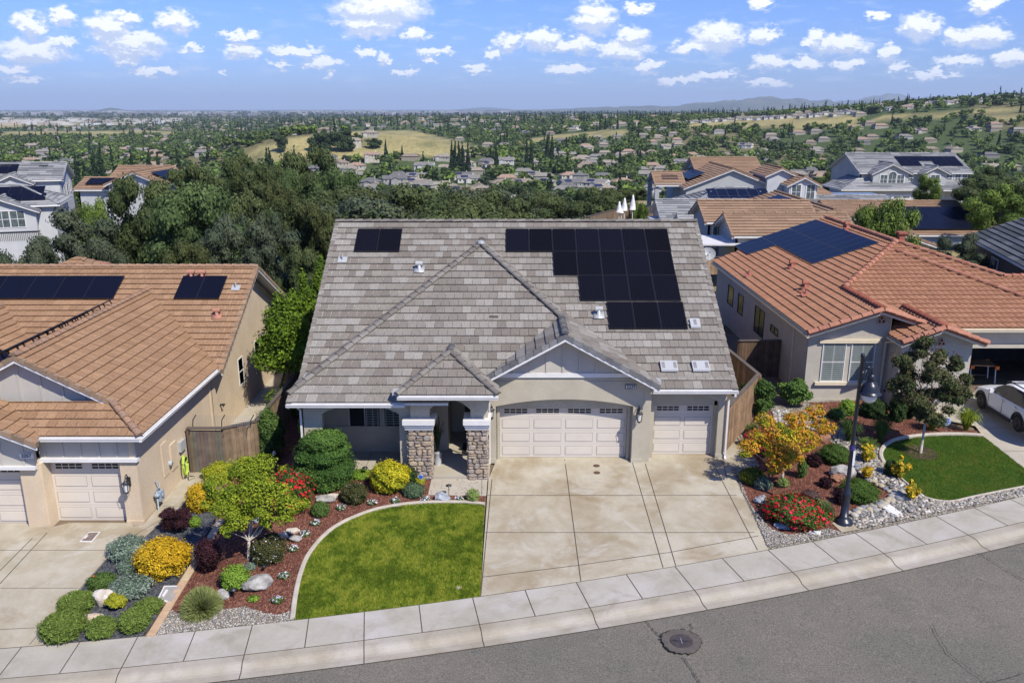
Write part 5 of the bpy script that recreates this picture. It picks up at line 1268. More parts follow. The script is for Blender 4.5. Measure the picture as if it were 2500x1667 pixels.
def tree(loc, h, r, pal, label, name='tree', cat='tree', seed=0, th=.3, lumps=14, n=6000, leaf=.16, group=None, bark=None, squash=.8, k=.36, core=.62, tr=None, lean=0, clump=1.2, oval=1.):
    T = empty(name, loc, 0, label, cat, group); rng = np.random.default_rng(seed); zc_ = h*(th+1)/2; rz = h*(1-th)/2
    bl = sub_blobs(rng, (lean, 0, zc_, r, r*oval, rz), lumps, k, 1.0)
    trk = tr or h*.03
    trunk_mesh('trunk', T, trk, [(0, 0, -.3), (lean*.2, 0, h*th*.6), (lean*.6, 0, h*th*1.1), (lean, 0, zc_)], [((lean*.5, 0, h*th), b[:3], trk*.4) for b in bl[:7]], bark)
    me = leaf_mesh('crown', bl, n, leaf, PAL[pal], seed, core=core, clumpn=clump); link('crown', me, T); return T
# ============ left garden ============
def maple(base, crowns, label, pal, cat, seed, leaf=.07, n=7000, flowers=None, bark='palebark', name='maple_tree', dy=.0, tips=None, zoff=0, rf_=1., core=.3):
    g = gp(*base); T = empty(name, g, 0, label, cat); s = zc(g)/(F_/SS); bl = []; rng = np.random.default_rng(seed)
    for (u, v, ru, dd) in crowns:
        p = Yp(u, v, g[1]+dd); bl.append((p[0]-g[0], p[1]-g[1], p[2]-g[2], ru*s*1.12*rf_, ru*s*rf_, ru*s*.9*rf_))
    full = []
    for b in bl: full += sub_blobs(rng, b, 6, .42, 1.25)
    top = max(b[2] for b in bl); mb = MB(); cx_ = sum(b[0] for b in bl)/len(bl); cy_ = sum(b[1] for b in bl)/len(bl); f = Vector((cx_*.2, cy_*.2, top*.22))
    mb.tube([(0, 0, -.1), tuple(f*.6), tuple(f)], [.06, .05, .045], 8)
    for k_, b in enumerate(bl):
        e = Vector(b[:3]); mid_ = f*.5+e*.5+Vector((rng.normal(0, .06), rng.normal(0, .06), -.06)); mb.tube([f, mid_, e], [.028, .018, .006], 6) if k_ % 2 == 0 else None
    mb.build('trunk', M[bark], T, smooth=True)
    ex = None
    if tips: ex = [dict(blobs=[(b[0], b[1], b[2]+b[5]*.25, b[3]*1.02, b[4]*1.02, b[5]*.9) for b in bl], n=int(n*.4), size=leaf, cols=tips, shell=.85)]
    me = leaf_mesh('crown', full, n, leaf, PAL[pal], seed, core=core, extra=ex, aspect=1.5, up=.35, shell=.35, corecol=tuple(np.mean(np.array(PAL[pal]), axis=0)*.75)); link('crown', me, T); return T  # darkened core colour paints the shade inside the crown
maple((571, 1283), [(505, 1120, 30, .2), (545, 1150, 36, -.3), (590, 1110, 34, .3), (520, 1170, 26, -.5), (600, 1160, 30, -.3), (640, 1135, 24, .1), (665, 1165, 24, -.2), (560, 1080, 30, .5), (600, 1068, 26, .7), (545, 1200, 22, -.6), (612, 1196, 16, -.3), (695, 1160, 15, 0), (585, 1130, 30, -.4), (480, 1160, 15, 0), (570, 1178, 24, .5), (650, 1195, 15, -.5), (520, 1218, 14, -.7)], 'lime green japanese maple with pale forked trunk in the left mulch bed', 'maple', 'tree', 5, n=24000, leaf=.043, tips=[(.26, .31, .025), (.20, .27, .022)])
C2 = lambda a, b, c, d: (a*.3336, 1045+b*.3336, c*.3336, 1045+d*.3336)
RED = [(.62, .015, .03), (.50, .01, .025), (.68, .04, .08)]
WHT = [(.70, .68, .70), (.62, .58, .66)]
shrub(C2(1290, 170, 1500, 410), 'gold', 'golden yellow mounded shrub at the left edge of the maple', leaf=.05, n=4000)
shrub(C2(1400, 40, 1640, 200), 'lime', 'yellow green shrub before the grey wooden gate', leaf=.05, n=3500)
shrub(C2(1630, 0, 1820, 170), 'lime', 'yellow green shrub between maple and dark clipped hedge', leaf=.05, n=3500)
shrub((612, 1072, 728, 1192), 'shrub', 'rose bush covered in red and pink blooms beside the maple', 'rose_bush', 'rose bush', n=4200, leaf=.05, flowers=(RED, 900, .085))
shrub(C2(1100, 360, 1325, 565), 'purple', 'dark purple shrub on the slate gravel by the tan garage path', leaf=.04, n=4200, shape='loose', aspect=1.5)
shrub(C2(1355, 570, 1530, 830), 'purple', 'tall dark purple shrub left of the maple trunk', leaf=.04, n=4500, shape='col')
shrub(C2(1300, 410, 1395, 505), 'bright', 'small bright green plant beside the dark purple shrub', leaf=.04, n=3000)
shrub(C2(755, 545, 1025, 750), 'silver', 'large silver green shrub at the driveway edge', leaf=.045, n=4500, aspect=2.6)
shrub(C2(810, 715, 960, 830), 'silver', 'small silver shrub between two larger silver shrubs', leaf=.04, n=4500, aspect=2.6)
shrub(C2(770, 820, 1060, 1000), 'silver', 'wide silver green shrub behind the white boulder', leaf=.045, n=4500, aspect=2.6)
shrub(C2(950, 550, 1330, 875), 'gold', 'biggest golden yellow shrub, beside the stone path edging', leaf=.05, n=5200, aspect=2.2, lumps=12)
shrub(C2(608, 800, 810, 945), 'shrub', 'low rounded green shrub with one orange flower, by the white boulder', leaf=.04, n=4200, flowers=([(.6, .15, .03)], 14, .07))
for bb, lb in (((415, 935, 665, 1115), 'leggy green mound at the driveway edge, left of the white boulder'), ((300, 1075, 600, 1305), 'largest bushy green mound at the pavement corner'), ((610, 1105, 805, 1275), 'round green mound right of the tan boulder near the pavement'), ((830, 1050, 1045, 1235), 'feathery green mound in the slate gravel near the stone edging'), ((935, 980, 1125, 1110), 'feathery green mound just below the grey utility cover')):
    shrub(C2(*bb), 'rosemary', lb, 'rosemary_mound', 'shrub', leaf=.035, n=7500, aspect=4.0, outw=.25, group='feathery green mounds by the pavement', lumps=9)
shrub(C2(755, 945, 890, 1080), 'lime', 'small lime green foxtail fern beside the white boulder', 'fern', 'fern', leaf=.04, n=6000, aspect=3.5, shape='loose', core=0)
def grassball(bb, label, cols='grass', n=9000, dark=.6, group=None, blades=.3, wd=.012):
    x, y, z, w, h = dims(bb); rng = np.random.default_rng(int(bb[0])); r = w/2; n = int(n)
    d = rng.normal(size=(n, 3)); d[:, 2] = np.abs(d[:, 2])*1.0+.02; d /= np.linalg.norm(d, axis=1)[:, None]
    base = d*np.array([r*.25, r*.25, 0.05]); tip = d*np.array([r, r, h])*rng.uniform(.78, 1.05, n)[:, None]+rng.normal(0, .015, (n, 3)); mid_ = (base+tip)/2; mid_[:, 2] += .08*h
    sd = np.cross(d, rng.normal(size=(n, 3))); sd /= np.linalg.norm(sd, axis=1)[:, None]; sd *= wd
    V = np.stack([base-sd*.7, base+sd*.7, mid_+sd, mid_-sd, tip], axis=1).reshape(-1, 3); F = []
    for i in range(n): F += [(5*i, 5*i+1, 5*i+2, 5*i+3), (5*i+3, 5*i+2, 5*i+4)]
    C = np.array(PAL[cols])[rng.integers(0, len(PAL[cols]), n)]*rng.uniform(.8, 1.2, n)[:, None]
    me = bpy.data.meshes.new('grass_tuft'); me.from_pydata(V.tolist(), [], F); ca = me.color_attributes.new('Col', 'FLOAT_COLOR', 'CORNER')
    Cc = np.repeat(C, 7, axis=0); arr = np.ones((len(Cc), 4), dtype=np.float32); arr[:, :3] = Cc; ca.data.foreach_set('color', arr.ravel()); me.materials.append(M['leaf'])
    return tag(link('grass_tuft', me, loc=(x, y, z)), label, 'ornamental grass', group)
grassball(C2(1245, 890, 1555, 1145), 'pale green dome of ornamental grass on the gravel left of the lawn')
shrub(C2(1525, 750, 1730, 950), 'bright', 'glossy green bush between two grey boulders', leaf=.05, n=4200)
shrub(C2(1680, 735, 1775, 800), 'silver', 'tiny sage green plant at the foot of the maple', leaf=.04, n=3500)
shrub(C2(1730, 540, 1985, 775), 'brown', 'olive shrub dotted with small white flowers right of the maple trunk', leaf=.045, n=4500, flowers=(WHT, 200, .04))
shrub(C2(2140, 310, 2280, 440), 'shrub', 'small green shrub under the rose bush', leaf=.04, n=4200)
C3 = lambda a, b, c, d: (611.5+.24*a, 846.7+.24*b, 611.5+.24*c, 846.7+.24*d)
shrub(C3(305, 545, 855, 1195), [(.045, .10, .022), (.065, .135, .028), (.09, .17, .036), (.12, .21, .045)], 'large tiered green juniper before the front windows', 'juniper', 'juniper', n=11000, leaf=.05, shape='tier', aspect=2.2)
shrub(C3(1010, 890, 1370, 1215), 'yellow', 'clipped round bright yellow shrub before the stone pillar', 'shrub', n=6500, leaf=.05, shape='ball', lumps=5)
shrub(C3(715, 1075, 985, 1320), 'brown', 'brownish green shrub with tiny white blooms left of the yellow ball', leaf=.045, n=4500, flowers=(WHT, 90, .035))
shrub(C3(1300, 1085, 1525, 1250), [(.05, .09, .05), (.07, .12, .065), (.10, .15, .08)], 'low blue green shrub right of the yellow ball', leaf=.04, n=5000, aspect=2.4)
shrub(C3(1420, 1030, 1525, 1120), 'lime', 'small lime plant at the foot of the left stone pillar', leaf=.04, n=3500)
shrub(C3(1310, 925, 1450, 1110), 'dark', 'dark green shrub behind the yellow ball against the stone pillar', leaf=.05, n=3500)
shrub(C3(1915, 1145, 2040, 1295), 'vary', 'small variegated topiary cone beside the driveway', leaf=.035, n=5000, shape='ball')
shrub(C3(120, 905, 275, 1030), 'lime', 'small lime green shrub above the rose bush', leaf=.045, n=3500)
shrub(C3(800, 960, 1030, 1075), 'bright', 'low green ground cover before the porch slab', 'ground_cover', 'ground cover', leaf=.045, n=3500, shape='mound')
shrub((590, 940, 658, 1062), 'shrub', 'tall leafy vine hedge climbing the wooden fence', leaf=.07, n=4500, shape='col')
shrub((594, 1030, 634, 1105), 'dark', 'narrow dark clipped hedge beside the yellow green shrubs', leaf=.045, n=4500, shape='col')
shrub((690, 960, 708, 1060), 'bright', 'thin vine climbing the white downspout', 'vine', 'vine', leaf=.07, n=1200, shape='loose', core=0)
# white flower clumps
fl0 = None
for i, (u, v, lb) in enumerate(((1026, 1160, 'white petunia clump left of the big path boulder'),) and (
    (C3(1010, 1295, 0, 0)[:2]+('white flower clump below the clipped yellow ball',)), (C3(1240, 1275, 0, 0)[:2]+('white flower clump below the low blue green shrub',)), (C3(1525, 1265, 0, 0)[:2]+('white flower clump just left of the grey path boulder',)),
    (C3(1850, 1265, 0, 0)[:2]+('white flower clump just left of the variegated cone',)), (C3(715, 1345, 0, 0)[:2]+('white flower clump below the brownish green shrub',)), (C3(475, 1490, 0, 0)[:2]+('white flower clump along the kerb below the rose bush',)),
    (C2(2100, 550, 0, 0)[:2]+('white flower clump beside the three rocks',)), (C2(2020, 655, 0, 0)[:2]+('white flower clump right of the olive shrub',)), (C2(1955, 840, 0, 0)[:2]+('white flower clump right of the large flat boulder',)),
    (C2(1910, 1010, 0, 0)[:2]+('white flower clump nearest the pavement',)))):
    me = leaf_mesh('flowers', [(0, 0, .07, .17, .15, .08)], 150, .045, PAL['shrub'], i, core=0, extra=[dict(blobs=[(0, 0, .1, .17, .15, .08)], n=55, size=.045, cols=WHT, shell=.8)])
    g = gp(u, v); tag(link('flowers', me, loc=g), lb, 'flowers', 'white flower clumps in the mulch')
g = gp(*C2(1745, 995, 0, 0)[:2]); tag(link('seedling', leaf_mesh('seedling', [(0, 0, .05, .16, .14, .06)], 200, .05, PAL['bright'], 3, core=0), loc=g), 'tiny lime green sprig in the mulch below the flat boulder', 'plant')
# ---------- boulders ----------
def rock(bb, m, label, flat=.75, seed=1, name='boulder', group=None, sub=3, amp=.28):
    x, y, z, w, h = dims(bb); bm = bmesh.new(); bmesh.ops.create_icosphere(bm, subdivisions=sub, radius=1); rr = random.Random(seed)
    cuts = [(Vector((rr.gauss(0, 1), rr.gauss(0, 1), rr.gauss(.3, 1))).normalized(), rr.uniform(.62, .85)) for _ in range(9)]
    of = Vector((rr.random()*9, rr.random()*9, 0))
    for v in bm.verts:
        p = v.co.copy()
        for n_, d in cuts:
            e = p.dot(n_)-d
            if e > 0: p -= n_*e*.9
        p *= 1+amp*.4*mnoise.noise(p*2.5+of)+amp*.25*mnoise.noise(p*7+of)
        v.co = Vector((p.x*w*.56, p.y*w*.5*flat, p.z*max(h*.62, .1)+h*.36))
    for f in bm.faces: f.smooth = False
    me = bpy.data.meshes.new(name); bm.to_mesh(me); bm.free(); me.materials.append(m); return tag(link(name, me, loc=(x, y, z), rz=0), label, 'boulder', group)
rock(C2(650, 912, 805, 1058), M['stonew'], 'cream white boulder in the slate gravel bed', seed=2)
rock(C2(585, 1078, 722, 1180), M['stoneo'], 'tan and cream boulder between green mounds near the pavement', seed=3)
rock(C2(1675, 820, 1875, 955), M['stone'], 'large flat grey boulder in the left mulch bed', seed=4, flat=1)
rock(C2(1490, 915, 1590, 1005), M['stone'], 'pale boulder behind the ornamental grass dome', seed=5)
rock(C2(1915, 520, 1990, 590), M['stonew'], 'leftmost of three rocks near the lawn kerb', seed=6); rock(C2(1975, 505, 2070, 550), M['stonew'], 'flat rear rock of three near the lawn kerb', seed=7); rock(C2(1995, 545, 2085, 608), M['stone'], 'front right rock of three near the lawn kerb', seed=8)
rock(C2(1745, 405, 1800, 470), M['stoneb'], 'grey rock partly hidden behind the maple trunk', seed=9)
rock(C3(470, 1200, 700, 1300), M['stone'], 'low flat grey slab rock under the tiered juniper', seed=10); rock(C3(575, 1185, 705, 1262), M['stonew'], 'smaller pale slab rock resting behind the flat slab', seed=11)
rock(C3(1605, 1170, 1762, 1292), M['stoneb'], 'blue grey jagged boulder beside the path light', seed=12, amp=.5)
rock(C3(975, 1000, 1025, 1065), M['stone'], 'small grey stone left of the yellow ball', seed=13)
# ============ right garden ============
Z = lambda a, b, c, d: (1646.3+.3*a, 846.7+.3*b, 1646.3+.3*c, 846.7+.3*d)
shrub(Z(185, 80, 470, 400), 'shrub', 'leafy green shrub at the corner of the wooden fence', n=5500, leaf=.08, shape='loose', lumps=9)
shrub(Z(450, 55, 735, 330), [(.07, .13, .03), (.10, .18, .04), (.14, .23, .05)], 'open airy green shrub before the neighbour wall corner', n=2600, leaf=.085, shape='loose', lumps=8, core=0)
zz = lambda a, b: (1646.3+.3*a, 846.7+.3*b)
maple((1795, 1114), [(*zz(250, 610), 26, 0), (*zz(330, 540), 26, .3), (*zz(370, 400), 22, .6), (*zz(440, 480), 26, .3), (*zz(470, 590), 30, -.2), (*zz(540, 560), 30, 0), (*zz(590, 410), 26, .8), (*zz(620, 500), 30, .5), (*zz(700, 560), 28, .3), (*zz(690, 390), 26, 1.0), (*zz(760, 330), 20, 1.2), (*zz(830, 460), 26, .9), (*zz(560, 660), 28, -.3), (*zz(460, 740), 26, -.4), (*zz(500, 690), 26, -.5)], 'orange and yellow japanese maple in the right hand garden', 'orange', 'tree', 8, n=17000, rf_=.84, core=.2, leaf=.045, tips=[(.52, .28, .03), (.54, .22, .03), (.50, .36, .03)])
grassball(Z(215, 415, 325, 500), 'small pale grass tuft beside the white stone near the fence', n=3500)
rock(Z(165, 388, 232, 438), M['stonew'], 'small white stone at the foot of the wooden fence', seed=21)
shrub(Z(200, 470, 300, 600), 'shrub', 'rose bush with deep red blooms left of the orange maple', 'rose_bush', 'rose bush', leaf=.05, n=3000, flowers=(RED, 260, .09))
shrub(Z(290, 590, 400, 690), 'shrub', 'red rose bush under the orange maple crown', 'rose_bush', 'rose bush', leaf=.05, n=3000, flowers=(RED, 240, .09))
shrub(Z(170, 745, 375, 900), [(.10, .14, .02), (.18, .2, .02), (.34, .34, .03), (.07, .11, .02)], 'yellow and green shrub at the driveway edge', leaf=.045, n=5000)
shrub(Z(285, 810, 420, 945), 'silver', 'grey green shrub behind the red roses', leaf=.04, n=4200)
shrub(Z(460, 830, 550, 920), 'vary', 'pale sage shrub at the foot of the orange maple', leaf=.04, n=4200)
shrub(Z(605, 690, 688, 850), 'shrub', 'narrow clipped green column in the mulch', leaf=.04, n=4500, shape='col')
shrub(Z(665, 640, 800, 765), 'purple', 'dark purple shrub between green column and green dome', leaf=.04, n=4200)
shrub(Z(780, 580, 1015, 755), [(.045, .085, .018), (.06, .11, .022), (.08, .14, .028)], 'clipped green dome behind the big grey boulder', leaf=.035, n=7500, shape='ball', aspect=2.2)
rock(Z(865, 708, 1045, 860), M['stone'], 'big speckled grey boulder behind the lamp post', seed=22)
rock(Z(865, 800, 985, 885), M['stoner'], 'rust brown rocks under the big grey boulder', seed=23, amp=.6)
rock(Z(770, 480, 865, 580), M['stoner'], 'brown rock under the right arm of the orange maple', seed=24)
shrub(Z(775, 815, 880, 930), 'purple', 'small dark purple shrub left of the rust rocks', leaf=.04, n=4200)
shrub(Z(935, 845, 1215, 1050), [(.045, .085, .018), (.065, .115, .022), (.085, .15, .028)], 'largest clipped green dome beside the lamp post', leaf=.035, n=8000, shape='ball', aspect=2.2)
shrub(Z(895, 910, 1000, 1060), 'purple', 'purple black shrub behind the lamp post foot', leaf=.04, n=4200)
shrub(Z(350, 955, 845, 1250), [(.045, .09, .02), (.065, .13, .026), (.09, .17, .035)], 'widest rose bush with masses of red blooms near the pavement', 'rose_bush', 'rose bush', leaf=.06, n=4200, flowers=(RED, 1500, .095), shape='mound', lumps=10)
grassball(Z(735, 1005, 895, 1180), 'olive dome of ornamental grass right of the widest rose bush')
shrub(Z(640, 930, 790, 1010), [(.08, .04, .045), (.12, .07, .07), (.15, .10, .09)], 'low dusky purple ground shrub in the mulch', leaf=.035, n=4500)
rock(Z(288, 955, 372, 1048), M['stoneb'], 'pale jagged rock left of the widest rose bush', seed=25, amp=.5); rock(Z(445, 1165, 605, 1245), M['stoneb'], 'blue grey jagged rocks below the widest rose bush', seed=26, amp=.6)
AZ = [(.60, .40, .02), (.66, .48, .04), (.5, .30, .02)]
def azalea(bb, label, seed):
    return shrub(Z(*bb), 'bright', label, 'azalea', 'azalea', leaf=.045, n=1500, shape='loose', lumps=6, core=.6, flowers=(AZ, 520, .085), group='yellow azaleas in the dry creek', seed=seed)
azalea((1095, 575, 1235, 750), 'leggy golden azalea right of the lamp post pole', 1); azalea((1105, 755, 1190, 865), 'small golden azalea beside the big grey boulder', 2)
azalea((1335, 670, 1460, 870), 'taller golden azalea against the lawn kerb', 3); azalea((1430, 850, 1540, 1030), 'golden azalea nearest the white utility cover', 4)
shrub(Z(1270, 690, 1390, 840), 'dark', 'dark green shrub left of the taller golden azalea', leaf=.045, n=4000)
def tuft(bb, label, n=420, pal='rosemary', group=None, name='grass_tuft', ln=1.25):
    x, y, z, w, h = dims(bb); rng = np.random.default_rng(int(bb[0]*3)); V = []; F = []; Cc = []
    for i in range(n):
        a = rng.uniform(0, 2*math.pi); rr_ = w*.5*rng.uniform(.2, 1.05); H = h*rng.uniform(.6, 1.1); dr = np.array([math.cos(a), math.sin(a), 0]); sdv = np.array([-math.sin(a), math.cos(a), 0])*.008
        p0 = dr*w*.06*rng.random(); p1 = dr*rr_*.45+np.array([0, 0, H*.75]); p2 = dr*rr_*.85+np.array([0, 0, H]); p3 = dr*rr_*1.05*ln*.85+np.array([0, 0, H*.75]); o = len(V)
        V += [p0-sdv, p0+sdv, p1-sdv, p1+sdv, p2-sdv*.8, p2+sdv*.8, p3]; F += [(o, o+1, o+3, o+2), (o+2, o+3, o+5, o+4), (o+4, o+5, o+6)]
        c = np.array(PAL[pal][rng.integers(0, len(PAL[pal]))])*rng.uniform(.8, 1.2); Cc += [c]*11
    me = bpy.data.meshes.new(name); me.from_pydata([tuple(v) for v in V], [], F); ca = me.color_attributes.new('Col', 'FLOAT_COLOR', 'CORNER'); arr = np.ones((len(Cc), 4), dtype=np.float32); arr[:, :3] = np.array(Cc); ca.data.foreach_set('color', arr.ravel()); me.materials.append(M['leaf'])
    return tag(link(name, me, loc=(x, y, z)), label, 'ornamental grass', group)
tuft(Z(900, 400, 1110, 590), 'strappy dark green grass left of the lamp post pole', 520, 'shrub'); tuft(Z(1150, 390, 1345, 600), 'strappy dark green grass in shade beneath the wall', 520, 'shrub'); tuft(Z(1055, 540, 1240, 670), 'strappy green grass behind the golden azalea', 380, 'rosemary')
tuft(Z(1545, 340, 1740, 510), 'lime strappy grass left of the blue yard sign', 520, 'maple'); tuft(Z(1790, 320, 2010, 510), 'lime strappy grass right of the blue yard sign', 560, 'maple')
shrub(Z(845, 295, 990, 400), 'shrub', 'mid green shrub at the back of the right hand garden', leaf=.05, n=4000)
shrub(Z(930, 225, 1065, 370), 'bright', 'little bright leaved tree shrub under the shuttered windows', leaf=.06, n=3500)
shrub(Z(1085, 215, 1300, 395), 'dark', 'wide dark shrub below the neighbour window', leaf=.06, n=4500, lumps=10)
shrub(Z(1308, 200, 1440, 420), 'dark', 'dark upright shrub left of the small street tree', leaf=.06, n=4500); shrub(Z(1400, 220, 1570, 410), 'dark', 'dark multi stemmed shrub behind the small street tree trunk', leaf=.06, n=3800, shape='loose')
# small street tree with pale trunk
g = gp(*zz(1560, 652)); T = empty('crape_myrtle', g, 0, 'small tree with slim pale trunk and bronze green crown on the darker lawn', 'tree')
s = zc(g)/(F_/SS); cr = [(2130, 900, 42, .2), (2085, 880, 34, .3), (2170, 890, 36, 0), (2100, 840, 36, .4), (2150, 835, 36, .2), (2195, 905, 28, -.2), (2060, 830, 22, .5), (2190, 830, 22, .1), (2130, 800, 28, .4), (2090, 920, 30, 0), (2150, 945, 30, -.3), (2215, 870, 18, 0), (2120, 960, 22, -.2)]
bl = []; rng = np.random.default_rng(3)
for (u, v, ru, dd) in cr: p = Yp(u, v, g[1]+dd); bl.append((p[0]-g[0], dd, p[2]-g[2], ru*s, ru*s, ru*s*.9))
full = []; 
for b in bl: full += sub_blobs(rng, b, 5, .5, 1.15)
mb = MB(); mb.tube([(0, 0, -.1), (.02, .02, 1.0), (.03, .05, 1.9)], [.055, .045, .04], 8)
for b in bl: e = Vector(b[:3]); mb.tube([(.03, .05, 1.7), tuple(Vector((.03, .05, 1.9))*.5+e*.5), tuple(e)], [.03, .018, .006], 6)
mb.build('trunk', M['palebark'], T, smooth=True); link('crown', leaf_mesh('crown', full, 32000, .055, PAL['crape'], 5, core=.5, shell=.4, extra=[dict(blobs=[(b[0], b[1], b[2]+b[5]*.3, b[3], b[4], b[5]) for b in bl], n=1500, size=.05, cols=[(.10, .06, .035), (.09, .055, .035)])]), T)
sheet('tree_ring', [(g[0]+.62*math.cos(t), g[1]+.05+.62*math.sin(t)) for t in np.linspace(0, 6.2, 20)], .045, mulchm('soil_ring', (.05, .03, .022), (.09, .06, .045), (.15, .11, .08)), label='circle of bark soil round the small tree in the lawn')
# tall conifers between the houses
for (u, v0, v1, wpx, yy, lb) in ((664, 668, 905, 140, 37.8, 'bright green conifer in the gap between tan and grey houses, nearest'), (703, 622, 840, 100, 43.5, 'taller bright green conifer behind the nearest one in the gap'), (742, 590, 700, 60, 49, 'yellow green conifer top just showing past the grey roof edge')):
    a = Yp(u, v1, yy); b = Yp(u, v0, yy); s = zc(a)/(F_/SS); z0_ = G(a[0], yy); h = b[2]-z0_; w = wpx*s; rng = np.random.default_rng(int(u)); bl = []
    for k in range(26):
        q = rng.random()**.8; zz_ = h*(.12+.82*q); rr_ = w*.5*(1-.8*(q**2.2)); t = rng.uniform(0, 6.28); bl.append((rr_*.5*math.cos(t), rr_*.5*math.sin(t), zz_, rr_*.72, rr_*.72, h*.11))
    T = empty('conifer', (a[0], yy, z0_), 0, lb, 'tree'); mb = MB(); mb.tube([(0, 0, -.2), (0, 0, h*.8)], [.13, .03], 8); mb.build('trunk', M['bark'], T)
    link('crown', leaf_mesh('crown', bl, 16000, .075, [(.085, .145, .014), (.115, .19, .018), (.155, .24, .024), (.06, .11, .012)], int(u), core=.6, aspect=1.9, clumpn=2.2), T)
# ---------- ponded details: pebbles ----------
def pebbles(name, polys, n, r0, r1, label, cols, seed=1, off=.02, cat='pebbles'):
    rr = random.Random(seed); iv, iff = ICO[1]; V = []; F = []; Cc = []; k = 0
    xs = [p[0] for p in polys]; ys = [p[1] for p in polys]
    while k < n:
        x = rr.uniform(min(xs), max(xs)); y = rr.uniform(min(ys), max(ys))
        if not inpoly(x, y, polys): continue
        k += 1; s = r0+(r1-r0)*rr.random()**2; a = rr.uniform(0, 6.3); ca_, sa = math.cos(a), math.sin(a); z = G(x, y)+off; ex = rr.uniform(.7, 1.4); c = rr.choice(cols); j = rr.uniform(.8, 1.2); o = len(V)
        for v in iv:
            X = v[0]*s*ex; Y = v[1]*s; V.append((x+X*ca_-Y*sa, y+X*sa+Y*ca_, z+v[2]*s*.6+s*.2))
        F += [tuple(q+o for q in f) for f in iff]; Cc += [(c[0]*j, c[1]*j, c[2]*j)]*(3*len(iff))
    me = bpy.data.meshes.new(name); me.from_pydata(V, [], F); ca = me.color_attributes.new('Col', 'FLOAT_COLOR', 'CORNER'); arr = np.ones((len(Cc), 4), dtype=np.float32); arr[:, :3] = np.array(Cc); ca.data.foreach_set('color', arr.ravel()); me.polygons.foreach_set('use_smooth', [True]*len(F)); me.materials.append(M['pebble'])
    return tag(link(name, me), label, cat, None, 'stuff')
PC = [(.30, .265, .215), (.40, .365, .31), (.20, .18, .15), (.14, .135, .125), (.27, .225, .165), (.46, .43, .38), (.17, .175, .185)]
pebbles('pebbles', grv, 3800, .014, .032, 'pale pebbles spread beside the pavement left of the lawn', PC, 1)
cre = z7((430, 330), (520, 320), (800, 420), (960, 560), (1240, 620), (1230, 700), (1400, 860), (1560, 960), (1700, 1080), (1540, 1130), (1080, 1230), (1010, 1150), (1100, 1080), (1330, 990), (1330, 900), (1150, 840), (1020, 700), (880, 520), (640, 440), (440, 420))
pebbles('river_stones', cre, 3600, .03, .085, 'mixed grey and cream river stones of the dry creek', PC, 2, .03)
pebbles('pebbles', z7((90, 430), (270, 700), (150, 790), (390, 1368), (960, 1262), (850, 1225), (560, 1275), (420, 1235), (280, 1080), (190, 940), (160, 790), (300, 740), (240, 640), (150, 420)), 4200, .014, .034, 'small gravel along the right edge of the driveway', PC, 3)
pebbles('river_stones', z7((1540, 1128), (1700, 1078), (1620, 1000), (1780, 1030), (2352, 915), (2600, 870), (2600, 930), (2352, 975)), 2400, .02, .06, 'grey river stones between the darker lawn and pavement', PC, 4, .02)
pebbles('wood_chips', mul, 7000, .008, .028, 'loose bark chips scattered on the left mulch bed', [(.16, .065, .045), (.26, .125, .085), (.10, .04, .03), (.32, .18, .12)], 5, .004)
# cobble row edging the mulch mound: each stone its own object
rr = random.Random(12); iv, iff = ICO[2]; cob = None; i = 0
CP = [(1012, 1110), (1040, 1118), (1060, 1098), (1090, 1082), (1120, 1070), (1150, 1062), (1165, 1085), (1185, 1075), (1205, 1060), (1215, 1090), (1240, 1050), (1262, 1030), (1255, 1060), (1300, 1020), (1320, 1005), (1345, 1010), (1285, 1040), (1340, 985), (1370, 975), (1385, 1000), (1400, 975), (1420, 990), (1230, 895), (1255, 905), (1290, 925), (1320, 945), (1170, 865), (1150, 850), (1120, 820), (1100, 800), (1070, 770), (1055, 745), (1175, 1055), (1130, 1095), (1360, 950), (1405, 955), (1440, 1000), (1200, 870), (1050, 1130), (1340, 1025), (1080, 1108)]
for (a, b) in CP:
    g = gp(*zz(a, b)); s = rr.uniform(.085, .14); c = rr.choice([(.36, .30, .21), (.28, .27, .25), (.40, .36, .30), (.17, .18, .205), (.33, .30, .24)])
    V = [(v[0]*s*1.25, v[1]*s, v[2]*s*.62) for v in iv]; me = bpy.data.meshes.new('cobble'); me.from_pydata(V, [], iff); me.polygons.foreach_set('use_smooth', [True]*len(iff))
    ca = me.color_attributes.new('Col', 'FLOAT_COLOR', 'CORNER'); ca.data.foreach_set('color', [*c, 1.]*(3*len(iff))); me.materials.append(M['pebble'])
    tag(link('cobble', me, loc=(g[0], g[1], g[2]+s*.45), rz=rr.uniform(0, 3)), 'rounded river cobble in the row edging the red mulch mound', 'cobble', 'cobbles edging the mulch mound')
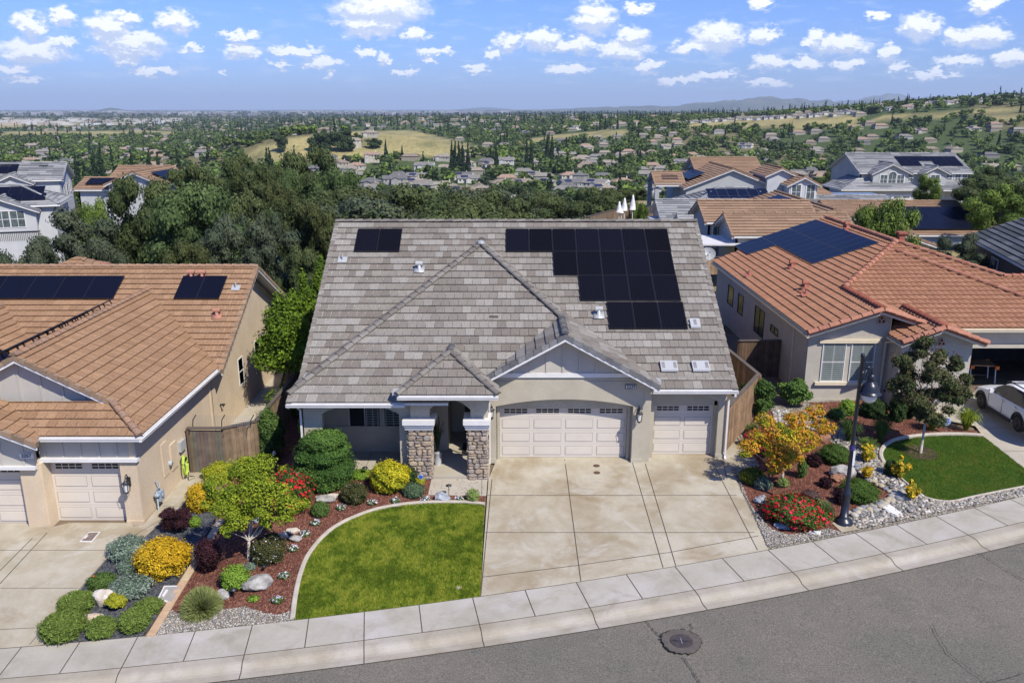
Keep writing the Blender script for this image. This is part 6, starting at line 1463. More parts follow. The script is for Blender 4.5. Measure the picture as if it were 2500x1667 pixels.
# ---------- lawns of grass blades ----------
def blades(name, poly, n, h, cols, label, seed):
    rng = np.random.default_rng(seed); P = np.array(poly); lo = P.min(0); hi = P.max(0); pts = []
    while len(pts) < n:
        q = rng.uniform(lo, hi, (4000, 2)); pts += [p for p in q if inpoly(p[0], p[1], poly)]
    pts = np.array(pts[:n]); z = np.array([G(x, y) for x, y in pts])+.02; b = np.column_stack([pts, z]); a = rng.uniform(0, 6.28, n); w = .009
    f = np.array([1.2*mnoise.noise(Vector((x*.9, y*.9, 2)))+1.1*mnoise.noise(Vector((x*3.1, y*3.1, 7)))+.8*mnoise.noise(Vector((x*9, y*9, 4))) for x, y in pts])+rng.normal(0, .22, n)
    sd = np.column_stack([np.cos(a), np.sin(a), a*0])*w; ln = rng.normal(0, .016, (n, 3)); H = h*rng.uniform(.6, 1.2, n)*(1+.25*f); tip = b+ln; tip[:, 2] = b[:, 2]+H
    V = np.stack([b-sd, b+sd, tip], axis=1).reshape(-1, 3); F = [(3*i, 3*i+1, 3*i+2) for i in range(n)]
    C = np.array(cols)[np.clip(((f+.9)/1.8*len(cols)).astype(int), 0, len(cols)-1)]*rng.uniform(.8, 1.2, n)[:, None]
    me = bpy.data.meshes.new(name); me.from_pydata(V.tolist(), [], F); ca = me.color_attributes.new('Col', 'FLOAT_COLOR', 'CORNER'); Cc = np.repeat(C, 3, axis=0); arr = np.ones((len(Cc), 4), dtype=np.float32); arr[:, :3] = Cc; ca.data.foreach_set('color', arr.ravel()); me.materials.append(M['leaf'])
    return tag(link(name, me), label, 'grass', None, 'stuff')
blades('grass', lawn, 110000, .065, [(.09, .15, .014), (.16, .23, .022), (.24, .31, .034), (.34, .37, .05)], 'bright mown grass of the curved front lawn', 1)
blades('grass', lw2, 60000, .055, [(.06, .12, .016), (.09, .165, .022), (.125, .20, .028), (.17, .21, .035)], 'deep green mown grass of the neighbour lawn', 2)
# stone border strip
mb = MB(); rr = random.Random(3); a = px((508, 1195))[0]; b = px((349, 1458))[0]; d = Vector((b[0]-a[0], b[1]-a[1])); L = d.length; d /= L; nn = Vector((-d.y, d.x)); k = 0
bnd = empty('stone_border', (*a, G(*a)), 0, 'tan paver border between the slate gravel and red mulch', 'border')
while k < L-.2:
    l = rr.uniform(.3, .6); q = Vector(a)+d*k; lo = []
    for s0, s1 in ((0, -.12), (l-.015, -.12), (l-.015, .12), (0, .12)): p = q+d*s0+nn*s1; lo.append((p.x-a[0], p.y-a[1], G(p.x, p.y)-G(*a)-.05))
    m_ = MB(); m_.hexa(lo, [(x, y, z+.095+rr.uniform(-.005, .008)) for x, y, z in lo]); m_.build('paver', rr.choice([M['stoneo'], mat('paver_tan', (.42, .28, .17), (.50, .36, .24), 5, .9, 20, .4), mat('paver_buff', (.50, .40, .28), (.42, .32, .2), 5, .9, 20, .4)]) if k < 1.2 else rr.choice([bpy.data.materials.get('paver_tan') or M['stoneo'], bpy.data.materials.get('paver_buff') or M['stoneo']]), bnd); k += l
# ---------- street lamp ----------
g = gp(1937, 1200); LP = empty('street_lamp', g, 0, 'dark blue street lamp with bell shade and frosted globe at the pavement edge', 'street lamp')
mb = MB(); mb.lathe([(.30, 0), (.30, .06), (.27, .12), (.19, .18), (.15, .24), (.145, .3)], n=24); mb.build('base', M['lampblue'], LP, smooth=True)
mb = MB(); mb.lathe([(.13, .28), (.125, .9), (.135, .95), (.15, 1.0), (.15, 1.1), (.125, 1.15), (.095, 1.3), (.068, 1.4), (.054, 5.75), (.066, 5.76), (.066, 5.86), (.04, 5.9)], n=20); mb.build('pole', M['lampblue'], LP, smooth=True)
LH = 4.55; ax = .34
mb = MB(); mb.tube([(.05, 0, 5.25), (.12, 0, 5.42), (.22, -.02, 5.46), (ax, -.02, 5.35), (ax, -.02, 5.18)], .028, 8); mb.tube([(.05, 0, 5.7), (.12, 0, 5.55), (.22, -.02, 5.46)], .02, 6); mb.tube([(.06, 0, 4.85), (.09, 0, 5.05), (.17, 0, 5.35)], .016, 6); mb.lathe([(.02, .2), (.035, .17), (.02, .14), (.04, .1), (.03, 0)], ax, -.02, 5.22, 10); mb.build('bracket_arm', M['lampblue'], LP, smooth=True)
mb = MB(); mb.lathe([(.05, .62), (.11, .58), (.14, .52), (.15, .40), (.13, .37), (.16, .34), (.24, .28), (.30, .18), (.325, .06), (.34, .02), (.43, -.03), (.43, -.05), (.40, -.06), (.30, -.03)], ax, -.02, LH+.07, 32); mb.v = [(ax+(x-ax)*.86, y*.86, z) for x, y, z in mb.v]; mb.build('lamp_shade', M['lampblue'], LP, smooth=True)
mb = MB(); mb.lathe([(.235, .06), (.25, 0), (.245, -.08), (.21, -.18), (.13, -.26), (0.0, -.285)], ax, -.02, LH, 24); mb.build('globe', M['globe'], LP, smooth=True)
mb = MB(); mb.box(.02, -.105, 2.1, .09, -.09, 2.62); ob = mb.build('number_sticker', M['white'], LP)
mb = MB(); mb.lathe([(.081, 2.62), (.081, 2.78)], n=16); mb.build('blue_band', mat('blue_band', (.04, .03, .16), None, rough=.5), LP)
# ---------- fences ----------
def fence(pts, h, label, name='fence', cap=True, side=1, zoff=None, woodk=(1, 1, 1), group=None):
    P = [Vector((p[0], p[1], p[2] if len(p) > 2 else G(p[0], p[1]))) for p in pts]
    T = empty(name, P[0], 0, label, 'fence', group); o = P[0]; rr = random.Random(int(P[0].x*10)); bd_ = MB(); cp_ = MB(); rl = MB()
    for a, b in zip(P, P[1:]):
        d = b-a; Ln = Vector((d.x, d.y)).length; dn = Vector((d.x, d.y, 0)).normalized(); n = Vector((-dn.y, dn.x, 0)); K = max(1, int(Ln/.145))
        for k in range(K):
            q = a+d*(k+.5)/K-o; w = Ln/K*.47; c = rr.uniform(.75, 1.25); lo = [q-dn*w-n*.01, q+dn*w-n*.01, q+dn*w+n*.01, q-dn*w+n*.01]
            bd_.hexa([v+Vector((0, 0, -.05)) for v in lo], [v+Vector((0, 0, h-.04)) for v in lo], 0, tuple(c*x for x in woodk))
        for z_ in (.25, h*.5, h-.25): rl.beam(a-o+n*.04*side+Vector((0, 0, z_)), b-o+n*.04*side+Vector((0, 0, z_)), .05, .09, 0, woodk)
        m_ = max(1, int(round(Ln/2.4)))
        for k in range(m_+1):
            q = a+d*k/m_-o+n*.07*side; m2 = MB(); m2.box(-.05, -.05, -.1, .05, .05, h-.01, 0, woodk); m2.v = [(x+q.x, y+q.y, z+q.z) for x, y, z in m2.v]; m2.build('post', M['wood'], T, col=True)
        cp_.beam(a-o+n*.02*side+Vector((0, 0, h)), b-o+n*.02*side+Vector((0, 0, h)), .17, .045)
    bd_.build('boards', M['wood'], T, col=True); rl.build('rail', M['wood'], T, col=True)
    if cap: cp_.build('cap_rail', M['woodcap'], T)
    return T
GW = (1.15, 1.35, 1.5)
q0 = (-11.45, 30.95, -.82); q1 = (-10.35, 31.75, -.82); q2 = (-10.3, 37.5, -.82)
fence([q0, q1, q2, (-10.2, 47, -.82)], 1.85, 'grey brown board fence between tan and grey houses', woodk=(1.35, 1.35, 1.25))
gt_ = empty('garden_gate', (-12.85, 30.9, -.82), 0, 'weathered mauve grey wooden gate beside the tan house wall', 'gate'); m_ = MB(); rr = random.Random(2)
for k in range(9): x = .06+k*.145; m_.box(x, -.012, .02, x+.135, .012, 1.78, 0, tuple(rr.uniform(.85, 1.15)*v for v in (.85, .95, 1.15)))
m_.box(0, .012, .2, 1.4, .05, .3, 0, (.8,)*3); m_.box(0, .012, 1.5, 1.4, .05, 1.6, 0, (.8,)*3); m_.build('boards', M['wood'], gt_, col=True)
m_ = MB(); m_.box(-.02, -.06, 0, .06, .06, 1.85, 0, (.8, .8, .9)); m_.build('post', M['wood'], gt_, col=True); m_ = MB(); m_.box(-.02, -.09, 1.85, 1.46, .09, 1.9); m_.build('cap_rail', M['woodcap'], gt_)
m_ = MB(); m_.box(.04, -.04, 1.62, .1, -.02, 1.85); m_.build('latch', M['black'], gt_)
# wire mesh above the corner of the fence
wm = empty('wire_mesh', (-12.7, 31.1, 1.0), 0, 'low wire mesh with curved brackets above the wooden gate', 'mesh'); m_ = MB()
for k in range(26): m_.beam((k*.09, 0, .03), (k*.09+.0, .12, .45), .006, .006)
for k in range(6): m_.beam((0, .02+.02*k, .05+k*.08), (2.3, .02+.02*k, .05+k*.08), .006, .006)
m_.build('mesh', M['steel'], wm)
for x in (.0, 1.15, 2.3): m_ = MB(); m_.tube([(x, 0, 0), (x+.02, .05, .3), (x+.14, .1, .5)], .02, 6); m_.build('bracket', M['black'], wm)
f0 = (8.62, 31.1, .15); f1 = (9.35, 33.3, .75); f2 = (9.7, 37.5, .9); 
fence([(8.55, 31.0, .1), (10.35, 33.4, .62)], 1.85, 'light brown board fence closing the passage beside the garage corner', side=1, woodk=(1.5, 1.35, 1.1))
fence([(10.35, 33.4, .62), (9.85, 37.0, .75), (9.6, 42, .8), (9.5, 50, .8)], 1.85, 'brown wooden side fence running back between grey and terracotta houses', side=-1, woodk=(1.15, .95, .8))
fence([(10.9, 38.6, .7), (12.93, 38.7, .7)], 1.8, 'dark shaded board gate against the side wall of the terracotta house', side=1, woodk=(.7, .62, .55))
fence([(13.2, 58.6, 1.9), (17, 58.6, 1.9)], 1.2, 'low tan board fence below the patio umbrellas', woodk=(2.2, 2.1, 1.9)); 
fence([(6.5, 74, 2.2), (10.5, 88, 1.2), (17, 96, .8)], 1.8, 'curving dark hillside fence round the umbrella patio', woodk=(1., 1., .9))
# patio ground under the umbrellas (a terrace on the slope)
tr_ = MB(); tr_.prism([(8.5, 76, 1.0), (17, 74, 1.6), (18, 92, .6), (11, 92, .4)], (0, 0, -2.5)); tag(tr_.build('terrace', M['path']), 'raised patio terrace behind the grey roof ridge', None, None, 'structure')
# ---------- car ----------
CAR = empty('parked_car', (21.15, 34.95, .72), 0, 'white estate car with black wheels and roof rails parked nose to the open garage', 'car')
cw = mat('white_car_paint', (.74, .74, .75), None, rough=.18, spec=.6); cg = mat('car_glass', (.012, .013, .015), None, rough=.06, spec=.8); bp = mat('black_plastic', (.02, .02, .021), None, rough=.6)
ST = [(0, .62, .50, .55, .45), (.08, .78, .66, .72, .55), (.30, .88, .80, .86, .66), (.9, .92, .93, 1.00, .74), (1.30, .925, .99, 1.06, .78), (1.62, .925, 1.0, 1.28, .72), (2.0, .93, 1.01, 1.50, .62), (2.5, .93, 1.02, 1.60, .60), (3.3, .93, 1.04, 1.60, .60), (3.9, .93, 1.06, 1.54, .59), (4.3, .92, 1.06, 1.34, .62), (4.55, .90, .98, 1.06, .70), (4.66, .84, .72, .78, .60), (4.70, .8, .5, .55, .5)]
WY = (.88, 3.58); WR = .36
def csec(s):
    y, w, zb_, zr_, wr_ = s; zlow = .24
    ar = max([max(0, (WR+.07)**2-(y-c)**2) for c in WY]); arch = WR+math.sqrt(ar) if ar > 0 else zlow
    zl0 = max(zlow, arch) if ar > 0 else zlow
    return [(w*.93, -y, zl0), (w*.985, -y, max(.42, zl0+.02)), (w, -y, max(.66, zl0+.05) if zb_ > .72 else zb_*.85), (w*.985, -y, zb_-.04 if zb_ > .8 else zb_*.95), (w*.955, -y, zb_), (wr_+.03, -y, zr_-.05), (wr_*.8, -y, zr_-.005), (wr_*.4, -y, zr_+.02), (0, -y, zr_+.025)]
def interp(t):
    for a, b in zip(ST, ST[1:]):
        if t <= b[0]: k = (t-a[0])/(b[0]-a[0]); k = k; return tuple(a[i]+(b[i]-a[i])*k for i in range(5))
    return ST[-1]
ys_ = sorted(set([s[0] for s in ST]+[round(c+d, 3) for c in WY for d in (-.43, -.41, -.36, -.28, -.18, -.08, 0, .08, .18, .28, .36, .41, .43)]+[1.45, 1.8, 2.25, 2.9, 3.6, 4.1]))
S_ = [csec(interp(t)) for t in ys_]; bd_ = MB(); wn = MB()
for (ta, a), (tb, b) in zip(zip(ys_, S_), zip(ys_[1:], S_[1:])):
    for i in range(8):
        quad = [a[i], a[i+1], b[i+1], b[i]]; mir = [(-x, y, z) for x, y, z in quad][::-1]; glass = False
        if i == 4 and ta >= 1.5 and tb <= 4.31 : glass = True
        if i >= 5 and 1.3 <= ta and tb <= 2.01: glass = True
        if i >= 5 and ta >= 3.95 and tb <= 4.56: glass = True
        for q in (quad, mir):
            bd_.face(q)
            if glass:
                c = sum((Vector(p) for p in q), Vector())/4; n = (Vector(q[1])-Vector(q[0])).cross(Vector(q[3])-Vector(q[0])).normalized()
                if n.dot(c-Vector((0, c.y, .6))) < 0: n = -n
                hs = .93 if i == 4 else 1.0
                wn.face([c+(Vector(p)-c)*(hs if abs(hs-1) > 0 else 1)+n*.006 if False else Vector(p)+n*.006 for p in q])
for e in (S_[0], S_[-1]): bd_.face(e+[(-x, y, z) for x, y, z in reversed(e)])
bo = bd_.build('body', cw, CAR, smooth=True); mod = bo.modifiers.new('e', 'EDGE_SPLIT'); mod.split_angle = R(38); wn.build('window', cg, CAR)
for (yy) in WY:
    for s_ in (-1, 1):
        m_ = MB(); x = s_*.80; m_.tube([(x-s_*.1, -yy, WR), (x-s_*.08, -yy, WR), (x+s_*.09, -yy, WR), (x+s_*.11, -yy, WR)], [WR*.9, WR, WR, WR*.9], 28); wl_ = m_.build('wheel', M['rubber'], CAR, smooth=False)
        m_ = MB(); m_.tube([(x+s_*.10, -yy, WR), (x+s_*.125, -yy, WR)], [.25, .24], 24)
        for k in range(10): t = 2*math.pi*k/10; m_.beam((x+s_*.13, -yy, WR), (x+s_*.125, -yy+.23*math.cos(t), WR+.23*math.sin(t)), .035, .02)
        m_.build('rim', M['black'], wl_)
        m_ = MB(); n_ = 16
        for k in range(n_):
            t0, t1 = math.pi*k/n_, math.pi*(k+1)/n_; X = s_*.935
            m_.hexa([(X, -yy+r_*math.cos(t), WR+r_*math.sin(t)) for t, r_ in ((t0, .395), (t1, .395), (t1, .46), (t0, .46))], [(X-s_*.06, -yy+r_*math.cos(t), WR+r_*math.sin(t)) for t, r_ in ((t0, .395), (t1, .395), (t1, .46), (t0, .46))])
        m_.build('wheel_arch', bp, CAR)
for s_ in (-1, 1):
    m_ = MB(); m_.box(min(s_*.90, s_*.95), -3.1, .2, max(s_*.90, s_*.95), -1.35, .33); m_.build('sill_trim', bp, CAR)
    m_ = MB(); m_.tube([(s_*.58, -2.0, 1.56), (s_*.6, -2.15, 1.66), (s_*.6, -3.7, 1.67), (s_*.58, -3.95, 1.58)], .025, 8); m_.build('roof_rail', bp, CAR)
    m_ = MB(); m_.tube([(s_*.9, -1.68, 1.06), (s_*1.0, -1.7, 1.1)], .03, 6); m_.hexa([(s_*.98, -1.62, 1.02), (s_*1.13, -1.64, 1.03), (s_*1.13, -1.78, 1.03), (s_*.98, -1.78, 1.02)], [(s_*.98, -1.64, 1.18), (s_*1.11, -1.66, 1.17), (s_*1.11, -1.78, 1.17), (s_*.98, -1.78, 1.18)]); m_.build('wing_mirror', cw, CAR)
    for yy in (2.35, 3.25): m_ = MB(); m_.beam((s_*.945, -yy, .90), (s_*.945, -yy-.2, .90), .03, .035); m_.build('door_handle', M['chrome'], CAR)
    m_ = MB()
    for yy in (1.42, 2.42, 3.32): m_.box(min(s_*.925, s_*.9345), -yy-.006, .36, max(s_*.925, s_*.9345), -yy+.006, .97)
    m_.build('door_seam', bp, CAR)
    m_ = MB(); m_.hexa([(s_*.60, -.04, .58), (s_*.86, -.27, .62), (s_*.88, -.42, .8), (s_*.62, -.12, .72)], [(s_*.60, -.0, .6), (s_*.90, -.25, .64), (s_*.91, -.42, .83), (s_*.62, -.1, .76)]); m_.build('headlight', bp, CAR)
for yy in (2.3, 3.5): m_ = MB(); m_.beam((-.6, -yy, 1.69), (.6, -yy, 1.69), .06, .03); m_.build('roof_bar', M['chrome'], CAR)
# ---------- manhole and covers ----------
def street_pt(u, v):
    z_ = -.5
    for _ in range(20): W = Zp(u, v, z_); z_ = zs(W[0])-.085
    return W
q = street_pt(1565, 1472); MHo = empty('manhole', q, 0, 'round iron manhole cover in a cracked asphalt ring', 'manhole')
mb = MB(); mb.lathe([(0, .012), (.25, .012), (.26, .02), (.30, .02), (.31, .0)], n=32); mb.build('cover', mat('cast_iron', (.045, .04, .042), (.07, .055, .055), 9, .6, 40, .6), MHo)
rr = random.Random(5); mb = MB(); N_ = 48; ri = [(.52+rr.uniform(-.03, .03)) for _ in range(N_)]
for k in range(N_):
    t0, t1 = 2*math.pi*k/N_, 2*math.pi*(k+1)/N_; r0, r1 = ri[k], ri[(k+1) % N_]; mb.face([(.31*math.cos(t0), .31*math.sin(t0), .007), (.31*math.cos(t1), .31*math.sin(t1), .007), (r1*math.cos(t1), r1*math.sin(t1), .007), (r0*math.cos(t0), r0*math.sin(t0), .007)], 0)
    wv = rr.choice([.005, .01, .03, .05]); mb.face([(r0*math.cos(t0), r0*math.sin(t0), .010), (r1*math.cos(t1), r1*math.sin(t1), .010), ((r1+wv)*math.cos(t1), (r1+wv)*math.sin(t1), .010), ((r0+wv)*math.cos(t0), (r0+wv)*math.sin(t0), .010)], 1)
mb.build('asphalt_collar', [mat('patched_asphalt', (.115, .098, .085), (.085, .075, .066), 6, .9, 50, .6), bpy.data.materials['crack_black']], MHo)
mb = MB(); mb.box(-.012, -.12, .0205, .012, .12, .024); mb.build('lifting_slot', M['steel'], MHo)
def cover(pts, label, m, rim, slot=None, name='utility_cover', hz_=.04):
    P = [Vector(gp(*p)) for p in pts]; c = sum(P, Vector())/4; T = empty(name, c, 0, label, 'utility cover'); mb = MB(); mb.hexa([p-c+Vector((0, 0, -.05)) for p in P], [p-c+Vector((0, 0, hz_)) for p in P]); mb.build('frame', rim, T)
    mb = MB(); I = [(p-c)*.82+Vector((0, 0, hz_+.002)) for p in P]; mb.hexa(I, [p+Vector((0, 0, .008)) for p in I]); mb.build('lid', m, T)
    if slot: mb = MB(); I = [Vector(((p-c).x*.15-.12, (p-c).y*.45, hz_+.0105)) for p in P]; mb.hexa(I, [p+Vector((0, 0, .003)) for p in I]); mb.build('label_plate', slot, T)
plas = mat('grey_plastic', (.33, .32, .30), (.28, .27, .255), 5, .7)
cr_ = lambda a, b: (a*.3336, 1045+b*.3336)
cover([cr_(1083, 1000), cr_(1130, 905), cr_(1252, 903), cr_(1192, 1028)], 'grey rectangular utility box lid with pale rim in the slate gravel', plas, M['white'], M['white'])
cover([cr_(548, 596), cr_(612, 530), cr_(692, 528), cr_(632, 598)], 'brown utility cover with white frame set in the left driveway', mat('rusty_lid', (.14, .10, .085), (.2, .16, .14), 8, .8), M['white'], M['white'], hz_=.012)
cover([zz(1250, 1062), zz(1320, 1048), zz(1425, 1125), zz(1350, 1142)], 'white rectangular utility lid among the river stones right of the lamp post', M['white'], M['white'], None, hz_=.07)
cover([zz(700, 1262), zz(712, 1250), zz(800, 1248), zz(790, 1280)], 'white utility lid half under the widest rose bush', M['white'], M['white'], None, hz_=.05)
for (u, v, lb) in ((1370, 1069, 'rust brown round cleanout lid on the driveway, nearer the garage'), (1371, 1085, 'rust brown round cleanout lid on the driveway, farther from the garage')):
    g = gp(u, v); mb = MB(); mb.lathe([(0, .012), (.11, .012), (.115, .004), (.13, .004), (.13, -.01)], n=20); tag(mb.build('cleanout_lid', mat('rust_lid', (.10, .055, .035), None, rough=.7), loc=g), lb, 'drain lid')
g = gp(1054, 1350); mb = MB(); mb.lathe([(0, .05), (.05, .05), (.10, .03), (.11, -.02)], n=16); tag(mb.build('sprinkler_ring', M['edging'], loc=g), 'small round sprinkler ring at the lower edge of the bright lawn', 'sprinkler')
# ---------- signs, lights, hose, meter ----------
def yardsign(g, label, k=1., txt=True, tilt=0):
    T = empty('yard_sign', g, 0, label, 'yard sign'); mb = MB(); n_ = 8; z0_ = .55*k; r_ = .17*k
    pts = [(r_*math.cos(R(22.5+45*i)), -.01, z0_+r_*math.sin(R(22.5+45*i))) for i in range(n_)]; mb.prism(pts, (0, .012, 0)); sg = mb.build('sign_plate', M['white'], T)
    mb = MB(); pts = [(r_*.88*math.cos(R(22.5+45*i)), -.0135, z0_+r_*.88*math.sin(R(22.5+45*i))) for i in range(n_)]; mb.prism(pts, (0, .003, 0)); mb.build('blue_field', mat('sign_blue', (.02, .10, .50), None, rough=.4) if 'sign_blue' not in bpy.data.materials else bpy.data.materials['sign_blue'], T)
    mb = MB(); mb.tube([(0, .01, -.1), (0, .01, z0_)], .012, 6); mb.build('stake', M['steel'], T)
    if txt:
        text(sg, 'ADT', (0, -.0145, z0_+.01*k), .13*k, M['white'], 'lettering', ext=.001)
        mb = MB(); mb.box(-.09*k, -.0145, z0_-.085*k, .09*k, -.0136, z0_-.065*k); mb.build('lettering', M['white'], sg)
yardsign(gp(*zz(1748, 500)), 'round blue and white security sign on a stake beside the darker lawn')
yardsign(gp(967, 1112), 'blue topped security sign tucked in shrubs by the stone pillar', .55, False)
def pathlight(u, v, label, h=.42, hat=True):
    g = gp(u, v); T = empty('path_light', g, 0, label, 'garden light', 'black garden lights'); mb = MB(); mb.tube([(0, 0, -.05), (0, 0, h)], .011, 6); mb.build('stake', M['black'], T)
    mb = MB()
    if hat: mb.lathe([(0, .06), (.03, .05), (.11, .0), (.11, -.012), (.02, -.01)], cz=h, n=14)
    else: mb.tube([(0, -.02, h*.6), (.03, -.1, h*.8)], [.04, .06], 10)
    mb.build('lamp_head', M['black'], T, smooth=True)
pathlight(1031, 1139, 'bronze path light beside the blue grey boulder'); pathlight(*C3(950, 1045, 0, 0)[:2], 'dark path light left of the yellow ball'); pathlight(*cr_(1612, 985), 'dark path light beside the glossy bush', .3)
pathlight(*cr_(1522, 875), 'black spotlight at the left of the glossy bush', .3, False); pathlight(*cr_(1820, 795), 'black spotlight under the olive shrub', .25, False); pathlight(*zz(1278, 250), 'black mushroom path light below the neighbour window', .5); 
# white hose-guide ornament
g = gp(*C3(85, 915, 0, 0)[:2]); T = empty('garden_ornament', g, 0, 'white and black stake ornament before the dark hedge', 'ornament'); mb = MB(); mb.tube([(0, 0, 0), (0, 0, .45)], .01, 6); mb.build('stake', M['steel'], T); mb = MB(); mb.lathe([(0, .22), (.05, .17), (.08, .08), (.05, 0), (0, -.02)], cz=.4, n=10); mb.build('head', M['white'], T, smooth=True)
# hose
q = gp(424, 1103); HS = empty('hose_reel', (xs_+.08, Xp(422, 1085, xs_+.1)[1], -.85), 0, 'coil of lime green garden hose hung on the tan side wall', 'garden hose'); mb = MB(); rr = random.Random(1)
for k in range(7):
    o_ = [rr.uniform(-.03, .03) for _ in range(3)]; pts = [(.06+.015*k+o_[2]*.4, (.20+o_[0])*math.cos(t), .62+(.40+o_[1])*math.sin(t)) for t in np.linspace(0, 2*math.pi, 22)]; mb.tube(pts, .018, 6)
mb.build('hose', mat('hose_green', (.36, .50, .06), None, rough=.5), HS, smooth=True); mb = MB(); mb.tube([(.16, .1, .3), (.22, -.1, .04), (.35, .15, .02), (.3, .3, .02), (.15, .2, .1)], .018, 6); mb.build('hose_end', mat('hose_dark', (.06, .08, .03), None), HS, smooth=True); mb = MB(); mb.box(0, -.12, .85, .16, .12, .95); mb.build('hook', M['black'], HS)
# gas meter
q = gp(372, 1168); y_ = Xp(362, 1150, xs_+.1)[1]; GM = empty('gas_meter', (xs_, y_, -.86), 0, 'grey blue gas meter on pipes beside the tan side wall', 'gas meter'); mg = mat('meter_grey', (.25, .31, .37), None, rough=.5)
mb = MB(); mb.tube([(.16, -.12, 0), (.16, -.12, .8)], .025, 8); mb.tube([(.16, .14, .75), (.16, .14, 1.0), (.03, .14, 1.05)], .025, 8); mb.tube([(.16, -.12, .8), (.16, .05, .85), (.16, .14, .75)], .025, 8); mb.build('pipe', mg, GM, smooth=True)
mb = MB(); mb.box(.06, -.06, .36, .26, .26, .70); mb.tube([(.27, .1, .55), (.31, .1, .55)], .08, 12); mb.build('meter_body', mg, GM); mb = MB(); mb.lathe([(0, .1), (.09, .08), (.11, .03), (.11, 0), (.09, -.04), (0, -.05)], .16, -.12, .62, 12); mb.build('regulator', mg, GM, smooth=True)
# satellite dish on the far corner
q = Yp(1626, 583, 40.5); DS = empty('satellite_dish', q, 0, 'pale grey satellite dish at the gable edge between grey and terracotta roofs', 'satellite dish'); iv_ = []; mb = MB()
n_ = 20; ax_ = Vector((-.15, -.85, .5)).normalized(); s1 = ax_.cross(Vector((0, 0, 1))).normalized(); s2 = s1.cross(ax_)
rg = lambda r_, d_: [ax_*(-.12*(1-(r_/.34)**2)+d_)+s1*r_*1.1*math.cos(2*math.pi*k/n_)+s2*r_*math.sin(2*math.pi*k/n_) for k in range(n_)]
R_ = [rg(r_, 0) for r_ in (.001, .12, .24, .34)]
for A_, B_ in zip(R_, R_[1:]):
    for k in range(n_): mb.face([A_[k-1], A_[k], B_[k], B_[k-1]])
A_, B_ = R_[-1], rg(.34, -.02)
for k in range(n_): mb.face([A_[k-1], A_[k], B_[k], B_[k-1]])
mb.build('dish', M['vent'], DS, smooth=True); mb = MB(); mb.tube([-s2*.33, ax_*.35-s2*.15], .012, 6); mb.box(-.03, -.38, .1, .05, -.28, .18); mb.build('receiver_arm', M['steel'], DS); mb = MB(); mb.tube([(0, .02, 0), (0, .1, -.25), (-1.0, .2, -.5)], .022, 6); mb.build('mast', M['steel'], DS)
mb = MB(); mb.box(-2.0, 30.6, .004, -1.05, 31.9, .02); tag(mb.build('doormat', mat('mat_black', (.03, .028, .027), None, rough=1)), 'dark doormat on the porch floor by the entry', 'doormat')
# potted plant on the porch
T = empty('potted_plant', (-2.85, 29.75, .0), 0, 'strappy dark plant in a tall grey planter just inside the entry arch', 'potted plant'); mb = MB(); mb.lathe([(.12, 0), (.16, .5), (.17, .53), (.15, .53), (.14, .48), (0, .48)], n=18); mb.build('planter', mat('planter_grey', (.3, .3, .31), None, rough=.6), T, smooth=True)
o = tuft((1000, 1000, 1040, 1060), None, 90, 'dark', name='foliage'); o.location = (0, 0, .62); o.parent = T; o.scale = (1.15, 1.15, 1.25)
for k in ('label', 'category'):
    if k in o: del o[k]
# ---------- distance: oak belt, suburbs, fields, hills ----------
rng = np.random.default_rng(11)
def crown_variants(pal, n, leaf, k, lumps, squash, seeds, sub=1, core=.72):
    out = []
    for s in seeds:
        r_ = np.random.default_rng(s); bl = sub_blobs(r_, (0, 0, .58, .5, .5, .36*squash), lumps, k, 1.05); out.append((leaf_mesh('crown', bl, n, leaf, PAL[pal], s, core=core, csub=sub, clumpn=7., jit=.06, aspect=1.4, outw=.8, up=.1), bl))
    return out
OAKM = {p: crown_variants(p, 17000, .0165, .25, 44, 1.0, (s, s+1, s+2), 2, .72) for p, s in (('oak', 1), ('oakolive', 11), ('oakgrey', 21), ('oak_sunlit', 41))}
OAKM['bright'] = crown_variants('rosemary', 14000, .018, .30, 24, 1.0, (31, 32), 2, .55)
_tk = None
def trunkmesh(bl, seed):
    mb = MB(); mb.tube([(0, 0, -.12), (.01, 0, .15), (.0, .01, .42)], [.035, .028, .018], 7); rr = random.Random(seed)
    for b in bl[:9]: mb.tube([(0, 0, .22), tuple(Vector(b[:3])*.55+Vector((0, 0, .05))), b[:3]], [.018, .01, .004], 5)
    me = bpy.data.meshes.new('trunk'); me.from_pydata(mb.v, [], mb.f); me.materials.append(M['bark']); return me
OAKT = {k: [(c, trunkmesh(bl, i)) for i, (c, bl) in enumerate(v)] for k, v in OAKM.items()}
def oak(x, y, h, w, kind, label, group, i=0, name='oak_tree', z=None):
    T = empty(name, (x, y, (G(x, y) if z is None else z)), rng.uniform(0, 6.28), label, 'tree', group); T.scale = (w, w, h*1.06)
    c, t = OAKT[kind][i % len(OAKT[kind])]; link('crown', c, T); link('trunk', t, T); return T
